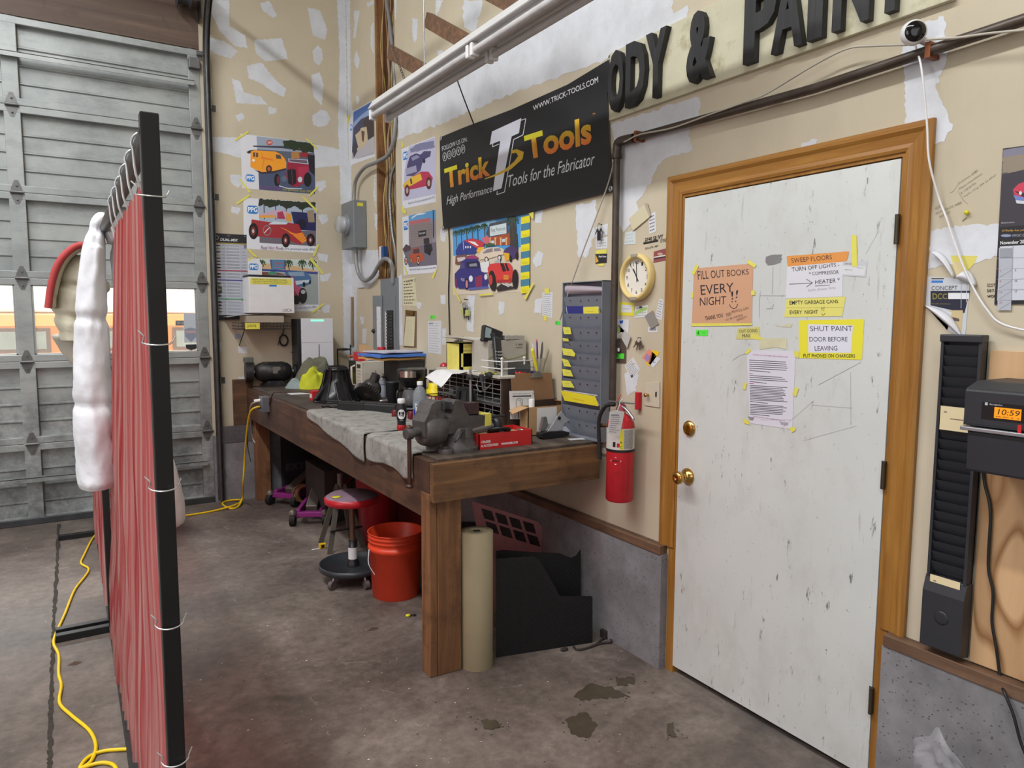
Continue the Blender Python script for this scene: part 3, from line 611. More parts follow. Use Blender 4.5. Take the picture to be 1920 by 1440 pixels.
ppg(A, 250,1155,312,1200,3); A.text('Real Hot Rods', [(327,1382),(455,1388),(455,1406),(327,1402)], '8c5a78', shear=.2); A.text('are painted with PPG', [(462,1390),(634,1398),(634,1416),(462,1408)], '7c8a9c', shear=.2)
finish(A, [[(190,1140),(262,1092),(268,1102),(196,1150)], [(558,1108),(568,1104),(650,1185),(642,1194)], [(254,1400),(262,1398),(296,1440),(284,1440)], [(618,1440),(646,1374),(657,1378),(630,1440)]])
# poster: blue car at a drive-in
A = sheet('poster', {'y': 0}, (380,420,4.5), [(380,290),(973,304),(986,737),(384,737)], 'dddee4', 'drive-in poster with a blue saloon, partly behind the white carton')
A.poly([(470,295),(972,306),(972,400),(500,400)], 'c4d0c8'); A.poly([(498,330),(760,350),(972,395),(972,415),(498,390)], 'cfae86'); A.poly([(500,378),(972,405),(972,425),(500,395)], '35478c'); A.poly([(565,300),(700,302),(700,385),(580,385)], '5a5a86'); A.poly([(585,302),(686,304),(686,384),(588,382)], '4f86a8'); A.text('Cindy', [(592,318),(680,318),(680,348),(592,348)], 'b4404c', .02,.3); A.line([(600,362),(675,366)], 5, 'c8505c')
A.poly([(500,400),(972,425),(978,680),(560,680)], '9aa2a2'); A.poly([(470,400),(640,410),(700,430),(470,430)], '7a4a3a'); A.ell(590,414,40,14, '4a8a72')
for x in (495,725,840,928): palm(A, x, 325,390,46)
A.poly([(690,412),(720,398),(830,396),(880,410),(915,450),(915,500),(860,525),(800,530),(740,470)], '4a6c96'); A.poly([(720,408),(850,402),(862,440),(735,438)], '8aa0b8'); A.poly([(780,480),(900,470),(905,490),(790,515)], 'c0ccd8'); A.ell(855,510,12,22, '1a1a20'); A.ell(905,490,8,18, '1a1a20')
A.poly([(700,432),(760,440),(790,520),(850,545),(878,600),(770,610),(770,500)], 'b0506a'); A.ell(845,605,36,66, '1b181c'); A.ell(848,572,20,18, 'a9a6b0'); A.ell(790,640,30,40, '221c22')
A.poly([(380,290),(470,292),(500,345),(500,430),(384,430)], 'dddee4'); ppg(A, 390,333,470,388,2); A.text('are painted with PPG', [(780,700),(960,690),(960,715),(780,722)], '8a8aa0', shear=.2)
finish(A, [[(378,220),(392,216),(465,276),(450,284)], [(898,296),(918,282),(1025,420),(1008,424)], [(915,745),(1015,668),(1030,676),(935,752)], [(380,300),(425,276),(430,288),(384,312)]])
# DUAL-MIX chart board
A = sheet('chart', {'y': 0}, (380,420,4.5), [(68,75),(371,92),(379,768),(90,768)], 'b9bdc8', 'tall product chart with a black heading strip beside the door track', 'chart')
A.poly([(68,75),(371,92),(372,165),(72,153)], '23252a'); A.poly([(72,153),(372,165),(372,176),(72,164)], '9c8a4e'); A.text('DUAL-MIX', [(148,120),(298,126),(297,148),(148,142)], 'e2e4e8', .02,.2); A.ell(118,114,20,20, '8a8c92'); A.ell(118,114,14,14, '3a3c42'); A.text('EVERCOAT', [(208,94),(234,95),(234,105),(208,104)], 'cc7a84')
rr = random.Random(4)
for i in range(22):
    y = 180+i*26.5; x0 = 78+i*.7
    if i in (8,11,17): c = {8: 'a03448', 11: '39418c', 17: '4a9a5c'}[i]; A.poly([(x0-2, y-6),(376, y+2),(376, y+9),(x0-2, y+2)], c); continue
    c = rr.choice(['23242a', '2c2c30', '8f876c', '4c4c48', '6e6a5c', 'a59a76', '34363c']); A.ell(x0+38, y+2,36,6 if i < 8 else 8, c)
    for k in range(2): A.line([(x0+82, y-3+k*8),(x0+104, y-2+k*8)], 2, '83858c'); A.line([(x0+120, y-3+k*8),(x0+230, y+1+k*8)], 3, '8e929c'); A.line([(x0+252, y+k*8),(x0+285, y+1+k*8)], 2, '83858c')
A.line([(185,165),(196,765)], 1.5, '8a8d96'); A.line([(322,172),(330,765)], 1.5, '8a8d96')
o = finish(A); B = Art({'y': 0}, (380,420,4.5)); B.slab([(90,768),(380,768),(380,800),(105,812)], None, .02); build(B.m, 'lower_rail', BLACKP, o)
for q in ((82,90),(356,106)): B = Art({'y': 0}, (380,420,4.5), lift=.004); B.ell(q[0], q[1], 5,5, None, 8); build(B.m, 'screw', STEEL, o)
# tall mountain poster beside the stud bay
A = sheet('poster', {'x': 0}, C2, [(845,626),(957,564),(969,880),(832,930)], 'dcdde4', 'narrow mountain and stable poster left of the open stud bay')
A.poly([(848,630),(957,568),(965,868),(838,895)], '3f66a8'); A.poly([(848,690),(900,640),(957,600),(965,868),(838,895)], '8aa0cc'); A.poly([(848,720),(890,670),(935,650),(962,700),(964,868),(838,895)], '3c3a58'); A.poly([(905,680),(945,640),(963,640),(965,800),(910,800)], '3a2c30')
A.poly([(840,860),(890,815),(966,765),(967,868),(838,895)], 'b8b4bc'); A.poly([(858,760),(885,735),(890,720),(922,712),(930,790),(900,830),(880,845),(868,800)], 'c9b79a'); A.poly([(892,735),(912,740),(905,800),(896,790)], '5c4034'); A.poly([(840,830),(858,790),(870,850),(850,890)], '2c2630')
A.text('Real Hot Rods are painted with PPG', [(868,885),(960,855),(962,868),(870,898)], '8c96a4', shear=.2); ppg(A, 828,702,843,736,-4)
finish(A, [[(808,690),(822,640),(830,642),(818,704)]])
# purple hot rod poster
A = sheet('poster', {'x': 0}, C2, [(1118,838),(1307,766),(1313,1136),(1124,1176)], 'd9dbe4', 'poster of purple and flamed hot rods left of the black banner, upper of two')
A.poly([(1160,826),(1306,772),(1312,1092),(1128,1130),(1135,960)], 'b9b8d2'); A.poly([(1165,840),(1200,815),(1250,800),(1300,795),(1306,830),(1170,860)], '7a7ca0', jag=3)
A.poly([(1150,930),(1165,880),(1200,862),(1225,870),(1245,850),(1285,850),(1280,880),(1240,900),(1225,960),(1185,990),(1145,990)], '45426e'); A.poly([(1172,885),(1205,872),(1222,884),(1180,905)], '8a8cae'); A.poly([(1140,950),(1200,930),(1205,965),(1145,985)], '9a98b4'); A.ell(1245,905,8,14, '24223a')
A.poly([(1125,1040),(1165,1000),(1230,965),(1270,965),(1295,1000),(1285,1040),(1200,1060),(1140,1070)], 'b03052'); A.poly([(1125,1040),(1165,1000),(1225,975),(1235,1010),(1180,1040),(1140,1060)], 'dcb23a'); A.line([(1170,1005),(1175,1035)], 9, '2a2a40')
for x, y, a, b in ((1150,1072,14,34),(1272,1030,16,36)): A.ell(x, y, a, b, '54262c'); A.ell(x, y, a*.5, b*.5, 'b8a09a')
ppg(A, 1126,856,1153,902,-6); A.text('Real Hot Rods are painted with PPG', [(1155,1136),(1305,1100),(1306,1120),(1158,1156)], '8a8fa0', shear=.2)
finish(A, [[(1116,830),(1122,800),(1128,800),(1130,830)], [(1118,1160),(1130,1158),(1134,1200),(1122,1190)]])
C6 = (640,380,4.5)
A = sheet('poster', {'x': 0}, C6, [(514,122),(796,56),(806,588),(526,612)], 'dadce2', 'poster of an orange coupe before a grey stone garage, lower of two beside the banner')
A.poly([(568,110),(795,58),(804,524),(572,544)], '8b8a9a'); A.poly([(568,110),(795,58),(796,140),(568,170)], '5b9acc'); A.poly([(590,140),(640,105),(690,100),(720,84),(650,90),(600,118)], 'd2dde6'); A.poly([(570,158),(750,126),(752,158),(572,192)], 'b8686c'); A.poly([(570,190),(600,185),(640,172),(752,158),(770,200),(770,400),(572,400)], '8a7f80')
for i in range(9): A.line([(590,200+i*22),(768,182+i*22)], 2, '6c6266')
A.poly([(648,242),(716,228),(716,278),(650,292)], '2b2b34'); A.text('Nampa', [(655,252),(708,240),(708,264),(656,278)], 'd6d8dc'); A.poly([(694,305),(740,295),(744,350),(696,352)], '2a2a32'); A.line([(775,62),(778,300)], 8, '34343c'); A.poly([(520,400),(800,330),(804,524),(572,544)], '6b6876'); A.poly([(515,395),(545,350),(585,370),(585,400),(540,420)], '4e3b44'); A.poly([(698,355),(760,345),(772,400),(735,440),(700,420)], '202026'); A.ell(745,420,11,28, '131316')
A.poly([(572,440),(600,430),(600,388),(660,375),(670,425),(698,440),(700,490),(600,510),(575,490)], 'b15232'); A.poly([(606,395),(655,385),(662,425),(606,432)], '4d3a40')
for x, y, a, b in ((650,486,14,42),(545,490,14,36),(590,486,9,20)): A.ell(x, y, a, b, '221c20'); A.ell(x, y, a*.7, b*.7, 'ddd0c4'); A.ell(x, y, a*.5, b*.5, 'a04030')
ppg(A, 525,156,563,232,-6); A.text('Real Hot Rods are painted with PPG', [(575,556),(798,540),(799,562),(577,578)], '7c8698', shear=.2)
finish(A, [[(515,62),(545,55),(548,90),(518,96)], [(528,540),(536,540),(562,600),(548,604)], [(760,630),(800,560),(808,566),(775,645)]])
# large car-show poster below the banner with the yellow and blue strip
C8 = (840,380,6)
A = sheet('poster', {'x': 0}, C8, [(48,280),(924,66),(915,1000),(60,1040)], 'd8d2c6', 'big bright car show poster with palms and a red roadster under the black banner')
A.poly([(50,285),(820,92),(818,520),(60,600)], '4f9bd8'); A.poly([(300,240),(520,190),(560,230),(400,300),(330,300)], '8cc0e6', jag=5); A.poly([(60,600),(818,500),(816,1000),(62,1038)], 'd3c7b4')
for i, x in enumerate((92,150,210,272,332,408)): palm(A, x, 340-i*16,500-i*20,52)
A.poly([(470,235),(660,190),(665,210),(690,350),(460,385),(425,350)], '4b4f58'); A.poly([(470,268),(655,228),(658,345),(472,378)], 'c9d6da'); A.text('Pete Petersons', [(482,290),(645,262),(646,305),(486,338)], '5a6468', .0); A.text('Hollywood Nights', [(500,345),(640,325),(640,335),(500,355)], '9aa4a8')
A.poly([(440,395),(690,345),(780,350),(782,470),(470,480)], 'a04e34'); 
for x in (470,530,590,655): A.poly([(x-12,395),(x+16,388),(x+8,420),(x+10,480),(x-6,480),(x-4,420)], 'e0b078')
A.poly([(480,430),(520,425),(520,455),(480,460)], 'b8d0de'); A.poly([(605,410),(645,405),(645,440),(605,445)], 'b8d0de'); A.poly([(690,200),(760,190),(790,540),(700,540)], '3c3c3a', jag=5); palm(A, 722,190,420,90, '3f5344')
A.poly([(85,540),(120,470),(180,425),(270,400),(360,420),(410,460),(400,500),(330,540),(300,580),(90,590)], '2f3d86'); A.poly([(180,430),(270,402),(360,425),(408,462),(380,505),(320,512),(250,465)], 'c63a44'); A.poly([(225,430),(300,440),(345,485),(330,488),(260,452)], 'eaeaea'); A.poly([(380,400),(440,370),(470,400),(450,480),(400,450)], 'd06a72'); A.line([(172,440),(176,530)], 8, 'b8b8c4')
for x in (200,225,252): A.ell(x, 500,8,14, 'e4e4ea')
A.poly([(318,540),(340,505),(410,495),(400,540),(340,570)], 'e8b23a'); A.poly([(415,470),(480,450),(540,480),(430,500)], '3a5c40'); A.poly([(350,570),(380,530),(450,505),(560,498),(622,520),(630,580),(560,600),(420,640),(350,640)], 'dccbb6'); A.poly([(395,560),(440,522),(500,512),(505,552),(400,575)], '8a8288'); A.poly([(515,515),(580,510),(600,540),(520,550)], '8a8288')
for x, y in ((432,640),(578,620)): A.ell(x, y, 22,34, '3a3438'); A.ell(x, y, 14,22, 'd8d0cc')
A.poly([(620,560),(640,520),(700,485),(760,500),(790,560),(780,620),(700,640),(640,630)], '4a3868'); A.poly([(625,560),(690,570),(690,650),(640,655)], 'dca832'); A.ell(705,630,15,40, '1f1c24'); A.ell(775,600,16,45, '1f1c24')
A.poly([(85,600),(200,580),(215,640),(120,700),(80,690)], '7a5048'); A.poly([(100,620),(190,610),(200,650),(110,665)], 'c8c4c4'); A.poly([(210,600),(300,590),(345,620),(330,640),(220,640)], '9c3a68')
A.poly([(360,680),(460,655),(470,780),(380,790)], 'dde0e0')
A.poly([(75,800),(130,740),(150,660),(200,632),(320,630),(358,670),(370,770),(440,800),(455,900),(420,960),(250,968),(120,968),(75,880)], '33307a'); A.poly([(205,670),(340,655),(355,735),(210,740)], '20223e'); A.poly([(240,690),(320,680),(330,715),(240,720)], '8a8a9c'); A.poly([(140,690),(180,672),(185,735),(138,742)], '4a4a78'); A.poly([(305,840),(385,810),(380,945),(310,955)], '8a2b52')
A.ell(210,915,22,66, '241c26'); A.ell(210,915,13,44, 'c88a94'); A.ell(92,900,16,60, '6c3058'); A.ell(257,855,22,36, 'dfe4ec'); A.ell(425,835,18,32, 'dfe4ec'); A.poly([(228,960),(458,938),(458,962),(232,985)], '5560a8'); A.text('WILLIES', [(145,845),(185,855),(185,885),(145,875)], 'd8d8e8')
A.poly([(445,740),(470,690),(540,680),(690,678),(720,720),(740,860),(700,900),(560,900),(460,850)], 'd23c3c'); A.poly([(585,682),(625,680),(655,770),(618,778)], '2a1c20'); A.poly([(638,680),(660,680),(690,765),(664,772)], '2a1c20'); A.poly([(522,655),(585,640),(590,680),(528,678)], 'a8b4b8'); A.poly([(550,870),(735,850),(740,880),(560,900)], 'a82c30'); A.rect(625,815,680,865, 'e0962c'); A.text('HOTR', (631,830,674,850), '7a3a1c')
A.ell(500,880,42,118, '1d1b1d', ang=-.1); A.ell(480,870,20,60, 'c43c3c'); A.ell(755,860,34,112, '1d1b1d'); A.poly([(540,960),(600,910),(780,960),(560,1000)], '2a2628'); A.poly([(610,905),(690,940),(685,950),(605,915)], 'd8d8dc'); A.poly([(650,900),(705,930),(700,940),(645,908)], 'd8d8dc')
for i in range(12):
    y0 = 82+i*76.5; q = [(822-i*.4, y0+18),(921-i*.6, y0-6 if i else y0-12),(921-i*.6, y0+70),(822-i*.4, y0+95)]
    if i == 0: A.poly([(822,104),(880,92),(919,142),(919,150),(822,168)], '47809a')
    elif y0 < 960: A.poly([(q[0][0], 165+(i-1)*78),(q[1][0], 142+(i-1)*79),(q[1][0], 142+i*79),(q[0][0], 165+i*78)] if i < 12 else q, 'e8dc2a' if i % 2 else '47809a')
for i in range(1,12,2):
    for k in range(6): A.line([(832+k*14,195+(i-1)*78),(832+k*14,225+(i-1)*78)], 2, 'b0a41c')
finish(A, [[(886,90),(965,60),(962,180),(945,178)], [(52,960),(60,950),(145,1108),(132,1115)], [(345,1030),(505,1015),(500,1035),(360,1048)], [(850,1078),(955,895),(970,905),(878,1088)]])
# ------------------------------------------------------------------ black banner
C7 = (800,100,3.789)
BAN = printed('banner_cloth', .55)
A = Art({'x': -.012}, C7); B7 = [(92,598),(255,530),(600,400),(1000,222),(1300,40),(1284,300),(1300,700),(1318,985),(1000,1062),(700,1142),(400,1192),(118,1250),(96,900)]
m = A.m; pf = [A.P(*p, lift=.0008) for p in B7]; pb = [A.P(*p, lift=0) for p in B7]; n = len(B7); tf = tess(B7)
m.add(pf+pb, tf+[tuple(i+n for i in t) for t in tf]+[(i, (i+1) % n, (i+1) % n+n, i+n) for i in range(n)], 0, False, (27,28,32)); A.lift = .0011
A.text('FOLLOW US ON:', [(108,662),(286,592),(288,624),(110,694)], 'c9ccd2')
for i, s in enumerate('fOYwp'):
    cx, cy = 128+32.5*i, 735-13.8*i; A.ell(cx, cy, 15,31, 'c9ccd2'); A.ell(cx, cy, 12,27,(27,28,32)); A.text(s, [(cx-6, cy-11),(cx+6, cy-16),(cx+6, cy+12),(cx-6, cy+16)], 'c9ccd2')
GR = ('c9cc28', 'e0702c')
A.text('Trick', [(124,822),(445,716),(452,868),(136,966)], 'e0902c', .035,0, grad=GR)
A.text('Tools', [(690,588),(1168,436),(1172,640),(712,762)], 'e0902c', .035,0, grad=GR)
A.text('WWW.TRICK-TOOLS.COM', [(754,374),(1216,164),(1219,206),(757,408)], 'd8dbe0', .008)
A.text('High Performance', [(140,1018),(464,934),(468,1000),(142,1096)], 'd8dbe0', 0,.35); A.text('Tools for the Fabricator', [(578,868),(1192,700),(1196,790),(582,952)], 'd8dbe0', 0,.35); A.text('TM', [(1178,426),(1198,421),(1198,436),(1178,441)], 'c9882c')
A.line([(662,478),(705,464),(684,580),(618,612),(553,985),(498,1004),(502,978)], 5, 'dfe2e8'); A.line([(470,630),(468,664),(515,644)], 5, 'dfe2e8')
A.poly([(448,650),(464,556),(672,460),(656,566),(604,590),(532,958),(470,980),(522,626),(520,622)], 'd9dce8')
A.poly([(600,690),(640,680),(690,700),(682,750),(600,822),(520,862),(415,895),(415,888),(480,862),(560,822),(620,770),(650,730),(636,706),(598,712)], 'd8b030')
bo = one(m, 'banner', BAN, 'black cloth banner with yellow and orange lettering and a big white T above the workbench', 'banner')
for q in ((100,606),(1302,32),(1306,962),(116,1242)):
    P = at(C7[0]+q[0]/C7[2], C7[1]+q[1]/C7[2], x=-.015); build(M().lathe([(.004,0),(.004,.002),(.009,.003),(.015,.001),(.015,0)], P, (-1,0,0),14, cap=False), 'grommet', STEEL, bo)
# ------------------------------------------------------------------ painted sign board with cut-out letters
zb = 2.482; zt = at(1143,100, x=-.02).z; ys0 = at(1142,200, x=-.02).y; ys1 = at(1787,1, x=-.02).y
sg = thing('sign_board', 'long cream sign board with black cut-out letters reading ODY & PAINT', 'sign', (0,(ys0+ys1)/2, zb))
m = M(); m.bb(-.02, ys1, zb, -.001, ys0, zt); build(m, 'board', mat('cream_board', (198,194,168),.6,0,.08,6, dirt='8d8158', dirt_amt=.3, ds=8), sg, bevel=.002)
LB = wood('charred_letter', '2e2d2e', '17171a', 'z', 1.2,.6, bmp=.5); hh = (zt-zb)
for ch, a, b in (('O', 1143,1172),('D', 1176,1212),('Y', 1213,1252),('&', 1290,1337),('P', 1396,1455),('A', 1448,1506),('I', 1514,1542),('N', 1560,1628),('T', 1634,1700)):
    y0 = at(a, 100, x=-.04).y; y1 = at(b, 100, x=-.04).y; w = abs(y1-y0)
    m = M().text(ch, (-.0205, y0, zb+.018),(0,-1,0),(0,0,1), hh*.9, w, .028,0,.045); build(m, 'letter', LB, sg, bevel=.002, label='black cut-out letter '+ch if ch.isalpha() else 'black cut-out ampersand')
# ------------------------------------------------------------------ pipes and cords
def pxtube(pts, r, x=-.02, k=6, n=8):
    P = [at(p[0], p[1], x=(p[2] if len(p) > 2 else x)) for p in pts]; return M().tube(spline(P, k), r, n)
pz = [at(p[0], p[1], x=-.035) for p in ((1198,256),(1527,166),(1990,14))]
el = at(1157,268, x=-.035); lo = at(1147,760, x=-.035); lo = V((-.035, el.y, lo.z))
pp = thing('gas_pipe', 'black iron pipe running across the wall above the door and down beside the rack', 'pipe', (-.035, el.y, lo.z))
build(M().tube([pz[0]+V((0,.02,0)), pz[1], pz[2]], .0165,14), 'level_run', PIPEM, pp); build(M().tube([V((-.035, el.y, el.z-.05)), lo], .0165,14), 'down_pipe', PIPEM, pp)
c0 = V((-.035, el.y, el.z-.06)); m = M().tube(spline([c0, c0+V((0,-.002,.035)), V((-.035, el.y-.018, pz[0].z+.003)), pz[0]+V((0,.03,0))], 5),.021,14); m.tube([c0-V((0,0,.01)), c0+V((0,0,.012))], .025,14); build(m, 'elbow', PIPEM, pp)
for px in (1196,1745): P = at(px, 256 if px < 1300 else 95, x=-.035); build(M().bb(-.052, P.y-.008, P.z-.022,-.0, P.y+.008, P.z+.022), 'clamp', mat('copper_strap', (150,92,62),.4,.8), pp)
one(pxtube([(1700,84),(1640,86),(1590,91),(1530,120),(1440,174),(1400,190,-.056),(1330,215,-.056),(1260,240,-.056),(1200,252,-.058),(1175,264,-.056),(1160,272,-.03),(1152,300),(1140,345,-.03),(1120,400,-.03),(1105,440),(1090,480),(1062,560),(1050,600,-.03)], .0035,-.045), 'thin_cord', CORDG, 'thin pale cord draped from the wall camera along the pipe to the time card rack', 'cord')
one(pxtube([(1716,84),(1728,130,-.06),(1738,230,-.05),(1742,300,-.045),(1760,370),(1775,410),(1795,470),(1820,530),(1850,580),(1885,610),(1990,632)], .0032,-.02), 'power_cord', WHITEP, 'white cord hanging from the wall camera down past the door casing', 'cord')
one(pxtube([(1738,74),(1800,70),(1860,62),(1990,50)], .0035,-.06), 'thin_cord', CORDG, 'thin pale cord leading from the wall camera off to the right', 'cord')
one(pxtube([(853,138,-.46),(868,180,-.2),(888,232,-.014)], .004), 'electric_cord', BLACKP, 'black cord dropping from the light fixture to the top of the banner', 'cord')
one(pxtube([(841,424),(843,480),(841,545),(842,590),(843,628)], .0045,-.008), 'electric_cord', BLACKP, 'black cord running down the wall under the left end of the banner', 'cord')
# wall camera
P = at(1712,62, x=-.075); k = mpp(P); sc = thing('security_camera', 'white round security camera with black face above the white door', 'camera', P)
dv = (V((-.7,-.72,-.12))).normalized(); build(M().lathe([(0,-.030),(.018,-.028),(.030,-.017),(.0355,0),(.034,.014),(.029,.021)], P, dv, 28), 'body', WHITEP, sc)
build(M().lathe([(.029,.0205),(.0275,.0235),(.012,.0265),(0,.0268)], P, dv, 28), 'face', mat('gloss_black', (14,14,16),.12), sc); m = M(); m.tube([P-dv*.025, V((-.03, P.y-.028, P.z-.03)), V((0, P.y-.03, P.z-.035))], .011,10); m.lathe([(.028,0),(.028,.008),(.012,.016)], (0, P.y-.03, P.z-.035),(-1,0,0)); build(m, 'mount', WHITEP, sc)
# ------------------------------------------------------------------ hanging fluorescent fixture and the timber arms
XF = -.55; f0 = at(712,214, x=XF); fy1 = at(1020,0, x=XF).y-.75; fz = f0.z
fx = thing('fluorescent_fixture', 'long unlit white fluorescent strip fixture hanging above the workbench', 'light fixture', (XF, (f0.y+fy1)/2, fz))
FW = mat('fixture_white', (205,204,204),.4,.1,.05); ln = f0.y-fy1
m = M(); m.prism([(-.075,0.0),(-.045,.05),(.045,.05),(.075,0.0),(.072,-.004),(.038,.0),(.03,-.018),(-.03,-.018),(-.038,0),(-.072,-.004)], ln, (XF, f0.y, fz+.02),(1,0,0),(0,0,1)); build(m, 'channel', FW, fx)
for s in (-.05,.05):
    a = build(M().cyl((XF+s, f0.y-.02, fz-.02),(XF+s, (f0.y+fy1)/2+.02, fz-.02),.017, n=16), 'tube', mat('dead_tube', (190,188,188),.25), fx); build(M().cyl((XF+s, (f0.y+fy1)/2-.02, fz-.02),(XF+s, fy1+.02, fz-.02),.017, n=16), 'tube', mat('dead_tube', (190,188,188),.25), fx)
    for yy in (f0.y-.012,(f0.y+fy1)/2+.02,(f0.y+fy1)/2-.02, fy1+.012): build(M().bb(XF+s-.02, yy-.012, fz-.045, XF+s+.02, yy+.012, fz+.012), 'tube_holder', WHITEP, fx, bevel=.004)
ch = thing('hanging_chain', 'short rusty chain at the far end of the hanging light fixture', 'chain', at(757,150, x=XF))
c1, c0 = at(762,158, x=XF), at(735,85, x=XF-.02); m = M(); nn = 14
for i in range(nn):
    p = c1.lerp(c0, i/nn); q = c1.lerp(c0,(i+1.25)/nn); d = (q-p); s = d.cross(V((1,0,0)) if i % 2 else V((0,1,0))).normalized()*.006; m.tube([p, p+s+d*.25, p+s+d*.75, q, p-s+d*.75, p-s+d*.25], .0022,5, closed=True)
build(m, 'chain', mat('rusty_chain', (96,82,72),.6,.5), ch)
RAFT = wood('bracket_timber', '7d5a40', '4a3426', 'x', 1,.6)
for i, (a, b) in enumerate((((803,38),(884,84)),((733,98),(803,138)),((905,-22),(966,10)))):
    pa = at(a[0], a[1], x=XF+.16); pb = at(b[0], b[1], x=XF+.16); pb = pa+(pb-pa)*1.25
    one(M().beam(pa, pb, .04,.078), 'timber_batten', RAFT, ('timber arm with a pale sawn end above the middle of the light fixture', 'timber arm by the chain at the far end of the light fixture', 'timber arm cut by the top edge, nearest along the light fixture')[i], 'timber', group=None)
rl = thing('timber_rail', 'dark timber rail lying along the top of the light fixture', 'timber', (XF+.1, f0.y-.6, fz+.1)); build(M().bb(XF+.09, fy1, fz+.03, XF+.13, f0.y-.10, fz+.10), 'rail', RAFT, rl); [build(M().cyl((XF+.11, f0.y-q, fz+.06),(XF+.11, f0.y-q, TOPZ),.004), 'rod', STEEL, rl) for q in (.4,1.6,2.6)]
# ------------------------------------------------------------------ boxes fixed to the wall
def wbox(nw, nf, ff, yt, yb, ym=None):
    """near edge at the wall, near front edge, far front edge (pixels across); top and bottom at the wall"""
    ym = ym or (yt+yb)/2; a = at(nw, ym, x=0); d = -at(nf, ym, y=a.y).x; y1 = at(ff, ym, x=-d).y
    return d, a.y, y1, at(nw, yb, x=0).z, at(nw, yt, x=0).z
# electric meter
d, y0, y1, z0, z1 = wbox(688,663,640,376,465)
mb = thing('meter_box', 'grey electric meter box with a round glass meter, on the wall beside the corner', 'meter', (0,(y0+y1)/2, z0))
build(M().bb(-d, y0, z0,-.001, y1, z1), 'box', GREYP, mb, bevel=.006); P = V((-d, (y0+y1)/2, at(645,424, x=-d).z))
build(M().lathe([(.088,0),(.088,.022),(.075,.026)], P, (-1,0,0),30), 'meter_ring', GREYP, mb); build(M().lathe([(.074,.02),(.074,.075),(.066,.092),(.0,.094)], P, (-1,0,0),30), 'meter_glass', clear('meter_glass_clear', (235,238,240),.3,.05), mb)
m = M(); m.lathe([(.06,.03),(.06,.05),(0,.05)], P, (-1,0,0),24); build(m, 'meter_dial', mat('dial_silver', (186,188,192),.35,.3), mb); build(M().bb(-d*.72, y0-.001, z1-.05,-d*.28, y0, z1-.022).bb(-d*.72, y0-.0015, z1-.035,-d*.4, y0, z1-.022), 'warning_label', mat('yellow_label', (214,206,60),.5), mb)
build(M().cyl((-d*.45, y0-.002, z0+.09),(-d*.45, y0+.002, z0+.09),.035, n=20), 'knockout', GREYP, mb)
CND = mat('grey_conduit', (142,143,144),.4,.25,.08)
one(pxtube([(722,-20,.05),(733,60,.02),(739,130,.0),(741,230,-.02),(731,285,-.03),(708,303,-.05),(684,314,-.055),(668,336,-.05),(664,360,-.05),(664,380,-.05)], .0155,-.05,6,12), 'conduit', CND, 'thick grey conduit curving from the open stud bay into the top of the meter box', 'conduit')
one(pxtube([(667,464,-.06),(668,492,-.06),(673,514,-.05),(684,526,-.045),(698,518,-.045),(710,498,-.045),(720,486,-.05),(731,489,-.05),(736,505,-.03),(737,530,-.02)], .017,-.05,6,12), 'conduit', CND, 'thick grey conduit looping from under the meter box down to the breaker panel', 'conduit')
m = M(); pts = spline([at(a, b, x=c) for a, b, c in ((743,306,.02),(734,330,.0),(731,372,-.005),(735,430,-.01),(741,470,-.005),(746,530,0.02))], 10); m.tube(pts, .012,10)
for a, b in zip(pts, pts[1:]): m.cyl(a.lerp(b, .3), a.lerp(b, .7),.0145, n=10)
one(m, 'armoured_cable', mat('spiral_steel', (140,140,136),.4,.6), 'ribbed metal armoured cable beside the stud bay wiring', 'cable')
# breaker panel with open door
bp0 = at(746,600, x=-.012).y; bp1 = at(714,600, x=-.012).y; zt_ = at(746,520, x=-.012).z; zb_ = .97
bk = thing('breaker_panel', 'grey breaker panel with its door open, below the stud bay', 'electrical panel', (0,(bp0+bp1)/2, zb_)); m = M(); m.bb(-.012, bp0, zb_, -.001, bp1, zt_); build(m, 'cover', GREYP, bk, bevel=.002)
yc = lambda px, py, x=-.02: at(px, py, x=x)
a = yc(719,556); b = yc(742,556); build(M().bb(-.016, b.y+.02, zb_+.02,-.0125, a.y, a.z), 'inner_plate', GREYP, bk); 
q0 = at(725,582, x=-.018); q1 = at(737,582, x=-.018); ip = build(M().bb(-.017, q1.y, zb_+.05,-.0165, q0.y, q0.z), 'breaker_well', mat('breaker_black', (20,20,22),.5), bk)
m = M(); zz = q0.z-.015
while zz > zb_+.07: m.bb(-.026, q1.y+.004, zz-.009,-.017,(q0.y+q1.y)/2-.003, zz+.007); m.bb(-.026,(q0.y+q1.y)/2+.003, zz-.009,-.017, q0.y-.004, zz+.007); zz -= .0265
build(m, 'breaker_bank', mat('breaker_switches', (44,44,46),.4,0,.5,80), bk); m = M(); m.bb(-.0175, q0.y+.004, zb_+.06,-.0166, q0.y+.035, q0.z-.01); build(m, 'circuit_list', mat('list_paper', (214,214,208),.7,0,.25,120), bk)
da = at(714,554, x=-.03); db = at(688,554, x=-.10); dd = build(M().beam((-.018, da.y, (da.z+zb_)/2),(-.05, db.y-.0,(da.z+zb_)/2),.004, da.z-zb_, (0,0,1)), 'panel_door', GREYP, bk); 
lq = da.lerp(V((-.05, db.y, da.z)),.22); 
m = M(); p0 = V((-.024, da.y+(db.y-da.y)*.12,0)); p1 = V((-.038, da.y+(db.y-da.y)*.55,0)); m.add([(p0.x-.003, p0.y, zb_+.03),(p1.x-.003, p1.y, zb_+.03),(p1.x-.003, p1.y, da.z-.09),(p0.x-.003, p0.y, da.z-.09)], [(0,1,2,3)]); build(m, 'paper_label', mat('panel_label', (205,206,210),.6,0,.2,90), dd)
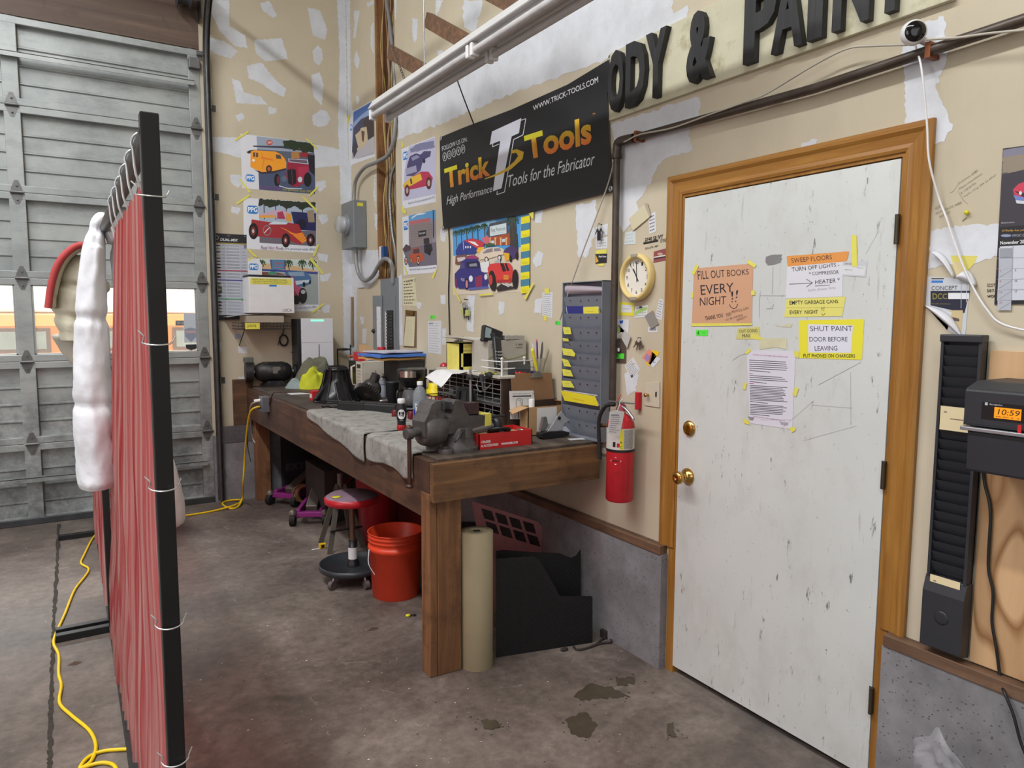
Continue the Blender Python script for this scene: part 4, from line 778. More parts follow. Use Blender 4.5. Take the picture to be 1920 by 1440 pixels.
P = V((-.05, da.y+(db.y-da.y)*.9, da.z-.29)); build(M().lathe([(.018,0),(.018,.008),(.01,.012),(.008,.02),(0,.02)], P, (-1,0,0),12), 'latch', BLACKP, dd)
wb = thing('switch_plate', 'blue and white switch box at the foot of the stud bay wiring', 'switch', at(718,490, x=-.01)); P = at(716,474, x=-.0); build(M().bb(-.012, P.y-.02, P.z-.075,.0, P.y+.03, P.z+.05), 'plate', WHITEP, wb); build(M().bb(-.014, P.y-.075, P.z-.06,.02, P.y-.02, P.z+.045), 'blue_box', mat('blue_box_plastic', (38,74,132),.5), wb)
one(Art({'x': 0}, C6).slab([(178,1065),(215,1058),(212,1190),(176,1185)], (214,214,216)).m, 'paper_label', PRINT, 'small white label left of the breaker panel door', 'label')
A = Art({'x': 0}, C6); A.slab([(80,795),(96,795),(98,1210),(78,1210)], (150,126,96),.012); one(A.m, 'wooden_stick', PRINTM, 'thin wooden stick hanging on the wall left of the breaker panel', 'stick')
# ------------------------------------------------------------------ small papers on the right wall
def note(name, crop, quad, col, label, cat='note', lines=None, plane=None, tapes=(), texts=(), th=.0005, extra=None, group=None):
    A = Art(plane or {'x': 0}, crop); A.slab(quad, col, th)
    if lines:
        n, c = lines; r = random.Random(len(label))
        for i in range(n):
            v = (i+.9)/(n+.8); L_ = [quad[0][k]*(1-v)+quad[3][k]*v for k in (0,1)]; R_ = [quad[1][k]*(1-v)+quad[2][k]*v for k in (0,1)]
            u = .1; e = r.uniform(.7,.92)
            while u < e:
                w = r.uniform(.06,.2); A.line([(L_[0]*(1-u)+R_[0]*u, L_[1]*(1-u)+R_[1]*u),(L_[0]*(1-min(u+w, e))+R_[0]*min(u+w, e), L_[1]*(1-min(u+w, e))+R_[1]*min(u+w, e))], abs(quad[3][1]-quad[0][1])/(n*3.4), c); u += w+.05
                A.k -= 1
            A.k += 0
        A.k += 1
    for t in texts: A.text(*t)
    if extra: extra(A)
    A.info = (name, label, cat, group); return finish(A, tapes)
WP = (214,215,218)
note('paper_note', C6, [(515,646),(620,628),(650,640),(645,872),(517,870)][:2]+[(640,872),(517,870)], (212,206,172), 'cream handwritten sheet pinned above the first clipboard, left of the banner cord', lines=(8, '55504a'), texts=[('NOTICE', [(545,655),(625,642),(625,664),(545,676)], '4c4846')])
def clipboard(nm, P0, quadpx, crop, col, label, face):
    pass
A = Art({'x': 0}, C6); A.slab([(540,912),(634,912),(632,1225),(524,1218)], (116,88,62),.003); A.slab_ = 1
cb = one(A.m, 'clipboard', PRINTM, 'brown clipboard with yellowed list hanging on the wall under the cream sheet', 'clipboard')
A = Art({'x': -.0045}, C6); A.slab([(545,960),(624,960),(612,1212),(526,1208)], (208,202,168)); scrib(A, 550,985,605,1200,14, '8a8468', 1.6); build(A.m, 'paper', PRINT, cb)
A = Art({'x': -.006}, C6); A.slab([(538,905),(612,912),(606,955),(545,930)], None, .006); build(A.m, 'clip', BRASS, cb)
note('paper_note', C6, [(730,1002),(845,995),(845,1282),(732,1262)], WP, 'white printed form on the wall behind the paper stack', lines=(12, 'b0b0b4'), texts=[('<+>', [(738,1012),(775,1008),(775,1026),(738,1030)], '3a5068', .03)], tapes=[])
note('sticky_note', C6, [(750,952),(792,948),(792,980),(752,982)], '5fe04c', 'small green sticker above the white printed form', 'sticker', texts=[('G', (755,957,767,976), '1c5c18')])
note('paper_note', C8, [(1062,1012),(1180,1008),(1172,1300),(1060,1268)], WP, 'narrow lined white list between the car show poster and grey card rack', lines=(11, '8a90a4'), tapes=[[(1085,965),(1140,965),(1140,1025),(1088,1025)], [(1075,1268),(1110,1268),(1108,1330),(1080,1330)]])
note('sticky_note', C8, [(1205,1332),(1264,1335),(1262,1378),(1205,1372)], '4be04a', 'small green sticker at the left edge of the grey card rack', 'sticker', texts=[('5', (1212,1340,1228,1366), '1c5c18')])
C9 = (1100,340,4)
note('card', C9, [(68,345),(160,315),(157,402),(70,432)], WP, 'upper white card behind the hanging key ring')
note('card', C9, [(68,432),(158,414),(155,502),(67,506)], WP, 'lower white card below the hanging key ring', lines=(3, '9a9aa0'))
note('card', C9, [(65,543),(153,540),(150,612),(66,620)], '26262a', 'black business card under the key ring cards', tapes=[[(66,520),(150,508),(150,542),(66,545)], [(84,618),(130,615),(130,634),(86,636)]], extra=lambda A: (A.poly([(68,552),(90,600),(68,612)], 'd8a83a'), A.text('Shop & Custom', (90,556,146,574), 'e8e8ec', .02,.2)))
note('paper_note', C9, [(200,243),(355,115),(402,235),(275,383)], WP, 'tilted white sheet high above the wall clock')
note('paper_note', C9, [(315,282),(437,168),(478,262),(345,372)], (206,198,168), 'folded cream leaflet overlapping the tilted white sheet', th=.006, extra=lambda A: A.poly([(430,168),(452,160),(482,256),(470,268)], (176,166,146)))
note('card', C9, [(463,250),(515,228),(522,376),(470,396)], WP, 'white note with a blue pen sketch right of the folded leaflet', lines=(5, '5c6074'))
note('card', C9, [(290,385),(365,366),(369,470),(280,476)], (206,214,214), 'pale blue slip directly above the wall clock', lines=(3, 'b4c0c4'))
A = Art({'x': 0}, C9); A.text('2740 SE IVY', [(432,428),(575,396),(577,430),(436,452)], None, .03,.2); A.line([(425,466),(480,455),(536,444)], 15, None); A.text('503-674-1464', [(436,498),(536,474),(538,490),(438,514)], None, 0,.2); A.text('SE 92ND', [(550,436),(600,425),(600,452),(552,460)], None, 0,.2); one(A.m, 'wall_writing', mat('marker_ink', (34,32,34),.6), 'black marker address written on the wall right of the slips above the clock', 'writing')
note('card', C9, [(503,528),(592,503),(592,592),(500,612)], (142,74,78), 'dark red business card beside the door casing', extra=lambda A: (A.poly([(505,566),(590,550),(590,562),(503,580)], 'd8cfcc'), A.ell(550,545,20,11, 'b8a08a'), A.poly([(504,575),(590,560),(590,570),(504,586)], '2c2426')))
note('card', C9, [(243,903),(358,914),(354,1012),(240,1003)], (222,214,70), 'yellow framed card under the wall clock', extra=lambda A: (A.poly([(257,926),(342,928),(340,984),(256,982)], WP), A.line([(270,955),(320,957)], 3, '8a8a90')))
note('card', C9, [(364,938),(460,928),(455,1015),(359,1027)], WP, 'white and green business card right of the yellow framed card', lines=(4, '9aa09a'), extra=lambda A: (A.ell(405,945,12,8, '30343c'), A.poly([(362,980),(395,960),(455,940),(455,960),(400,985),(361,1010)], '9cc46a')))
note('card', C9, [(545,878),(577,890),(562,1042),(512,1022)], WP, 'tilted white printed tag against the door casing below the clock', lines=(7, '7a7c84'))
note('metal_plate', C9, [(434,1010),(496,968),(540,1070),(482,1108)], (140,136,130), 'tilted dull grey plate below the wall clock', 'plate', th=.004)
note('card', C9, [(464,1090),(532,1086),(530,1134),(458,1132)], WP, 'small photo card peeking from under the grey plate', extra=lambda A: A.poly([(474,1096),(524,1094),(520,1120),(470,1118)], '8a8c92'))
note('paper_note', C9, [(215,1035),(318,1036),(312,1140),(222,1126)], WP, 'white sheet with a blue eagle mark beside the pipe', extra=lambda A: A.poly([(245,1046),(275,1042),(270,1066),(250,1066)], '2d5cb8'))
note('card', C9, [(213,1080),(240,1072),(283,1122),(240,1174),(214,1158)][:4], WP, 'tilted green and white card overlapping the eagle sheet', extra=lambda A: A.ell(236,1116,16,26, 'a8c46c'))
note('paper_note', C9, [(286,1110),(330,1168),(302,1252),(262,1180)], (186,184,180), 'curled grey paper hanging beside the brown switch plate', th=.01)
sp = one(Art({'x': 0}, C9).slab([(212,1180),(295,1176),(291,1360),(213,1356)], (88,74,68),.006).m, 'light_switch', PRINT, 'brown light switch plate with green sticker below the clock', 'switch', bevel=.001)
A = Art({'x': -.0075}, C9, lift=0); A.slab([(231,1250),(246,1250),(246,1276),(231,1276)], (214,210,204),.012); build(A.m, 'toggle', PRINT, sp); A = Art({'x': -.007}, C9, lift=0); A.slab([(216,1290),(282,1292),(280,1332),(215,1330)], (90,226,66)); A.ell(226,1308,7,14, '1c6c20'); build(A.m, 'green_sticker', PRINT, sp); A = Art({'x': -.0068}, C9, lift=0); A.ell(243,1215,5,5, None); build(A.m, 'screw', STEEL, sp)
note('card', (1100,680,4.8), [(340,28),(420,-50),(482,62),(405,162)], WP, 'white diamond-tilted tag below the hanging keys', lines=(8, '8c8e96'), extra=lambda A: (A.line([(385,15),(440,8)], 4, 'b09a4a'), A.poly([(392,118),(412,104),(420,122),(402,138)], '4c5056')))
note('card', C9, [(444,1366),(498,1262),(548,1282),(470,1388)], (236,196,20), 'yellow card at the back of the fanned pair beside the casing')
note('card', C9, [(415,1322),(465,1256),(516,1300),(470,1370)], (228,142,118), 'salmon pink card of the fanned cards beside the casing', extra=lambda A: A.poly([(450,1290),(478,1320),(456,1352),(432,1326)], '9c86b8'))
note('card', C9, [(464,1366),(516,1304),(554,1332),(500,1398)], WP, 'white card in front of the fanned cards beside the casing', extra=lambda A: (A.ell(508,1352,9,10, '6a78c0'), A.ell(510,1350,6,7, WP)))
A = Art({'x': 0}, (1100,680,4.8)); A.slab([(520,182),(657,172),(656,405),(520,384)], (196,188,168),.004); kp = one(A.m, 'key_plate', PRINT, 'cream cover plate with knob and keyhole beside the door casing', 'plate', bevel=.001)
P = at(1100+555/4.8,680+290/4.8, x=-.005); build(M().lathe([(.006,0),(.005,.01),(.009,.014),(.009,.02),(0,.022)], P, (-1,0,0),14), 'knob', BRASS, kp); A = Art({'x': -.0048}, (1100,680,4.8), lift=0); A.poly([(618,262),(632,262),(630,310),(618,312),(616,285)], None); build(A.m, 'keyhole', BLACKP, kp)
A = Art({'x': 0}, C6); A.slab([(148,718),(195,716),(195,724),(148,726)], (120,108,90)); one(A.m, 'nail', PRINTM, 'bent nail in the wall above the breaker panel door', 'nail')
def keyring(P, label, n, r=.016, col=STEEL, fob=None, ringr=.011):
    t = thing('key_ring', label, 'keys', P); build(M().cyl(P+V((.012,0,0)), P+V((-.012,0,.003)),.0022), 'nail', DKSTEEL, t)
    m = M(); c = P+V((-.008,0,-ringr+.002)); m.tube([c+V((0, math.cos(a)*ringr, math.sin(a)*ringr)) for a in [2*PI*i/18 for i in range(18)]], .0011,6, closed=True); build(m, 'ring', STEEL, t)
    for i in range(n):
        a = (-.5+i/(max(1, n-1)))*1.5; d = V((0, math.sin(a),-math.cos(a))); b = c+d*ringr*.9+V((-.001*i, 0,0)); s = V((0, d.z, -d.y)); m = M()
        m.prism([(-r*.5,0),(r*.5,0),(r*.62, r*.6),(r*.4, r*1.1),(r*.2, r*1.2),(r*.2, r*2.4),(0, r*2.7),(-r*.2, r*2.3),(-r*.12, r*1.9),(-r*.2, r*1.6),(-r*.2, r*1.2),(-r*.4, r*1.1),(-r*.62, r*.6)], .0018, b, s, d); build(m, 'key', col, t)
    if fob: m = M(); m.bb(c.x-.007, c.y-.012, c.z-ringr-.05, c.x+.002, c.y+.008, c.z-ringr-.004); build(m, 'fob', BLACKP, t, bevel=.003)
keyring(at(1200,634, x=-.006), 'bunch of old brown keys on a nail below the clock', 4,.014, mat('old_key', (112,102,92),.4,.8))
keyring(at(1126,421, x=-.008), 'key ring with black fob hanging over two white cards', 2,.012, DKSTEEL, True, .014)
# clock
P = at(1196,520, x=-.01); R_ = abs(at(1196,476, x=-.01).z-at(1196,565, x=-.01).z)/2
ck = thing('wall_clock', 'round cream-rimmed wall clock with black numerals left of the door', 'clock', (0, P.y, P.z-R_))
build(M().lathe([(R_*.96,0),(R_, .012),(R_*.97,.030),(R_*.88,.036),(R_*.80,.030),(R_*.78,.016)], (-.001, P.y, P.z),(-1,0,0),48, cap=False), 'rim', mat('clock_cream', (222,198,132),.4,0,.06), ck); build(M().cyl((-.001, P.y, P.z),(-.016, P.y, P.z), R_*.82, n=40), 'dial', mat('dial_white', (226,222,212),.6,0,.03), ck)
nm = M()
for i in range(1,13):
    a = i*PI/6; s = str(i); w = R_*.10*len(s); cy = P.y-math.sin(a)*R_*.63; cz = P.z+math.cos(a)*R_*.63-R_*.075; nm.text(s, (-.0163, cy, cz),(0,-1,0),(0,0,1), R_*.15, w, .0003,0,0,0, True)
build(nm, 'numerals', mat('clock_ink', (30,28,28),.5), ck)
for nme, ang, ln_, w, mm in (('hour_hand', -1.02*PI/6,.42,.022, BLACKP),('minute_hand', -.10*PI/6,.66,.014, BLACKP),('second_hand', -1.72*PI/6+.25,.72,.005, BLACKP)):
    d = V((0,-math.sin(ang), math.cos(ang))); p = V((-.0175, P.y, P.z)); build(M().beam(p-d*R_*.2, p+d*R_*ln_, R_*w*2,.001,(1,0,0)), nme, mm, ck)
for s in (1,-1): build(M().bb(-.039, P.y-R_*.2, P.z+s*R_*.9-R_*.07,-.034, P.y+R_*.2, P.z+s*R_*.9+R_*.07), 'end_cap', mat('clock_grey_cap', (160,154,138),.4), ck, bevel=.002)
# ------------------------------------------------------------------ notices on the white door
CD = (1270,440,3.6); DP = {'x': -.008}
INK = '2f2d33'
A = Art(DP, CD); A.slab([(112,228),(512,194),(503,600),(98,602)], (206,160,128))
for s, q, b in (('FILL OUT BOOKS', [(135,245),(480,232),(482,268),(140,305)], .0),('EVERY', [(155,342),(378,325),(380,385),(160,408)], .0),('NIGHT', [(152,425),(330,414),(326,470),(152,480)], .0),('!!', [(362,385),(412,372),(405,425),(366,440)], .0),('THANK YOU', [(185,552),(306,530),(308,556),(190,582)], .01),('TERI', [(325,535),(360,522),(362,545),(328,556)], -.005),('PAYROLL CAN', [(366,514),(478,486),(480,502),(370,532)], -.01),('DO BE WRONG', [(325,570),(440,535),(442,550),(328,582)], -.01),('WITHOUT IT', [(398,572),(468,546),(470,560),(402,586)], -.01)): A.text(s, q, INK, b)
A.line([(352,470),(360,488),(378,500),(398,492),(408,466)], 4, INK); A.ell(370,452,4,4, INK); A.ell(394,450,4,4, INK)
A.info = ('door_notice', 'tan paper notice reading FILL OUT BOOKS EVERY NIGHT on the white door', 'notice', None)
finish(A, [[(95,262),(125,200),(146,210),(112,275)], [(478,168),(535,205),(520,225),(470,190)], [(92,385),(108,388),(108,430),(92,425)], [(498,378),(522,375),(524,408),(498,410)], [(92,598),(505,598),(503,612),(92,618)]])
A = Art(DP, CD); A.slab([(742,200),(1118,180),(1114,418),(732,432)], (216,216,224)); A.poly([(738,145),(1158,112),(1152,150),(1140,180),(744,215)], (222,150,78))
for s, q in (('SWEEP FLOORS', [(768,160),(1042,136),(1044,166),(772,192)]),('TURN OFF LIGHTS -', [(770,222),(1092,190),(1092,214),(775,250)]),('* COMPRESSOR', [(888,252),(1088,238),(1090,264),(890,274)]),('HEATER *', [(930,306),(1096,290),(1096,320),(930,334)])): A.text(s, q, INK)
A.line([(755,334),(908,326)], 4, '5c5c66'); A.line([(870,300),(912,325),(872,352)], 4, '5c5c66'); A.line([(930,346),(1030,340)], 3, '5c5c66'); A.text('turn down first', [(880,364),(1070,348),(1070,366),(880,384)], 'b4b4be')
A.info = ('door_notice', 'white notice with orange SWEEP FLOORS strip on the white door', 'notice', None); finish(A)
A = Art(DP, CD); A.slab([(738,434),(1138,418),(1105,512),(1112,550),(720,556),(734,500)][:2]+[(1112,550),(720,556)], (222,216,118)); A.text('EMPTY GARBAGE CANS', [(756,446),(1084,438),(1086,462),(758,474)], INK, .01); A.text('EVERY  NIGHT', [(758,512),(950,508),(950,534),(760,538)], INK, .01); A.text('!!', [(972,490),(994,486),(990,514),(974,516)], INK); A.line([(972,532),(984,546),(998,530)], 3, INK); A.line([(735,494),(1120,490)], 2, 'b8b060')
A.info = ('tape_note', 'yellow tape strips reading EMPTY GARBAGE CANS on the white door', 'notice', None); finish(A)
A = Art(DP, CD); A.slab([(820,578),(1262,570),(1246,845),(820,832)], (228,220,62)); A.poly([(882,604),(1186,612),(1172,798),(884,796)], (218,218,230))
for s, q in (('SHUT PAINT', [(895,618),(1180,614),(1182,650),(898,652)]),('DOOR BEFORE', [(890,690),(1148,690),(1148,720),(892,722)]),('LEAVING', [(926,752),(1080,750),(1080,782),(928,784)])): A.text(s, q, '34344a')
A.text('PUT PHONES ON CHARGERS', [(850,804),(1200,806),(1200,830),(850,830)], INK, .01)
A.info = ('door_notice', 'white notice in bright yellow tape reading SHUT PAINT DOOR BEFORE LEAVING', 'notice', None); finish(A)
A = Art(DP, CD); A.slab([(468,783),(798,785),(776,1315),(488,1272)], (214,212,224)); A.text('NOTICE TO CUSTOMERS, BOSS & EMPLOYEES', [(510,806),(745,822),(745,832),(510,816)], 'a8486c')
r = random.Random(5)
for (ya, yb, n) in ((846,915,6),(950,990,4),(1018,1125,11),(1145,1210,7)):
    for i in range(n):
        y = ya+(yb-ya)*i/max(1, n-1); A.line([(484+.02*(y-800), y),(484+r.uniform(225,262) if i < n-1 else 484+r.uniform(60,150), y+14)], 4.4, '50505c'); A.k -= 1
A.line([(484,938),(510,940)], 4, 'a8486c'); A.line([(484,1004),(515,1006)], 4, 'a8486c'); A.text('THANK YOU FOR YOUR COOPERATION, BILL & JOE', [(510,1222),(730,1254),(730,1262),(510,1232)], 'a8486c'); A.poly([(476,1225),(520,1235),(505,1255),(488,1250)], '8c8a90', jag=3); A.poly([(690,1262),(750,1268),(745,1288),(700,1284)], 'a4a0a8', jag=3)
A.info = ('door_notice', 'long white typed letter taped low in the middle of the white door', 'notice', None)
finish(A, [[(455,800),(485,765),(500,782),(470,808)], [(785,782),(825,795),(815,835),(792,822)], [(440,1040),(452,998),(470,1005),(458,1050)], [(795,1028),(820,1038),(800,1095),(775,1078)], [(440,1240),(482,1255),(490,1285),(450,1272)], [(750,1302),(795,1298),(800,1318),(775,1336)]])
note('tape_note', CD, [(408,632),(554,622),(560,705),(396,705)], (204,198,120), 'torn yellow tape reading OUT GOING MAIL under the tan notice', 'notice', plane=DP, texts=[('OUT GOING', [(418,642),(540,636),(540,658),(418,662)], INK),('MAIL', [(436,672),(500,670),(500,692),(438,694)], INK)], extra=lambda A: A.poly([(498,668),(540,676),(584,705),(560,712),(492,700)], 'dcd468'))
note('sticky_note', CD, [(125,643),(208,642),(206,684),(126,682)], '58e848', 'green sticker on the white door below the tan notice', 'sticker', plane=DP, texts=[('4', (132,648,148,678), '1c5c1c')], extra=lambda A: A.line([(170,662),(186,662)], 3, '1c8c2c'))
note('card', CD, [(1104,178),(1284,180),(1272,286),(1100,276)], (196,198,204), 'grey-edged business card under a strip of yellow tape on the door', 'card', plane=DP, tapes=[[(1174,0),(1210,6),(1214,214),(1178,216)]], extra=lambda A: (A.poly([(1112,208),(1272,216),(1262,276),(1106,268)], 'd6d8dc'), A.text('AM SALES', [(1130,190),(1196,192),(1196,204),(1130,202)], '5c6068'), A.line([(1130,236),(1182,240)], 4, '8c9098'), A.line([(1212,222),(1258,226)], 3, '8c9098')))
m = Art(DP, CD); m.poly([(598,150),(640,135),(706,133),(700,150),(708,165),(696,172),(700,186),(640,205),(610,206),(595,185)], None, jag=2); one(m.m, 'adhesive_patch', mat('grey_adhesive', (128,128,128),.8), 'rough grey adhesive patch on the door between the notices', 'patch')
m = Art(DP, CD); m.poly([(655,612),(710,614),(760,600),(778,600),(768,625),(700,622)], None); m.poly([(552,700),(738,698),(738,774),(665,760),(555,776)], None); one(m.m, 'tape_scrap', mat('old_tape', (204,200,168),.6), 'scraps of old yellowed tape left above the typed letter', 'tape')
m = Art(DP, CD); [m.line(q, w, None) for q, w in (([(555,560),(552,470),(560,380)], 1.6),([(556,412),(730,412)], 1.6),([(646,215),(640,400)], 1.6),([(950,1015),(1240,860)], 1.8),([(905,1150),(1180,1170)], 1.4),([(850,1390),(1210,1290)], 1.4),([(1168,930),(1172,1285)], 1.2),([(600,500),(640,498),(650,470)], 2),([(370,850),(420,815),(470,800)], 1.8),([(690,1320),(920,1120),(900,1180)], 1.2),([(1345,0),(1270,130)], 1.2),([(770,1250),(560,1250)], 1))]; one(m.m, 'pencil_mark', mat('pencil', (132,130,134),.7), 'faint pencil lines and scratches drawn on the white door', 'mark')
# ------------------------------------------------------------------ right of the door
CR2 = (1680,240,3.429)
A = Art({'x': 0}, CR2); A.slab([(688,132),(990,92),(990,1130),(632,1135)], (34,34,40),.003); A.poly([(690,140),(985,95),(985,615),(662,638)], '56504e'); A.poly([(690,140),(985,95),(985,150),(688,205)], '7c7a8c'); A.poly([(688,190),(985,140),(985,270),(684,290)], '8d8070', jag=4); A.poly([(684,300),(985,230),(985,615),(662,638)], '3a3640')
A.poly([(752,395),(790,358),(830,345),(985,330),(985,470),(830,480),(758,425)], 'c63a52'); A.poly([(760,405),(830,418),(985,420),(985,450),(820,446)], '2c2a32'); A.poly([(753,430),(830,448),(985,450),(985,480),(770,462)], '6a80c0'); A.poly([(768,462),(830,470),(985,475),(985,500),(775,484)], 'c8ccd4'); A.ell(800,418,10,12, 'd8dce0')
A.text('OReillyAutoParts', [(675,606),(762,602),(762,612),(676,618)], 'c8c8cc'); A.poly([(662,640),(985,618),(985,745),(664,752)], '202026'); A.text("O'Reilly has your parts", [(680,654),(900,645),(900,662),(682,670)], 'c49a3a', .01,.2); A.ell(708,692,34,9, '8a98b8'); A.text('IMPORT DIRECT', [(748,684),(870,680),(870,698),(750,700)], 'a4a8b4')
A.text('November 2025', [(670,728),(850,716),(850,740),(672,750)], 'eef0f4', .01)
A.poly([(668,762),(985,742),(985,1106),(650,1110)], (200,204,214))
for i in range(5):
    y = 838+i*68
    A.poly([(662-i*2.2, y-(66 if i == 0 else 0)),(750-i*2.2, y-(66 if i == 0 else 0)),(748-i*2.2, y+62),(660-i*2.2, y+62)], (176,180,190)); A.line([(650, y),(985, y-8)], 2.5, '8c90a0')
    if i: A.text(('2', '9', '16', '23')[i-1], (668-i, y+6,668+(8 if i < 3 else 14), y+20), 'b04458'); A.text(('3', '10', '17', '24')[i-1], (764, y+2,764+(8 if i < 2 else 14), y+16), '2c2c38'); A.line([(664, y+56),(745, y+6)], 2, '6c6e78')
for k in range(3): A.line([(752+k*88,755),(742+k*88,1106)], 2.5, '8c90a0')
A.line([(664,1040),(664,1040)], 1, '888'*2); A.poly([(668,775),(742,772),(742,830),(668,832)], (150,154,164)); one(A.m, 'wall_calendar', PRINT, 'November wall calendar with a red race car picture right of the door', 'calendar')
A = Art({'x': 0}, CR2); A.slab([(200,955),(476,970),(445,1345),(180,1140)], (196,200,206)); A.poly([(222,1048),(476,1046),(440,1190),(222,1140)], '23263a'); A.rect(228,966,308,972, '23263a'); A.rect(228,980,302,995, '3d7cc8'); A.text('CONCEPT', [(228,1016),(396,1014),(394,1040),(228,1044)], '3a3c46'); A.text('DCC', [(234,1062),(330,1064),(328,1100),(236,1102)], '8a8438', .02); A.rect(336,1060,470,1100, 'e0e2e6'); A.text('Acrylic Urethane', [(228,1124),(350,1126),(350,1138),(228,1136)], '8a8438', .0,.2); A.poly([(345,1172),(430,1172),(420,1310),(340,1290)], 'c8b48a'); A.poly([(360,1215),(405,1225),(408,1245),(375,1240)], '5a4c44'); A.poly([(196,1150),(360,1185),(330,1300),(420,1345)], (206,208,214)); A.line([(420,1000),(418,1160)], 4, '9ab0c8'); A.line([(455,1000),(452,1120)], 4, 'c8ccd4')
dc = one(A.m, 'torn_poster', PRINT, 'torn curling paint leaflet on the wall right of the door casing', 'leaflet')
m = M(); a = at(1680+182/3.429,240+1140/3.429, x=-.004); b = at(1680+345/3.429,240+1180/3.429, x=-.004); c = at(1680+425/3.429,240+1348/3.429, x=-.004)
m.grid(lambda u, v: a.lerp(c, u)+(b-a.lerp(c, .45))*math.sin(PI*u)*v*.75+V((-.02*math.sin(PI*v)*math.sin(PI*u),0,0)),12,8); build(m, 'curled_corner', mat('paper_back', (214,214,220),.6,0,.04), dc, solid=.0005)
for (p, q, s_, lab, nn_) in (((245,815),(382,968),(330,800), 'rolled torn strip', 0),((400,975),(520,1020),(480,865), 'grey torn flap', 1)):
    a, b, c = (at(1680+k[0]/3.429,240+k[1]/3.429, x=-.004) for k in (p, q, s_)); m = M(); m.grid(lambda u, v: a.lerp(b, u)+(c-a.lerp(b, .5))*v*.6*math.sin(PI*min(1, u*.8+.15))+V((-.015*math.sin(PI*v),0,0)),10,8); build(m, 'torn_flap', mat('paper_back', (214,214,220),.6,0,.04), dc, solid=.0005)
note('paper_note', CR2, [(350,820),(524,822),(510,862),(400,990)], (216,206,110), 'yellow taped note behind the torn leaflet', extra=lambda A: A.poly([(372,862),(430,862),(425,968),(392,970)], 'd8c49a'))
A = Art({'x': 0}, CR2); r = random.Random(2)
for s, q in (('Dolemans 6380', [(398,350),(522,265),(524,282),(402,362)]),('Main members', [(404,386),(550,285),(552,300),(408,398)]),('B. 1100 SE 97th', [(416,412),(512,345),(514,360),(420,424)]),('Taylor Ong 206 22 00.61', [(430,440),(640,295),(642,310),(434,452)])): A.text(s, q, None, -.012)
A.line([(395,400),(430,460),(462,490)], 1.5, None); A.line([(345,415),(365,410),(400,362)], 1.5, None); A.line([(425,600),(455,575)], 5, None)
one(A.m, 'wall_writing', mat('faint_pencil', (112,104,96),.7), 'faint slanted pencil writing on the wall between casing and calendar', 'writing')
A = Art({'x': 0}, CR2)
for s, q in (('GLEN', [(250,512),(298,482),(300,500),(254,526)]),('REYNOLDS 4480', [(255,545),(420,470),(422,486),(258,556)]),('503 222', [(276,568),(345,530),(347,544),(280,580)])): A.text(s, q, None, -.012)
one(A.m, 'wall_writing', mat('faint_pencil', (112,104,96),.7), 'short faint pencil writing on the wall close beside the door casing', 'writing')
A = Art({'x': 0}, CR2); A.text('SCOTT', [(586,1000),(650,1000),(650,1020),(586,1022)], None, .01); A.text('587-', [(584,1036),(640,1036),(640,1054),(584,1056)], None, .01); A.text('wor', [(586,1074),(640,1072),(640,1090),(586,1092)], None, .01); one(A.m, 'wall_writing', mat('marker_ink', (34,32,34),.6), 'black marker scrawl partly under the left edge of the calendar', 'writing')
P = at(1815,399, x=0); one(M().lathe([(.004,0),(.003,.004),(.0065,.006),(.006,.012),(0,.013)], P, (-1,0,0),12), 'push_pin', mat('pin_yellow', (214,204,30),.4), 'yellow push pin in the wall left of the calendar', 'pin')
# plywood backing, time clock, black card rack
y_l = at(1858,660, x=-.008).y; zt1 = at(1858,657, x=-.008).z; zb1 = SILLZ+.005
one(M().bb(-.012,-8.2, zb1,-.001, y_l, zt1), 'plywood_sheet', PLY, 'plywood panel behind the time clock at the right edge', 'panel', bevel=.001)
d, y0, y1, z0, z1 = wbox(1858,1842,1765,640,1255,650)
z0 = at(1812,1242, x=-d).z; RK = mat('rack_charcoal', (44,46,52),.45,0,.08)
y1 = at(1764,650, x=-d).y; y0 = at(1841,650, x=-d).y
rk = thing('card_rack', 'tall black time card rack right of the door', 'card rack', (0,(y0+y1)/2, z0))
m = M(); m.bb(-d, y0, z0+.21,-.013, y0+.008, z1); m.bb(-d, y1-.008, z0+.21,-.013, y1, z1); m.bb(-.018, y0, z0+.2,-.013, y1, z1); build(m, 'back_and_sides', RK, rk); build(M().bb(-d-.006, y0-.002, z1-.004,-.013, y1+.002, z1+.018), 'top_cap', RK, rk, bevel=.003)
n = 22; zz0 = z0+.24; ps = (z1-.012-zz0)/n
for i in range(n):
    z = zz0+ps*i; m = M(); vs = [(-d+.014, y0+.009, z),(-d+.014, y1-.009, z),(-d+.001, y1-.009, z+ps*.98),(-d+.001, y0+.009, z+ps*.98)]; m.add(vs+[(a+.003, b, c) for a, b, c in vs], [(0,1,2,3),(7,6,5,4),(3,2,6,7),(0,4,5,1)]); build(m, 'slot', RK, rk)
m = M(); m.prism([(-.013, z0),(-d-.012, z0+.01),(-d-.012, z0+.18),(-d+.002, z0+.225),(-.013, z0+.225)], (y1-y0)+.006,(0, y1+.003,0),(1,0,0),(0,0,1)); hb = build(m, 'bottom_housing', RK, rk, bevel=.004)
P = V((-d-.0125,(y0+y1)/2, z0+.11)); build(M().lathe([(.02,0),(.02,.0012),(.016,.002),(0,.002)], P, (-1,0,0),20), 'oval_badge', mat('badge_dark', (56,58,64),.3,.3), hb)
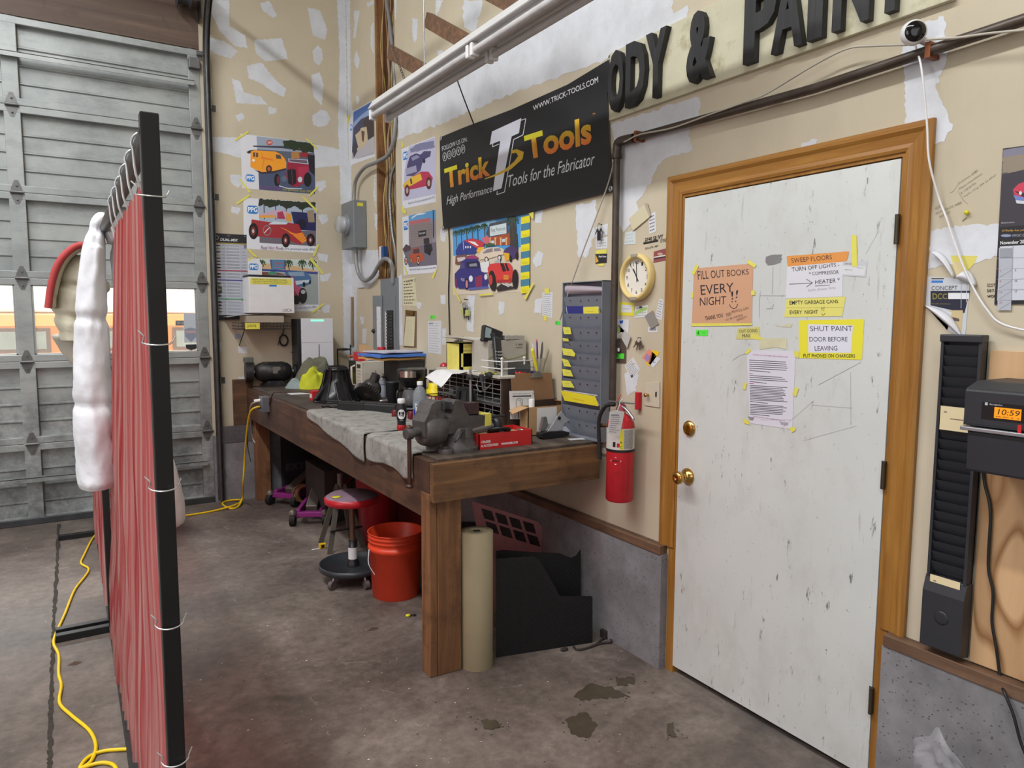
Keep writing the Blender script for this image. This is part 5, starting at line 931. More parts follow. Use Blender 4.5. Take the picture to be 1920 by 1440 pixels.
for px, py, lab in ((1782,785, 'upper cream time card sticking out of the black rack'),(1784,1110, 'lower cream time card sticking out of the black rack')):
    P = at(px, py, x=-d-.004); m = M(); m.bb(-d-.0035, y0+.014, P.z-.035,-d-.0028, y1-.012, P.z+.035); m.bb(-d-.0038, y1-.03, P.z+.016,-d-.0035, y1-.022, P.z+.020,1); m.bb(-d-.0038, y0+.03, P.z-.002,-d-.0035, y1-.04, P.z+.001,1); o = one(m, 'time_card', [mat('card_cream', (222,206,166),.7,0,.03), mat('card_print', (128,116,100),.7)], lab, 'card'); 
tcx = -.24; P = at(1812,795, x=tcx); zl = at(1812,797, x=tcx).z; tz1 = at(1830,712, x=-.16).z; ty1 = at(1806,800, x=tcx).y; ty0 = ty1-.30; TCM = mat('time_clock_black', (40,42,48),.45,0,.08)
tc = thing('time_clock', 'black punch time clock with orange 10:59 display on the plywood', 'time clock', (0,(ty0+ty1)/2, zl-.16))
m = M(); m.prism([(-.013, zl),(tcx, zl),(tcx, zl+.095),(tcx+.06, tz1),(-.013, tz1)], ty1-ty0,(0, ty1,0),(1,0,0),(0,0,1)); build(m, 'case', TCM, tc, bevel=.006)
build(M().prism([(-.013, zl-.145),(tcx+.01, zl-.12),(tcx+.004, zl-.014),(-.013, zl-.014)], ty1-ty0-.02,(0, ty1-.01,0),(1,0,0),(0,0,1)), 'lower_case', TCM, tc, bevel=.006); build(M().bb(tcx-.006, ty0-.002, zl-.013,-.02, ty1+.006, zl-.003), 'card_shelf', mat('shelf_alu', (170,172,178),.3,.7), tc, bevel=.002)
a = at(1865,763, x=tcx-.001); b = at(1914,789, x=tcx-.001); dsp = build(M().bb(tcx-.0015, b.y, b.z, tcx, a.y, a.z), 'display', emis('lcd_orange', (240,146,20),.35), tc)
m = M().text('10:59', (tcx-.0016, a.y-.008, b.z+(a.z-b.z)*.36),(0,-1,0),(0,0,1),(a.z-b.z)*.5,(a.y-b.y)*.82,.0004,0,.0,.15); m.text('SUN  NOV  16    25', (tcx-.0016, a.y-.004, b.z+(a.z-b.z)*.1),(0,-1,0),(0,0,1),(a.z-b.z)*.12,(a.y-b.y)*.88,.0004); build(m, 'digits', mat('lcd_ink', (52,34,12),.4), dsp)
q = at(1852,757, x=tcx-.001); build(M().text('Acroprint', (tcx-.0015, q.y-.004, q.z-.004),(0,-1,0),(0,0,1),.006,.03,.0004).bb(tcx-.0015, q.y, q.z-.004, tcx, q.y+.006, q.z+.003), 'name_mark', mat('mark_silver', (186,188,192),.4), tc)
q = at(1912,806, x=tcx-.001); build(M().bb(tcx-.003, q.y-.004, q.z-.012, tcx, q.y+.004, q.z+.012), 'red_light', mat('tc_red', (206,44,44),.3), tc)
build(M().bb(tcx+.0, a.y-.12, b.z-.006, tcx-.0008, a.y+.03, a.z+.01), 'display_bezel', mat('bezel', (24,25,28),.3), tc)
one(pxtube([(1841,860,-.03),(1846,905,-.02),(1857,960),(1853,1060),(1862,1110),(1860,1165),(1868,1215),(1876,1275),(1884,1300,-.055),(1900,1340,-.06),(1915,1395,-.06),(1935,1440,-.06)], .0042,-.02), 'power_cord', BLACKP, 'black power cord hanging from the time clock down past the sill', 'cord')
P = at(1775,1420, x=-.10); pb_ = M()
pb_.grid(lambda u, v: P+V((-.03*math.sin(PI*u)*(.5+v)+.02*noise.noise(V((u*6, v*6,1))),.09-.2*u+.02*noise.noise(V((u*5, v*5,4))),-.16+.26*v*(1-abs(u-.42)*.9)+.02*noise.noise(V((u*7, v*7,9))))),24,18)
one(pb_, 'plastic_bag', clear('clear_bag', (245,246,250),.22,.12), 'crumpled clear plastic bag at the bottom right by the stem wall', 'bag')
# ------------------------------------------------------------------ workbench
bx0, by0 = -.905,-3.62
wk = thing('workbench', 'long heavy timber workbench with oily top along the right wall', 'workbench', (-.45,-1.82,0))
build(M().bb(bx0+.002, by0+.002,.945,-.005,-.012, BZ), 'bench_top', TOPW, wk, bevel=.003)
build(M().bb(bx0-.035, by0+.01,.70, bx0,-.012,.955), 'front_board', BENCHY, wk, bevel=.003)
build(M().bb(bx0-.037, by0-.036,.785,-.05, by0,.952), 'end_board', BENCHX, wk, bevel=.003)
for y in (by0+.0,-.16):
    build(M().bb(bx0-.0, y, 0, bx0+.115, y+.09,.79 if y < -1 else .70), 'leg', BENCHZ, wk, bevel=.004)
    if y < -1: build(M().bb(bx0-.038, y+.004,0, bx0-.001, y+.088,.815), 'leg_facing', BENCHZ, wk, bevel=.004)
build(M().bb(bx0+.12,-.055,.72,-.05,-.015,.94).bb(-.09,-3.5,.8,-.05,-.2,.94), 'rear_rail', BENCHY, wk)
def bx(c, ff, nb, top, z=BZ, d=.1):
    """a box on a surface: near front corner, far front and near back edges in pixels, top in pixels"""
    P = at(c[0], c[1], z=z); y1 = at(ff, c[1], x=P.x).y if ff is not None else None
    x1 = at(nb, c[1], y=P.y).x; z1 = at(c[0], top, y=P.y).z
    return P.x, P.y, z, x1,(y1 if y1 is not None else P.y+d), z1
def on(px, py, z=BZ): return at(px, py, z=z)
def ht(P, py): return at(960+ (V(P)-CAM_POS).dot(CR)/(V(P)-CAM_POS).dot(CF)*FPX, py, y=P[1]).z
# --- towels hanging over the front edge
TOW = mat('grey_terry', (168,166,160),.95,0,.1,30, bmp=.8, bs=300, dirt='6c6a66', dirt_amt=.45, ds=18)
def towel(y0, y1, xin, drop, label, seed):
    m = M(); W_ = bx0-.037; r = random.Random(seed)
    def f(u, v):
        y = y0+(y1-y0)*u; dz = drop(u); Lt = (xin-W_)+dz; s = v*Lt; nz = noise.noise(V((u*5, v*4, seed)))
        if s < (xin-W_): x = xin-s; z = BZ+.006+.006*max(0, nz)+.004*math.sin(u*17+v*5)
        else: t = s-(xin-W_); x = W_-.006-.010*abs(nz)-.006*math.sin(u*14)*min(1, t*12); z = BZ+.005-t
        rd = abs(s-(xin-W_)); 
        if rd < .015: z -= .002
        return V((x, y+.03*v*noise.noise(V((v*3, seed, u))), z))
    m.grid(f, 60,60); one(m, 'shop_towel', TOW, label, 'towel', solid=.006)
yA = lambda px, py: at(px, py, x=bx0-.037).y
ya0, ya1 = yA(684,800), yA(578,758); ta = lambda u: .045+.10*(1-u)**1.2+(.0 if u > .1 else .02)
towel(ya0, ya1,-.50, lambda u: max(.03,.15-.11*u), 'long grey green towel spread over the bench edge under the black tool', 3)
yb0, yb1 = yA(776,845), yA(691,805)
towel(yb0, yb1,-.55, lambda u: .115+.012*math.sin(u*9), 'nearer grey towel hanging over the bench edge behind the vise', 8)
# --- bench vise
P = on(858,842); vs = thing('bench_vise', 'heavy grey cast iron bench vise bolted to the near corner of the bench', 'vise', P); k = mpp(P); px_ = lambda n: n*k
ax = (V((-.985,-.17,0))).normalized(); sx = V((ax.y, -ax.x, 0)); up = V((0,0,1)); T = frame(P, ax, sx, up); m = M(T)
B_ = px_(1)  # metres per photo pixel here
m.lathe([(.098,0),(.098,.016),(.088,.022),(.078,.05),(.078,.062)], (0,0,0), n=36); build(m, 'swivel_base', IRON, vs, bevel=.002)
for a in (25,155,205,335):
    m = M(T); c, s = math.cos(math.radians(a)), math.sin(math.radians(a)); m.lathe([(.034,0),(.034,.018),(.03,.022)], (c*.112, s*.112,0), n=18); m.lathe([(.013,.022),(.013,.032)], (c*.115, s*.115,0), n=6); m.bb(c*.112-.034, s*.112-.02,0, c*.112+.034, s*.112+.02,.02) if False else None; build(m, 'mounting_lug', IRON, vs)
m = M(T); m.lathe([(.074,.062),(.07,.09),(.06,.105)], (0,0,0), n=32); m.prism([(-.12,.085),(.105,.085),(.115,.11),(.115,.145),(.075,.155),(.065,.215),(.05,.232),(.012,.232),(-.005,.19),(-.03,.155),(-.12,.148)], .10,(0,.05,0),(1,0,0),(0,0,1)); build(m, 'fixed_body', IRON, vs, bevel=.008, seg=3)
m = M(T)
m.lathe([(.030,.205),(.062,.205),(.072,.175),(.075,.13),(.066,.10)][::1], (0,0,.105), ax=(1,0,0), n=28)
m.prism([(.115,.065),(.17,.052),(.21,.078),(.215,.15),(.195,.18),(.175,.225),(.155,.236),(.112,.236),(.108,.19),(.112,.15)], .096,(0,.048,0),(1,0,0),(0,0,1)); build(m, 'moving_jaw', IRON, vs, bevel=.010, seg=3)
for x0 in (.098,.112): m = M(T); m.bb(x0-.012+(-.012 if x0 < .1 else .012),-.062,.195, x0+(-.012 if x0 < .1 else .012),.062,.230); build(m, 'jaw_plate', DKSTEEL, vs, bevel=.003)
m = M(T); m.cyl((.20,0,.105),(.275,0,.100),.021,.019,20); m.lathe([(.026,0),(.028,.015),(.024,.03)], (.25,0,.10),(1,0,0),20); build(m, 'screw_head', IRON, vs)
m = M(T); m.cyl((.262,0,.12),(.262,0,-.125),.0095, n=14); m.ell((.262,0,.125),(.016,.016,.012),14,8); m.lathe([(.0095,0),(.017,.004),(.017,.012),(.0095,.016)], (.262,0,-.14), n=14); build(m, 'handle', mat('worn_brown_steel', (84,62,56),.45,.6,.2), vs)
m = M(T); m.cyl((.035,-.085,.062),(.035,-.085,.105),.009, n=12); m.tube(spline([(.035,-.086,.095),(.06,-.10,.088),(.085,-.105,.066),(.095,-.107,.06)], 4),.005,8); build(m, 'swivel_lock', DKSTEEL, vs)
q = at(905,805, y=P.y-.06); m = M(T); m.bb(-.155,-.056,.10,-.118,-.052,.155); m.bb(-.155,-.056,.155,-.10,.05,.157); build(m, 'yellow_tape', TAPE, vs, bevel=.001)
m = M(T); [m.cyl((.0,.0,.0),(.0,.0,.001),.001, n=3) for _ in range(0)]; m.tube([V((.112,.02+.012*math.cos(a*.9),.17+.02*math.sin(a))) for a in [i*.5 for i in range(24)]], .003,6); build(m, 'small_chain', DKSTEEL, vs)
# --- magnetic base stand on the vise
Q = at(860,783, y=P.y+.02); Q = P+ax*(-.075)+up*.157; ms = thing('magnetic_stand', 'magnetic base stand with upright chrome rod standing on the vise', 'stand', Q); T2 = frame(Q, ax, sx, up)
build(M(T2).bb(-.028,-.03,0,.032,.03,.054), 'magnet_block', mat('maroon_block', (62,44,48),.4,.2), ms, bevel=.003); build(M(T2).cyl((.0,0,.054),(.0,0,.205),.0058, n=14), 'rod', STEEL, ms)
m = M(T2); m.lathe([(.012,-.012),(.014,0),(.012,.012)], (0,0,.17), n=14); m.cyl((0,0,.17),(-.05,-.02,.165),.006, n=10); m.cyl((.0,.0,.168),(.02,-.0,.168),.008, n=10); m.cyl((-.05,-.02,.15),(-.05,-.02,.18),.011, n=12); m.cyl((-.05,-.02,.165),(-.045,-.04,.105),.0045, n=8); m.cyl((-.05,-.02,.165),(-.10,-.01,.172),.004, n=8); m.lathe([(.016,-.01),(.018,0),(.012,.012)], (-.102,-.01,.172),(1,0,0),14); build(m, 'clamp_arm', DKSTEEL, ms)
# --- bottles
def bottle(px, py, prof, mats_, label, parts, s=1.0, z=BZ, n=28, cat='bottle', name='bottle', r=None):
    P = on(px, py, z); t = thing(name, label, cat, P)
    for pn, pf, mt in parts: build(M(Matrix.Translation(P)).lathe([(a*s, b*s) for a, b in pf], n=n), pn, mt, t)
    return t, P
def facing_text(t, P, s, r, z, h, w, mt, name='lettering', bold=.02, ang=None, arc=True, vert=False):
    """lettering that follows the round of a bottle, turned to the room"""
    d = (CAM_POS-P); a0 = math.atan2(d.y, d.x) if ang is None else ang; vsx, fs = text_geo(s, .5, bold, 0)
    x0 = min(v.x for v in vsx); x1 = max(v.x for v in vsx); y0 = min(v.y for v in vsx); y1 = max(v.y for v in vsx); out = []
    for v in vsx:
        u = ((v.x-x0)/(x1-x0)-.5)*w; q = z+(v.y-y0)/(y1-y0)*h
        if vert: u, q = -((v.y-y0)/(y1-y0)-.5)*h, z+(v.x-x0)/(x1-x0)*w
        rr = r+.0004+.0003*(v.z+.5); out.append(P+V((rr*math.cos(a0+u/r), rr*math.sin(a0+u/r), q)))
    build(M().add(out, fs), name, mt, t)
WL = mat('white_print', (226,226,228),.5,0,.02); DKR = mat('dark_red_bottle', (104,22,30),.3,0,.1); BLK = mat('bottle_black', (30,26,30),.35)
t, P = bottle(753,808,0,0, 'dark drink bottle with round white label and white cap at the towel', [('base', [(.022,0),(.026,.004),(.025,.03),(.023,.034)], mat('bottle_red', (170,30,36),.3)),('body', [(.023,.034),(.0225,.05),(.027,.075),(.029,.105),(.027,.125),(.018,.145),(.017,.150)], BLK),('cap', [(.0195,.148),(.0205,.152),(.0205,.168),(.018,.172)], WHITEP)], 1.0)
k = mpp(P); t.scale = (1,1,1); a0 = math.atan2((CAM_POS-P).y, (CAM_POS-P).x)
def disc_on(t, P, r, z, ry, rz_, mt, nm, off=.0003):
    vsx = [V((0,0))]+[V((math.cos(i*PI/12)*ry, math.sin(i*PI/12)*rz_)) for i in range(24)]; d = CAM_POS-P; a = math.atan2(d.y, d.x)
    build(M().add([P+V(((r+off)*math.cos(a+v.x/r),(r+off)*math.sin(a+v.x/r), z+v.y)) for v in vsx], [(0, i, i % 24+1) for i in range(1,25)]), nm, mt, t)
disc_on(t, P, .0293,.092,.021,.026, WL, 'round_label'); facing_text(t, P, 'CORE', .0298,.093,.012,.030, BLK); facing_text(t, P, 'POWER', .0298,.081,.009,.030, BLK); facing_text(t, P, 'VANILLA', .0288,.058,.0035,.02, WL, bold=0)
for i, (px, py, top) in enumerate(((741,785,755),(771,788,755))):
    P = on(px, py); z1 = .052; one(M(Matrix.Translation(P)).lathe([(.019,0),(.021,.004),(.021, z1-.006),(.017, z1)], n=20), 'red_canister', DKR, ('short dark red canister left of the dark drink bottle', 'short dark red canister right of the dark drink bottle')[i], 'canister')
P = on(788,800); t = thing('water_bottle', 'large clear water bottle with blue label behind the vise', 'bottle', P); hgt = .245; R1 = .040
build(M(Matrix.Translation(P)).lathe([(.036,0),(R1,.006),(R1,.15),(.039,.165),(.034,.195),(.022,.215),(.0145,.222),(.0145,.232)], n=30, cap=False), 'bottle_body', clear('clear_pet', (228,234,240),.22,.06), t); build(M(Matrix.Translation(P)).lathe([(.034,.003),(.038,.008),(.038,.14),(0,.14)], n=30), 'water', clear('water_fill', (190,205,222),.25,.05), t); build(M(Matrix.Translation(P)).lathe([(.0165,.23),(.0165,.248),(.015,.25)], n=20), 'cap', WHITEP, t)
BL = mat('blue_label', (36,40,150),.4); d = CAM_POS-P; a0 = math.atan2(d.y, d.x); m = M(); m.grid(lambda u, v: P+V(((R1+.0006)*math.cos(a0-.2+1.7*(u-.5)),(R1+.0006)*math.sin(a0-.2+1.7*(u-.5)),.03+.075*v*(1-.6*u))),16,2); build(m, 'blue_label', BL, t); facing_text(t, P, 'smart', R1+.001,.045,.012,.09, WL, 'lettering', .04, a0-.55, vert=True)
t, P = bottle(704,742,0,0, 'white and blue spray bottle between the gear casting and microwave', [('body', [(.024,0),(.026,.004),(.026,.14),(.02,.155),(.011,.165)], WHITEP),('cap', [(.011,.163),(.011,.178),(.006,.182),(.006,.19)], WHITEP)]); m = M(Matrix.Translation(P)); m.lathe([(.0263,.055),(.0263,.13)], n=28, cap=False); build(m, 'blue_band', mat('label_blue', (36,62,160),.4), t); facing_text(t, P, 'Axe', .0266,.082,.022,.032, WL)
t, P = bottle(718,744,0,0, 'pale aerosol can right of the blue and white spray bottle', [('can', [(.024,0),(.0255,.003),(.0255,.13),(.022,.14),(.017,.146)], mat('aerosol_white', (202,208,220),.3,.2)),('shoulder', [(.0225,.138),(.019,.150),(.012,.156)], STEEL),('cap', [(.012,.152),(.012,.168),(.008,.172)], WHITEP)]); facing_text(t, P, 'Engine', .0262,.09,.012,.034, mat('label_blue', (36,62,160),.4))
t, P = bottle(692,742,0,0, 'small clear bottle with purple label beside the microwave keypad', [('body', [(.018,0),(.02,.003),(.02,.09),(.012,.108),(.009,.118)], clear('clear_pet', (228,234,240),.22,.06)),('label', [(.0204,.035),(.0204,.07)], mat('pale_purple', (158,150,196),.5)),('cap', [(.0105,.117),(.0105,.128)], WHITEP)])
t, P = bottle(817,770,0,0, 'cream tub with bright yellow lid behind the water bottle', [('tub', [(.050,0),(.053,.004),(.057,.085),(.057,.098)], mat('tub_cream', (214,186,160),.5)),('red_band', [(.0585,.096),(.0585,.104)], mat('band_red', (176,34,34),.4)),('lid', [(.060,.103),(.060,.140),(.047,.142),(.046,.176),(.043,.178),(0,.178)], mat('lid_yellow', (236,212,20),.45))], 1)
t, P = bottle(796,762,0,0, 'orange capped clear jar peeking between water bottle and yellow lid', [('jar', [(.02,0),(.021,.08),(.015,.09)], clear('clear_pet', (228,234,240),.22,.06)),('contents', [(.017,.003),(.018,.07)], mat('orange_fill', (206,116,60),.5)),('cap', [(.017,.09),(.017,.108)], WHITEP)], 1.25)
# black thermos mug, coffee maker
t, P = bottle(737,762,0,0, 'tall plain black travel mug left of the coffee maker', [('cup', [(.030,0),(.034,.004),(.044,.155),(.046,.16),(.046,.168),(.04,.17)], BLACKP)], 1.0, cat='mug', name='travel_mug')
P = on(772,768); cm = thing('coffee_maker', 'black drip coffee maker with a chrome band and glass carafe', 'coffee maker', P); fx_ = (CAM_POS-P); fx_.z = 0; fx_.normalize(); sd_ = V((-fx_.y, fx_.x, 0)); T3 = frame(P, sd_, -fx_, V((0,0,1))); GB = mat('appliance_black', (20,20,22),.3)
build(M(T3).bb(-.085,-.13,0,.095,.09,.03), 'base', GB, cm, bevel=.012); build(M(T3).bb(-.055,.02,.03,.095,.09,.22), 'water_tank', GB, cm, bevel=.01)
m = M(T3); m.lathe([(.05,.158),(.066,.175),(.085,.205),(.088,.215),(.090,.262),(.086,.268),(0,.27)], (0,-.04,0), n=36); m.bb(-.02,-.04,.2,.1,.09,.268); build(m, 'brew_head', GB, cm, bevel=.004)
m = M(T3); aa = [(-2.35+1.25*i/14) for i in range(15)]; m.grid(lambda u, v: V((math.cos(-2.45+1.2*u)*.0915,-.04+math.sin(-2.45+1.2*u)*.0915,.218+.040*v)),16,1); build(m, 'chrome_band', mat('brushed_chrome', (176,164,152),.22,.9), cm)
cf = build(M(T3).lathe([(.045,.032),(.058,.04),(.062,.08),(.056,.115),(.046,.135),(.046,.145)], (.0,-.045,0), n=32, cap=False), 'carafe', clear('carafe_glass', (150,146,150),.45,.05), cm); m = M(T3); m.tube(spline([(-.055,-.085,.135),(-.085,-.115,.13),(-.088,-.118,.08),(-.062,-.095,.055)], 5),.0085,10); m.lathe([(.048,.14),(.048,.15),(.03,.156),(0,.156)], (0,-.045,0), n=28); build(m, 'carafe_handle', GB, cf)
# --- microwave with things on top
mw = bx((680,737),655,748,678); z0 = BZ; mwz = mw[5]; mwx0, mwy0, mwx1, mwy1 = mw[0], mw[1], mw[0]+.24, max(mw[4], mw[1]+.3)
mo = thing('microwave', 'cream microwave oven with black door facing the room', 'microwave', ((mwx0+mwx1)/2,(mwy0+mwy1)/2, z0)); build(M().bb(mwx0+.012, mwy0, z0+.012, mwx1, mwy1, mwz), 'body', CREAM, mo, bevel=.005)
for a in (mwx0+.04, mwx1-.03):
    for b in (mwy0+.03, mwy1-.03): build(M().cyl((a, b, z0),(a, b, z0+.014),.012, n=10), 'foot', BLACKP, mo)
build(M().bb(mwx0-.004, mwy0+.14, z0+.016, mwx0+.012, mwy1-.004, mwz-.004), 'door', mat('microwave_door', (20,20,22),.15), mo, bevel=.003); build(M().tube([(mwx0, mwy0+.16, z0+.05),(mwx0-.03, mwy0+.16, z0+.06),(mwx0-.03, mwy0+.16, mwz-.05),(mwx0, mwy0+.16, mwz-.04)], .009,8), 'handle', CREAM, mo)
kp_ = build(M().bb(mwx0-.004, mwy0+.002, z0+.016, mwx0+.012, mwy0+.135, mwz-.004), 'keypad', CREAM, mo, bevel=.002); build(M().bb(mwx0-.0055, mwy0+.03, mwz-.055, mwx0-.004, mwy0+.11, mwz-.025), 'display', GB, kp_)
for i in range(6):
    for j in range(3): build(M().bb(mwx0-.006, mwy0+.028+j*.03, mwz-.085-i*.025, mwx0-.004, mwy0+.05+j*.03, mwz-.07-i*.025), 'key', mat('key_grey', (168,166,160),.5), kp_)
ST = BZ+.0
def paper_stack(name, cx, cy, z, w, d, n, cols, label, rz=0, group=None, cat='papers', jit=.012, th=.003):
    m = M(); r = random.Random(int(cx*1000) % 97)
    for i in range(n):
        a = rz+r.uniform(-.08,.08); c, s = math.cos(a), math.sin(a); ox, oy = cx+r.uniform(-jit, jit), cy+r.uniform(-jit, jit)
        vs = [(ox+(u*w/2)*c-(v*d/2)*s, oy+(u*w/2)*s+(v*d/2)*c, z+i*th+k) for k in (0, th*.8) for u, v in ((-1,-1),(1,-1),(1,1),(-1,1))]
        m.add(vs, [(0,3,2,1),(4,5,6,7),(0,1,5,4),(1,2,6,5),(2,3,7,6),(3,0,4,7)], 0, False, cols[i % len(cols)])
    return one(m, name, PRINT, label, cat, group=group), z+n*th
cy_ = (mwy0+mwy1)/2
paper_stack('paper_stack', mwx0+.16, mwy1-.13, mwz, .30,.24,4, [(206,208,220),(150,190,176),(214,214,220)], 'loose papers on the far end of the microwave', .3)
q = at(668,655, x=mwx0+.08); rb = thing('food_box', 'open red food box with cardboard flap on the microwave', 'box', (mwx0+.09, mwy0+.1, mwz)); REDB = mat('carton_red', (196,30,44),.45,0,.06)
bb_ = (mwx0+.0, mwy0+.05, mwx0+.15, mwy0+.20); build(M().bb(bb_[0], bb_[1], mwz+.001, bb_[2], bb_[3], mwz+.068), 'box', REDB, rb, bevel=.002); A = Art({'y': bb_[1]}, (0,0,1)); 
build(M().add([(bb_[0], bb_[1], mwz+.069),(bb_[2], bb_[1], mwz+.069),(bb_[2]-.05, bb_[3]-.02, mwz+.125),(bb_[0]+.03, bb_[3]-.03, mwz+.125)], [(0,1,2,3)]), 'flap', CARD, rb, solid=.002)
m = M(); m.add([(bb_[0]+.005, bb_[1]-.0006, mwz+.035),(bb_[2]-.004, bb_[1]-.0006, mwz+.035),(bb_[2]-.004, bb_[1]-.0006, mwz+.062),(bb_[0]+.05, bb_[1]-.0006, mwz+.062)], [(0,1,2,3)]); build(m, 'picture', mat('pink_picture', (206,176,196),.5), rb); m = M().text("Stacy's", (bb_[0]+.04, bb_[1]-.0007, mwz+.018),(1,0,0),(0,0,1),.018,.07,.0003,0,.03,.2); build(m, 'lettering', mat('gold_print', (232,196,60),.5), rb)
jx_ = on(709,672, mwz); P = V((mwx0+.20, mwy0+.10, mwz)); t = thing('jar', 'peanut butter jar with red lid on the microwave', 'jar', P); build(M(Matrix.Translation(P)).lathe([(.03,0),(.033,.004),(.033,.072),(.029,.08)], n=24), 'jar_body', mat('peanut', (176,136,88),.35), t); build(M(Matrix.Translation(P)).lathe([(.033,.08),(.034,.083),(.034,.104),(.031,.107)], n=24), 'lid', mat('lid_red', (190,34,44),.4), t)
# folders: blue and orange stack bridging microwave top and the shelf beyond
fo = []; zf = mwz+.0; fx0 = mwx0+.26
c = V((mwx0+.44, mwy0+.12,0)); sh_ = thing('side_shelf', 'dark crate behind the coffee maker carrying the blue folders', 'crate', (-.17,-1.43, BZ)); fz_ = at(760,676, y=-1.6).z; cx9 = at(750,740, y=-1.58).x; build(M().bb(cx9,-1.58, BZ, -.02,-1.28, fz_-.004), 'crate_body', mat('crate_dark', (54,50,50),.7), sh_); build(M().bb(cx9-.01,-1.59, fz_-.004,-.015,-1.27, fz_), 'crate_lid', mat('crate_lid', (70,66,64),.7), sh_)
cx_, cyy = -.20,-1.42; fz_ = at(760,676, y=-1.6).z
def sheetpile(name, cx, cy, z, w, d, th, col, label, rz, mtl=None, cat='folder', wav=.006):
    c, s = math.cos(rz), math.sin(rz); m = M()
    f = lambda u, v: V((cx+((u-.5)*w)*c-((v-.5)*d)*s, cy+((u-.5)*w)*s+((v-.5)*d)*c, z+wav*abs(noise.noise(V((u*3, v*3, z*9))))))
    top = lambda u, v: f(u, v)+V((0,0, th)); N = 10
    m.grid(top, N, N); m.grid(lambda u, v: f(u, 1-v), N, N)
    for e in range(4):
        m.grid((lambda e: lambda u, v: ((f if v < .5 else top)(*((u, 0),(1, u),(1-u, 1),(0,1-u))[e])))(e), N, 1, sm=False)
    return one(m, name, mtl or mat(name+str(col[0]), col, .5,0,.04), label, cat)
sheetpile('folder', cx_, cyy, fz_+.002,.36,.34,.014,(214,164,92), 'orange manila folder under the blue folder on the crate', .15)
sheetpile('folder', cx_+.0, cyy-.01, fz_+.024,.38,.36,.018,(74,124,206), 'bright blue folder near the top of the paper pile on the crate', .1)
sheetpile('paper_stack', cx_+.02, cyy, fz_+.052,.34,.30,.008,(196,196,208), 'grey white papers topmost on the blue folder', .2, cat='papers')
m = M(); c = V((mwx0+.30, mwy0+.07, mwz+.03)); m.grid(lambda u, v: c+V((-.10+.22*u, -.10+.14*v*(1-u*.3),.055*math.sin(PI*min(1, u+.1))*math.sin(PI*min(1, v+.12))-.02+.012*noise.noise(V((u*9, v*9,3))))),26,20); one(m, 'plastic_bag', clear('bread_bag', (222,200,170),.4,.2), 'crinkled clear bag on the microwave beside the red lidded jar', 'bag')
m = M(); c = on(735,742); m.grid(lambda u, v: V((mwx0+.17+.14*u, mwy0-.012-.02*v, BZ+.01+(mwz-BZ-.0)*v)),8,8); one(m, 'clear_sheet', clear('grey_film', (190,192,198),.35,.3), 'grey translucent sheet hanging down the side of the microwave', 'sheet', solid=.001)
# --- wire crate cabinet
cb_ = bx((937,783),888,1050,703); cx0, cy0, _, cx1, cy1, cz1 = cb_; cx1 = -.02; cx0, cy0, cy1, cz1 = -.33,-3.2,-2.45,1.262
cr_ = thing('wire_front_cabinet', 'dark wood cabinet with wire front shelves and pale top on the bench', 'cabinet', ((cx0+cx1)/2,(cy0+cy1)/2, BZ)); DW = wood('dark_cabinet_wood', '5a4436', '2e221c', 'z', 1.2,.6)
for (a, b, c_, d_, e, f_, nm) in ((cx0, cy0, BZ, cx1, cy0+.015, cz1-.012, 'side_panel'),(cx0, cy1-.015, BZ, cx1, cy1, cz1-.012, 'side_panel'),(cx0+.03, cy0+.015, BZ, cx1, cy1-.015, BZ+.012, 'bottom_panel'),(cx1-.01, cy0+.015, BZ+.012, cx1, cy1-.015, cz1-.012, 'back_panel')): build(M().bb(a, b, c_, d_, e, f_), nm, DW, cr_)
build(M().bb(cx0-.02, cy0-.01, cz1-.012, cx1, cy1+.01, cz1), 'top_panel', mat('chalky_white_board', (188,184,172),.7,0,.1,12, dirt='8c8474', dirt_amt=.4), cr_, bevel=.002)
zm = (BZ+cz1)/2
for k_, (za, zb2) in enumerate(((BZ+.02, zm-.01),(zm+.005, cz1-.02))):
    m = M(); nH, nV = 5,9
    for i in range(nH+1): z = za+(zb2-za)*i/nH; m.cyl((cx0-.004, cy0+.006, z),(cx0-.004, cy1-.006, z),.0022, n=6)
    for i in range(nV+1): y = cy0+.006+(cy1-cy0-.012)*i/nV; m.cyl((cx0-.004, y, za),(cx0-.004, y, zb2),.0022, n=6)
    m.tube(spline([(cx0-.008, cy0+.10, zb2-.03),(cx0-.02, cy0+.14, zb2-.06),(cx0-.02, cy0+.2, zb2-.075),(cx0-.008, cy0+.26, zb2-.04)], 5),.0035,6); build(m, 'wire_door', mat('wire_grey', (150,150,148),.4,.6), cr_)
build(M().bb(cx0, cy0+.015, zm-.006, cx1-.01, cy1-.015, zm), 'middle_shelf', mat('wire_grey', (150,150,148),.4,.6), cr_)
r = random.Random(9)
for i in range(12): y = r.uniform(cy0+.04, cy1-.04); x = cx0+r.uniform(.03,.1); z = zm+.002 if i % 2 else BZ+.014; build(M().bb(x, y-.02, z, x+.05, y+.02, z+r.uniform(.015,.05)), 'stored_part', mat('small_parts', (92,92,94),.6,.2,.4,40), cr_)
TZ = cz1
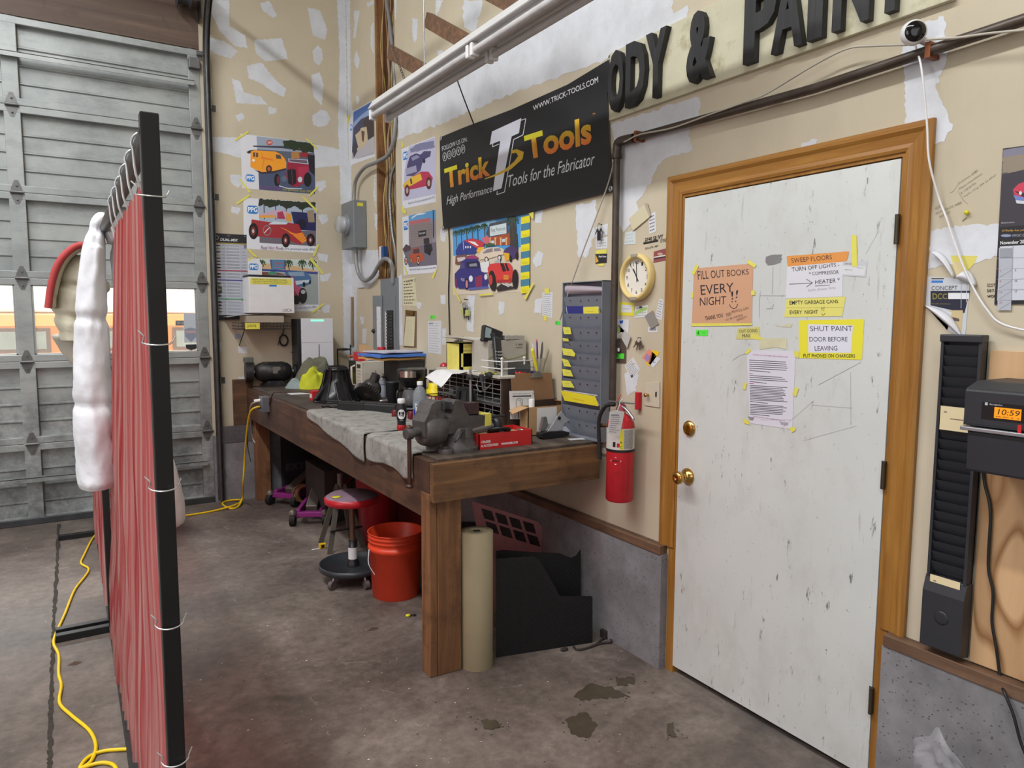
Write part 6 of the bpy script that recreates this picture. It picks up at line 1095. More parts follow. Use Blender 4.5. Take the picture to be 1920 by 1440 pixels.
# --- on the cabinet: carton, phone, white rail, pen cup, wrappers
def onb(px, py): return on(px, py, TZ)
P = on(905,692, TZ); yb = (-.335,-2.75,0,-.153,-2.58, at(865,643, y=-2.75).z); ybx = thing('yellow_taped_box', 'box wrapped in yellow tape with a dark opening on the cabinet', 'box', (yb[0]+.1, yb[1]+.1, TZ)); yx0, yy0, _, yx1, yy1, yz1 = yb; yx1 = yx0+abs(yx1-yx0)
m = M(); m.bb(yx0, yy0, TZ, yx0+.02, yy0+.012, yz1); m.bb(yx1-.02, yy0, TZ, yx1, yy0+.012, yz1); m.bb(yx0, yy0, TZ+ (yz1-TZ)*.62, yx1, yy0+.012, yz1); m.bb(yx0, yy0, TZ, yx1, yy0+.012, TZ+.02); m.bb(yx0, yy0, TZ, yx0+.006, yy1, yz1); m.bb(yx1-.006, yy0, TZ, yx1, yy1, yz1); m.bb(yx0, yy1-.006, TZ, yx1, yy1, yz1); m.bb(yx0, yy0, yz1-.006, yx1, yy1, yz1); build(m, 'box_shell', mat('yellow_tape_wrap', (216,204,104),.55,0,.08,20), ybx)
build(M().bb(yx0+.006, yy1-.02, TZ+.004, yx1-.006, yy1-.008, yz1-.01), 'dark_inside', mat('dark_brown_card', (54,38,30),.8), ybx); build(M().text('DO NOT', (yx0+.02, yy0-.0005, yz1-.028),(1,0,0),(0,0,1),.016,.10,.0004,0,0).text('REMOVE TRAYS', (yx0+.02, yy0-.0005, yz1-.05),(1,0,0),(0,0,1),.010,.12,.0004), 'faint_writing', mat('brown_pen', (166,130,80),.7), ybx)
gx0, gx1, gy0, gz1 = -.268,-.02,-2.95, at(950,638, y=-2.95).z; gb = thing('grey_carton', 'grey printed glove carton behind the telephone on the cabinet', 'box', ((gx0+gx1)/2, gy0+.1, TZ)); build(M().bb(gx0, gy0, TZ, gx1, gy0+.185, gz1), 'carton', mat('carton_grey', (176,170,160),.6,0,.05), gb, bevel=.002)
m = M(); m.text('3M', (gx0+.02, gy0-.0006, gz1-.04),(1,0,0),(0,0,1),.022,.035,.0004,0,.03); build(m, 'lettering', mat('carton_ink', (52,50,50),.6), gb); m = M(); m.text('5 000', (gx1-.07, gy0-.0006, gz1-.03),(1,0,0),(0,0,1),.010,.045,.0004); m.text('COUNT', (gx1-.07, gy0-.0006, gz1-.045),(1,0,0),(0,0,1),.007,.045,.0004); build(m, 'lettering', mat('carton_ink', (52,50,50),.6), gb); m = M(); m.tube(spline([(gx0+.0, gy0-.001, gz1-.10),(gx0+.06, gy0-.001, gz1-.075),(gx0+.13, gy0-.001, gz1-.105),(gx1, gy0-.001, gz1-.08)], 6),.002,6); build(m, 'green_wave', mat('green_print', (126,140,74),.6), gb)
P0 = at(846,626, y=yy0); fl = M(); zc = max(yz1, gz1)+.002
fl.add([(yx0-.04, yy0-.03, yz1+.034),(yx0+.13, yy0-.05, yz1+.004),(gx0+.10, yy0+.03, gz1+.006),(gx0+.10, yy0+.2, gz1+.006),(yx0-.02, yy0+.2, yz1+.03)], [(0,1,2,3,4)]); 
one(fl, 'flat_cardboard', mat('lid_white_card', (190,184,176),.7,0,.05), 'flat open cardboard lid lying over the yellow taped box', 'lid', solid=.004)
P = V((-.262,-3.03, TZ)); ph = thing('telephone', 'black cordless telephone standing in its base on the cabinet', 'telephone', P); T4 = frame(P, *(lambda f: (V((f.y, -f.x, 0)), V((0,0,1)).cross(V((f.y, -f.x, 0))), V((0,0,1))))((-(V((CAM_POS.x-P.x, CAM_POS.y-P.y, 0))).normalized()).copy()))
PHB = mat('phone_black', (34,35,38),.4)
m = M(T4); m.prism([(-.075,0),(.075,0),(.075,.03),(.02,.07),(-.075,.04)], .12,(.06,0,0),(0,1,0),(0,0,1)); build(m, 'base', PHB, ph, bevel=.006)
a, b = at(931,680, y=P.y), at(938,612, y=P.y+.05); hd = build(M().beam(P+V((-.018,-.055,.02)), P+V((.01,.02,.195)),.05,.028,(0,1,.3)), 'handset', PHB, ph, bevel=.010, seg=3)
m = M(); d_ = (V((.01,.02,.195))-V((-.018,-.055,.02))).normalized(); s_ = V((1,-.1,0)).normalized(); nrm = s_.cross(d_)
for i in range(5):
    for j in range(3): c = P+V((-.018,-.055,.02))+d_*(.03+i*.018)+s_*(-.014+j*.014)+nrm*.0150; m.box(c, (.009,.004,.006))
build(m, 'keys', mat('phone_keys', (190,190,188),.5), hd)
# answering display unit on the carton
P2 = V((gx0+.01, gy0+.05, gz1+.002)); au = thing('display_phone', 'black desk unit with tilted screen behind the handset on the carton', 'telephone', P2); m = M(); a, b, c_, e = at(905,640, y=gy0), at(908,608, y=gy0), at(944,622, y=gy0), at(941,642, y=gy0); m.add([a, e, c_, b]+[p+V((.01,.05,-.004)) for p in (a, e, c_, b)], [(0,1,2,3),(7,6,5,4),(0,4,5,1),(1,5,6,2),(2,6,7,3),(3,7,4,0)]); build(m, 'housing', PHB, au, bevel=.008, seg=3)
m = M(); m.bb(a.x+.01, gy0+.01, gz1, e.x-.01, gy0+.05, a.z+.012); build(m, 'stand', PHB, au); L4 = lambda u, v, o=-.0015: (a.lerp(e, u)).lerp(b.lerp(c_, u), v)+V((0, o, 0)); build(M().add([L4(.08,.25), L4(.38,.25), L4(.38,.88), L4(.08,.88)], [(0,1,2,3)]), 'screen', mat('screen_pale', (158,176,182),.2), au); build(M().add([L4(.48+.14*math.cos(t_),.5+.2*math.sin(t_)) for t_ in [i*PI/8 for i in range(16)]], [tuple(range(16))]), 'speaker', mat('speaker_grey', (58,60,64),.6), au)
pb2 = sheetpile('phone_book', gx1-.08, gy0+.08, gz1+.002,.13,.16,.022,(170,166,160), 'grey booklet lying on the glove carton behind the phone', .1, cat='book')
ty = lambda px, y: V((at(px, 690, y=y).x, y, TZ))
pa, pb, pc = ty(903,-2.98), ty(941,-3.16), ty(983,-3.13); wr = thing('white_rail', 'low white wire rail rack on the cabinet top in front of the phone', 'rack', pb)
for q in (pb, pc): m = M(); m.cyl(q, q+V((0,0,.085)),.0055, n=10); m.ell(q+V((0,0,.088)),.008,12,8); build(m, 'post', WHITEP, wr)
for z in (.035,.072): build(M().tube([pa+V((0,0, z)), pb+V((0,0, z)), pc+V((0,0, z)), pc+V((.10,.03, z))], .0032,8), 'rail', WHITEP, wr)
P = ty(1018,-3.15); P.x = min(P.x, -.07); pcup = thing('pen_cup', 'clear cup full of pens and markers on the right end of the cabinet', 'pen cup', P); build(M(Matrix.Translation(P)).lathe([(.028,0),(.03,.003),(.034,.085)], n=20, cap=False), 'cup', clear('cup_clear', (230,226,214),.3,.1), pcup)
for i, (dx_, dy_, h_, c) in enumerate(((-.02,.01,.15,(226,226,230)),(-.045,-.01,.13,(232,222,60)),(-.01,.0,.165,(60,64,140)),(.0,.01,.175,(206,100,120)),(.02,.0,.14,(90,90,94)),(.03,.01,.16,(70,66,64)),(.04,-.01,.12,(140,130,110)))):
    p0 = P+V((dx_*.3, dy_, .004)); p1 = P+V((dx_*1.2, dy_*2, h_)); one(M().cyl(p0, p1,.0045 if i != 1 else .009, n=8).cyl(p1, p1+(p1-p0).normalized()*.012,.0045 if i != 1 else .009,.002,8), 'pen', mat('pen_%d' % i, c, .4),('white topped pen leaning left in the pen cup', 'fat yellow highlighter leaning in the pen cup', 'blue capped pen in the pen cup', 'pink ended pen, tallest in the pen cup', 'grey pen in the pen cup', 'dark pen leaning right in the pen cup', 'short tan pencil at the right of the pen cup')[i], 'pen')
for i, (px, py, w_, d_, col, lab) in enumerate(((990,696,.06,.03,(168,34,46), 'red candy wrapper on the cabinet front edge'),(1000,692,.05,.03,(36,44,130), 'blue and white wrapper on the cabinet front edge'),(975,694,.05,.03,(190,40,50), 'second red wrapper beside the white rail post'),(918,697,.09,.03,(172,166,90), 'yellow green paper scrap under the white rail'))):
    P = ty(px, -3.17 if i != 3 else -3.08); m = M(); m.grid(lambda u, v: P+V(((u-.5)*w_, (v-.5)*d_, .004+.022*abs(noise.noise(V((u*3+i*5, v*3,1))))+.006*math.sin(u*14))),14,8); one(m, 'wrapper', mat('wrap_%d' % i, col, .3), lab, 'wrapper', solid=.001)
sheetpile('paper_stack', -.10,-3.10, TZ+.001,.14,.07,.010,(196,190,180), 'small pile of papers on the cabinet beside the pen cup', .2, cat='papers')
# leaning clipboard, instruction sheet, small carton
def lean(name, q, mt, label, cat, y, dy=.0, th=.004, parent=None, art=None):
    """thin upright board traced in its own plane; bottom at y, top leans by dy"""
    P_ = [at(px, py, y=y) for px, py in q]; zb0 = min(p.z for p in P_); zt0 = max(p.z for p in P_)
    P_ = [V((p.x, y+dy*(p.z-zb0)/(zt0-zb0+1e-6), p.z)) for p in P_]; n = len(P_); m = M(); m.add(P_+[p+V((0, th, 0)) for p in P_], [tuple(range(n)), tuple(range(2*n-1, n-1,-1))]+[(i, (i+1) % n, (i+1) % n+n, i+n) for i in range(n)])
    if parent: return build(m, name, mt, parent)
    return one(m, name, mt, label, cat)
C3 = lambda a, b: (860+a/5.143,580+b/5.143)
ycl = cy0-.004
def base_y(px, py): return on(px, py).y
cbt = thing('clipboard', 'brown clipboard with brass clip leaning against the cabinet', 'clipboard', (at(1000,780, y=ycl-.02).x, ycl, BZ)); lean('board', [C3(530,990), C3(530,672), C3(570,672), C3(570,640), C3(590,620), C3(925,615), C3(930,905), C3(920,990)], mat('hardboard', (138,104,74),.6,0,.06), None, None, ycl-.035,.028,.004, cbt)
lean('clip', [C3(640,700), C3(700,650), C3(780,600), C3(810,650), C3(875,690), C3(870,702)], mat('brass_clip', (150,138,84),.35,.8), None, None, ycl-.012,.006,.005, cbt)
lean('lever', [C3(690,660), C3(720,622), C3(780,592), C3(815,640), C3(800,655)], STEEL, None, None, ycl-.022,.006,.004, cbt)
yin = ycl-.06; iS = lean('instruction_sheet', [C3(500,1060), C3(508,792), C3(742,786), C3(748,1060)], WHITEP, 'white instruction sheet with a tool drawing leaning before the clipboard', 'sheet', yin, .02,.001)
A = Art({'y': yin}, (860,580,5.143)); A.sg = -1; A.lift = .002
for s, q in (('SKIL® SANDER SELF STORAGE TIP', [(522,808),(690,806),(690,818),(522,822)]), ): A.text("DON'T HARM THE DISC TIP", q, None)
A.poly([(520,832),(700,828),(700,842),(520,846)], None); A.line([(560,870),(585,858),(612,868),(616,920),(600,960),(565,960),(552,910),(560,870)], 4, None); A.line([(575,880),(600,880),(604,930)], 3, None); A.line([(575,960),(580,1050)], 8, None); A.line([(560,1000),(540,1050)], 3, None); A.line([(705,800),(720,812),(712,830)], 3, None); build(A.m, 'drawing', mat('sheet_ink', (70,70,74),.6), iS)
cbx = bx((1005,803), None, 1067,762); q0 = on(1003,803); cbox = thing('cardboard_box', 'open cardboard box with white barcode label on the bench', 'box', (-.1,-3.29, BZ)); w_ = cbx[3]-cbx[0]
Y0 = -3.335; X0, X1, Y1, Z1 = at(990,800, y=Y0).x, min(-.012, at(1068,800, y=Y0).x), Y0+.08, at(1020,762, y=Y0).z; w_ = X1-X0
m = M(); m.bb(X0, Y0, BZ, X1, Y0+.004, Z1); m.bb(X0, Y1-.004, BZ, X1, Y1, Z1); m.bb(X0, Y0, BZ, X0+.004, Y1, Z1); m.bb(X1-.004, Y0, BZ, X1, Y1, Z1); m.bb(X0, Y0, BZ, X1, Y1, BZ+.004); build(m, 'box_walls', CARD, cbox); build(M().add([(X0, Y0, Z1),(X0, Y1, Z1),(X0-.07, Y1-.01, Z1-.02),(X0-.08, Y0+.02, Z1-.03)], [(0,1,2,3)]), 'flap', CARD, cbox, solid=.003); build(M().add([(X1, Y0, Z1),(X1, Y1, Z1),(X1-.04, Y1, Z1+.02),(X1-.05, Y0, Z1+.025)], [(0,1,2,3)]), 'flap', CARD, cbox, solid=.003)
lb_ = build(M().bb(X0+w_*.22, Y0-.001, BZ+.02, X0+w_*.72, Y0-.0002, Z1-.006), 'label_sticker', WL, cbox); m = M(); [m.bb(X0+w_*(.42+i*.035), Y0-.0015, BZ+.028, X0+w_*(.42+i*.035)+.003, Y0-.0008, BZ+.042) for i in range(6)]; m.text('B2117', (X0+w_*.45, Y0-.0015, BZ+.046),(1,0,0),(0,0,1),.008, None, .0004); build(m, 'barcode', mat('sheet_ink', (70,70,74),.6), lb_)
P = V((X0+.045, Y0+.035, BZ+.005)); one(M(Matrix.Translation(P)).lathe([(.015,0),(.015, Z1-BZ+.03),(.0135, Z1-BZ+.033)], n=20), 'white_bottle', WHITEP, 'plain white capped cylinder standing in the cardboard box', 'bottle')
one(M().bb(X0+.075, Y0+.055, BZ+.005, X1-.03, Y0+.062, Z1+.028), 'dark_card', mat('dark_card', (58,42,40),.6), 'dark brown card standing in the cardboard box', 'card')
# red parts carton with tools in it
rc = bx((998,833), None, 1006,795); q1 = on(905,828); X1, Y0 = rc[0], rc[1]; X0 = at(898,828, y=Y0).x; Z1 = BZ+.072; RX = thing('red_parts_carton', 'low open red carton with white lettering beside the vise', 'box', ((X0+X1)/2, Y0+.08, BZ)); RC = mat('parts_red', (186,34,34),.5,0,.05); Y1 = Y0+.17
m = M(); m.bb(X0, Y0, BZ, X1, Y0+.004, Z1); m.bb(X0, Y1-.004, BZ, X1, Y1, Z1); m.bb(X0, Y0, BZ, X0+.004, Y1, Z1); m.bb(X1-.004, Y0, BZ, X1, Y1, Z1); build(m, 'walls', RC, RX); build(M().bb(X0+.005, Y0+.005, BZ+.001, X1-.005, Y1-.005, BZ+.05), 'packing', CARD, RX)
m = M().text('CRUISER', (X0+.012, Y0-.0006, BZ+.030),(1,0,0),(0,0,1),.011,.05,.0004,0,.02); build(m, 'lettering', WL, RX); m = M().text('& ACCESSORIES', (X0+.012, Y0-.0006, BZ+.012),(1,0,0),(0,0,1),.011,.09,.0004,0,.02); build(m, 'lettering', WL, RX); m = M().text('WWW.SOR.COM', (X0+.118, Y0-.0006, BZ+.012),(1,0,0),(0,0,1),.011,.09,.0004,0,.04); build(m, 'lettering', WL, RX); build(M().bb(X1, Y0+.04, BZ+.02, X1+.0008, Y0+.13, Z1-.012), 'side_label', WL, RX)
ag = thing('angle_grinder', 'silver and black angle grinder lying across the red carton', 'grinder', (X0+.08, Y0+.06, Z1)); c0 = V((X0-.04, Y0+.06, Z1+.015)); c1 = V((X0+.075, Y0+.065, Z1+.02))
m = M(); m.cyl(c0+V((-.05,-.02,-.006)), c1,.02,.024,20); m.cyl(c1, c1+V((.03,0,.005)),.026,.022,18); build(m, 'motor_body', mat('grinder_silver', (128,130,134),.35,.7), ag); m = M(); c2 = c1+V((.055,-.01,.0)); m.lathe([(.022,-.02),(.026,0),(.022,.022),(.01,.03)], c2+V((0,0,.012)),(0,.2,1),20); m.lathe([(.004,0),(.058,.004),(.060,.012),(.03,.02)], c2+V((0,-.012,-.026)),(.1,.35,1),30); build(m, 'guard', BLACKP, ag)
m = M(); m.lathe([(.012,0),(.015,.006),(.010,.02)], c2+V((.0,-.03,-.022)),(.1,-.8,-.2),16); build(m, 'spindle', STEEL, ag); build(M().beam(c1+V((-.01,.02,.04)), c2+V((.05,.02,.045)),.03,.012), 'paddle', BLACKP, ag, bevel=.005); m = M(); [m.bb(c1.x-.02+i*.010, c1.y+.03, c1.z+.04, c1.x-.013+i*.010, c1.y+.034, c1.z+.062) for i in range(6)]; build(m, 'white_fins', WHITEP, ag)
P = V((X1-.035, Y0+.05, BZ+.055)); one(M().tube([P+V((.017*math.cos(a),.017*math.sin(a),.006+.004*math.sin(a))) for a in [i*PI/8 for i in range(16)]], .004,8, closed=True), 'hose_clamp', STEEL, 'round steel clamp ring lying in the red carton', 'clamp')
m = M(); m.cyl((X1-.13, Y0+.06, BZ+.062),(X1-.05, Y0+.045, BZ+.06),.004, n=8); m.cyl((X1-.13, Y0+.085, BZ+.062),(X1-.09, Y0+.02, BZ+.062),.004, n=8); one(m, 'pliers', DKSTEEL, 'dark pliers lying in the red carton', 'pliers')
# black stapler-like tool with steel plate
P = on(1042,822); st = thing('steel_bracket', 'shaped grey steel plate standing in a black tray near the card rack', 'bracket', P); k = mpp(P); f3 = lambda a, b: (P.x+(a-1042)*k/ .93, P.z+(829-b)*k)
m = M(); m.prism([f3(1013,826)[::1], f3(1013,818), f3(1030,815), f3(1060,817), f3(1072,820), f3(1070,826), f3(1045,831), f3(1020,830)], -.05,(0, P.y+.0,0),(1,0,0),(0,0,1)); build(m, 'tray', BLACKP, st, bevel=.005)
m = M(); m.prism([f3(1028,816), f3(1040,802), f3(1052,784), f3(1058,780), f3(1066,790), f3(1076,797), f3(1064,803), f3(1058,816)], -.004,(0, P.y+.015,0),(1,0,0),(0,0,1)); build(m, 'plate', mat('plate_grey', (184,188,194),.35,.3), st); q = f3(1052,792); build(M().cyl((q[0], P.y+.009, q[1]),(q[0], P.y+.0115, q[1]),.009, n=14), 'bore', BLACKP, st)
m = M(); m.prism([f3(1020,814), f3(1026,790), f3(1032,789), f3(1036,806), f3(1026,817)], -.02,(0, P.y+.04,0),(1,0,0),(0,0,1)); build(m, 'steel_fork', STEEL, st, bevel=.002)
c = on(1072,815)+V((.02,.04,0)); m = M(); m.grid(lambda u, v: c+V((-.05+.11*u, -.03+.08*v, .055*math.sin(PI*u)*math.sin(PI*v)+.018*noise.noise(V((u*8, v*8,2)))+.004)),20,16); one(m, 'plastic_bag', clear('bag_small', (226,228,236),.35,.15), 'crumpled clear bag behind the steel plate near the card rack', 'bag')
sheetpile('paper_scrap', on(1088,826).x, on(1088,826).y+.03, BZ+.001,.08,.04,.002,(196,196,200), 'white paper scrap on the bench at the foot of the card rack', -.2, cat='paper', wav=.002)
# --- wall card rack in grey enamel (10 pockets) standing on the bench
gr1 = at(1137,822, z=BZ); d, y0, y1, z0, z1 = wbox(1146,1128,1053,531,820,560); z0 = BZ+.001; print('rackd', d); d = .06; y0 = at(1127,700, x=-d).y; y1 = at(1053,700, x=-d).y; z1 = at(1053,530, x=-d).z
RG = mat('rack_grey', (128,134,146),.45,.15,.05); gr = thing('card_rack', 'tall grey metal time card rack standing on the bench end', 'card rack', (0,(y0+y1)/2, z0))
for a, b in ((y0, y0+.004),(y1-.004, y1)): build(M().bb(-d, a, z0,-.003, b, z1), 'side', RG, gr)
build(M().bb(-.006, y0, z0,-.003, y1, z1), 'back', RG, gr); build(M().bb(-d, y0, z1-.004,-.003, y1, z1), 'top', RG, gr)
pz = [at(1090, p, x=-d).z for p in (556,588,616,641,664,688,713,738,764,790)]; sl = []
yst = (205,178,64); names = []
for i, zt2 in enumerate(pz):
    zb2 = (pz[i+1] if i < 9 else zt2-.07)-.012; m = M(); vs = [(-d+.03, y0+.005, zb2),(-d+.03, y1-.005, zb2),(-d+.002, y1-.005, zt2),(-d+.002, y0+.005, zt2)]; m.add(vs+[(a+.002, b, c) for a, b, c in vs], [(0,1,2,3),(7,6,5,4),(2,3,7,6),(0,1,5,4)]); p_ = build(m, 'pocket', RG, gr)
    m = M()
    for j in range(4): u = (.18,.45,.65,.85)[j]; y = y1+(y0-y1)*u; zz = zt2-.018; xx = -d+.002+(zt2-zz)/(zt2-zb2)*.028-.001; m.bb(xx-.001, y-.003, zz-(.008 if j == 1 else .002), xx, y+(.001 if j == 1 else .006), zz+.002)
    build(m, 'slot_mark', BLACKP, p_)
build(M().bb(-d, y0+.004, z0,-d+.002, y1-.004, pz[-1]-.07), 'apron', RG, gr)
CK = (860,580,5.143)
for i, (q, lab) in enumerate((([(1003,170),(1075,174),(1088,240),(1015,240)], 'pale yellow tag on the fourth pocket of the grey rack'),([(1000,276),(1058,284),(1060,310),(1008,306)], 'small torn yellow tag on the fifth pocket of the grey rack'),([(997,372),(1095,388),(1125,430),(1118,455),(1050,445),(1008,440)], 'curling yellow tag on the sixth pocket of the grey rack'),([(992,472),(1055,490),(1085,555),(1018,548)], 'yellow tag on the seventh pocket of the grey rack'),([(996,574),(1078,586),(1103,648),(1008,640)], 'yellow tag with pencil notes on the eighth pocket of the grey rack'),([(992,686),(1080,692),(1118,755),(1005,750)], 'yellow tag on the ninth pocket of the grey rack'))):
    A = Art({'x': -d-.0015}, CK, lift=0); z_ = sum(at(860+a/5.143,580+b/5.143, x=-d).z for a, b in q)/len(q)
    if len(q) == 4: A.slab(q, (216,212,84))
    else: A.poly(q, (216,212,84))
    cx = sum(a for a, b in q)/len(q); cyq = sum(b for a, b in q)/len(q); A.line([(cx-20, cyq-6),(cx+22, cyq-2)], 2, '8a8438'); A.line([(cx-16, cyq+8),(cx+18, cyq+12)], 2, '8a8438'); one(A.m, 'tag', PRINT, lab, 'tag')
A = Art({'x': -d-.002}, CK, lift=0); A.slab([(982,780),(1316,838),(1350,935),(1020,880)], (220,204,40)); A.line([(1095,860),(1210,885)], 12, 'd0b020'); A.line([(1020,820),(1022,826)], 5, '3c3c30'); one(A.m, 'time_card', PRINT, 'big yellow card pack in the lowest pocket of the grey rack', 'card')
A = Art({'x': -d+.004}, CK, lift=0)
for i in range(3): A.base += .004; A.k = 0; A.slab([(985+i*3,782-i*6),(1320+i*8,838-i*6),(1352+i*4,930),(1020,875)], (222-i*10,216-i*10,222-i*8))
one(A.m, 'card_pack', PRINT, 'white cards behind the yellow pack in the lowest pocket', 'cards')
A = Art({'x': -d+.012}, (1040,520,12) if False else (860,580,5.143), lift=0); A.slab([(1040,-30),(1200,-30),(1200,66),(1052,60)], (36,44,120)); one(A.m, 'booklet', PRINT, 'dark blue booklet in the third pocket of the grey rack', 'booklet')
A = Art({'x': -d+.008}, CK, lift=0); A.slab([(1200,-20),(1345,-28),(1354,66),(1205,66)], (222,212,70)); A.line([(1225,20),(1300,22)], 3, '9a9040'); one(A.m, 'time_card', PRINT, 'yellow sheet beside the dark blue booklet in the grey rack', 'card')
A = Art({'x': -d+.018}, CK, lift=0); A.slab([(1030,-58),(1345,-52),(1375,62),(1045,50)], (206,204,212)); one(A.m, 'paper_sheet', PRINT, 'white sheets behind the blue booklet in the grey rack', 'sheet')
m = M(); q = [at(a, b, x=-d+.02) for a, b in ((1056,532),(1132,540),(1128,552),(1056,552))]; m.grid(lambda u, v: V((-d+.02-.014*math.sin(PI*v), y1-.01+(y0-y1+.02)*u, z1-.06+.055*v*(1-.5*u))),14,8); one(m, 'plastic_sleeve', clear('sleeve_pink', (226,212,222),.55,.2), 'creased clear sleeve in the top pocket of the grey rack', 'sleeve')
# --- things at the middle: wire basket heap, black cone, draped paper
P = V((-.45,-2.72, BZ)); rkb = thing('wire_basket', 'black wire basket holding red packets and a draped white sheet', 'basket', P); m = M(); hw, hd_ = .05,.09; hb_ = .17
for z in (0,.05,.10,.16):
    m.tube([P+V((sx_*hw, sy_*hd_, z)) for sx_, sy_ in ((-1,-1),(1,-1),(1,1),(-1,1))], .0025,6, closed=True)
for i in range(5):
    u = -1+i*.5; m.cyl(P+V((u*hw, -hd_, 0)), P+V((u*hw, -hd_, .16)),.002, n=6); m.cyl(P+V((-hw, u*hd_, 0)), P+V((-hw, u*hd_, .16)),.002, n=6); m.cyl(P+V((hw, u*hd_, 0)), P+V((hw, u*hd_, .16)),.002, n=6)
build(m, 'wire_frame', BLACKM, rkb)
one(M().bb(P.x-.035, P.y-.06, BZ+.004, P.x+.035, P.y-.01, BZ+.155), 'red_packet', mat('packet_red', (190,50,50),.35,0,.1,30), 'red packet standing in the black wire basket', 'packet', bevel=.006); one(M().bb(P.x-.03, P.y+.0, BZ+.004, P.x+.03, P.y+.04, BZ+.12), 'grey_packet', mat('packet_grey', (170,168,166),.4,0,.15,40), 'grey packet behind the red one in the wire basket', 'packet', bevel=.004)
c = P+V((.02,.02,.19)); q0, q1, q2 = at(823,722, y=P.y-.02), at(828,690, y=P.y+.0), at(903,686, y=P.y+.02); m = M()
def drape(u, v):
    x = -.51+.23*u; y = -2.86+.2*v; z = TZ+.004-.09*max(0,(.3-u))*3*(1-v*.5)+.006*noise.noise(V((u*4, v*4,7)))-.03*max(0,.35-v)*math.sin(PI*min(1, u*1.2))
    return V((x, y, z))
m.grid(drape, 24,16); one(m, 'paper_sheet', WHITEP, 'large white sheet draped over the wire basket toward the phone', 'sheet', solid=.0008)
P = V((-.415,-2.97, BZ)); dc_ = thing('black_shroud', 'black tapered rubber shroud behind the magnetic stand', 'shroud', P); m = M(Matrix.Translation(P)); m.lathe([(.072,0),(.068,.05),(.05,.14),(.038,.21),(.04,.225)], n=8, cap=True); build(m, 'shroud_body', mat('matte_black', (24,24,26),.6), dc_, bevel=.003); m = M(Matrix.Translation(P)); [m.beam((math.cos(a)*.074, math.sin(a)*.074,.01),(math.cos(a)*.042, math.sin(a)*.042,.21),.006,.014) for a in [i*PI/4+.2 for i in range(8)]]; build(m, 'rib', BLACKP, dc_)
P = V((-.52,-2.83, BZ+.005)); one(M(Matrix.Translation(P+V((0,-.02,.028)))).lathe([(.012,-.022),(.030,-.022),(.032,-.018),(.026,-.012),(.026,.012),(.032,.018),(.030,.022),(.012,.022)], ax=(1,-.4,.3), n=26, cap=False), 'black_spool', BLACKP, 'black grooved pulley lying behind the vise jaws', 'pulley')
m = M(); P = on(845,778)+V((0,.03,0)); m.add([P+V(v) for v in ((-.03,0,.0),(.03,0,0),(.045,.01,.065),(.02,.0,.075),(-.04,.0,.03))], [(0,1,2,3,4)]); one(m, 'black_scraper', BLACKP, 'black angled plastic piece left of the magnetic stand', 'scraper', solid=.012, bevel=.002)
# red cherry and striped cans peeping behind the wire basket
P = at(836,684, y=P.y+.12); 
# --- bell housing casting
P = on(632,752); bh = thing('bell_housing', 'black ribbed bell housing casting on the bench', 'casting', P); GBK = mat('gloss_casting', (26,26,29),.28,.2,.2,20); T5 = Matrix.Translation(P); m = M(T5)
m.lathe([(.165,0),(.168,.012),(.160,.016),(.145,.02),(.118,.08),(.09,.14),(.078,.165),(.074,.225),(.078,.24),(.066,.25),(.05,.215),(.05,.1)], n=40, cap=False); build(m, 'bell', GBK, bh); m = M(T5)
for i in range(10): a = i*PI/5+.15; c, s = math.cos(a), math.sin(a); m.add([(c*.15, s*.15,.014),(c*.06, s*.06,.014),(c*.06, s*.06,.23),(c*.084, s*.084,.23),(c*.105, s*.105,.13)], [(0,1,2,3,4)])
build(m, 'rib', GBK, bh, solid=.008); m = M(T5); m.lathe([(.084,.215),(.088,.22),(.088,.23),(.076,.237)], n=6); [m.lathe([(.012,.0),(.012,.02)], (math.cos(i*PI/4)*.158, math.sin(i*PI/4)*.158,.0), n=10) for i in range(8)]; build(m, 'flange', GBK, bh); m = M(T5); m.beam((-.02,-.155,.02),(-.02,-.08,.14),.05,.02); m.beam((-.16,-.02,.02),(-.085,-.02,.12),.05,.02); build(m, 'web', GBK, bh, bevel=.003)
P = on(694,752); gd = thing('differential_gear', 'dark differential carrier with toothed ring gear on the bench', 'gear', P); c = P+V((.01,.02,.085)); axg = V((-.72,-.35,.45)).normalized(); DG = mat('dark_gear', (66,63,62),.42,.35,.25,20)
m = M(); m.ell(c+axg*-.01,(.072,.072,.078),24,16); m.cyl(c, c+V((.35,-.2,1)).normalized()*.115,.034,.03,20); [m.cyl(c+V((.35,-.2,1)).normalized()*.06+V((math.cos(a)*.03, math.sin(a)*.03,-.01)), c+V((.35,-.2,1)).normalized()*.1+V((math.cos(a)*.03, math.sin(a)*.03,-.01)),.008, n=8) for a in (0,1.5,3,4.5)]; build(m, 'carrier', DG, gd, bevel=.002)
ga = V((-.62,-.45,-.65)).normalized(); m = M(); x_ = ga.orthogonal().normalized(); y_ = ga.cross(x_); gc = P+V((-.02,0,.052)); vs = []; NT = 36
for h_ in (-.013,.013):
    for i in range(NT*2): a = PI*i/NT+(.06 if h_ > 0 else 0); r_ = .105 if i % 2 else .093; vs.append(gc+ga*h_+(x_*math.cos(a)+y_*math.sin(a))*r_*(1 if h_ < 0 else .93))
n_ = NT*2; m.add(vs, [(i, (i+1) % n_, (i+1) % n_+n_, i+n_) for i in range(n_)]+[tuple(range(n_)), tuple(range(2*n_-1, n_-1,-1))]); build(m, 'ring_gear', DG, gd)
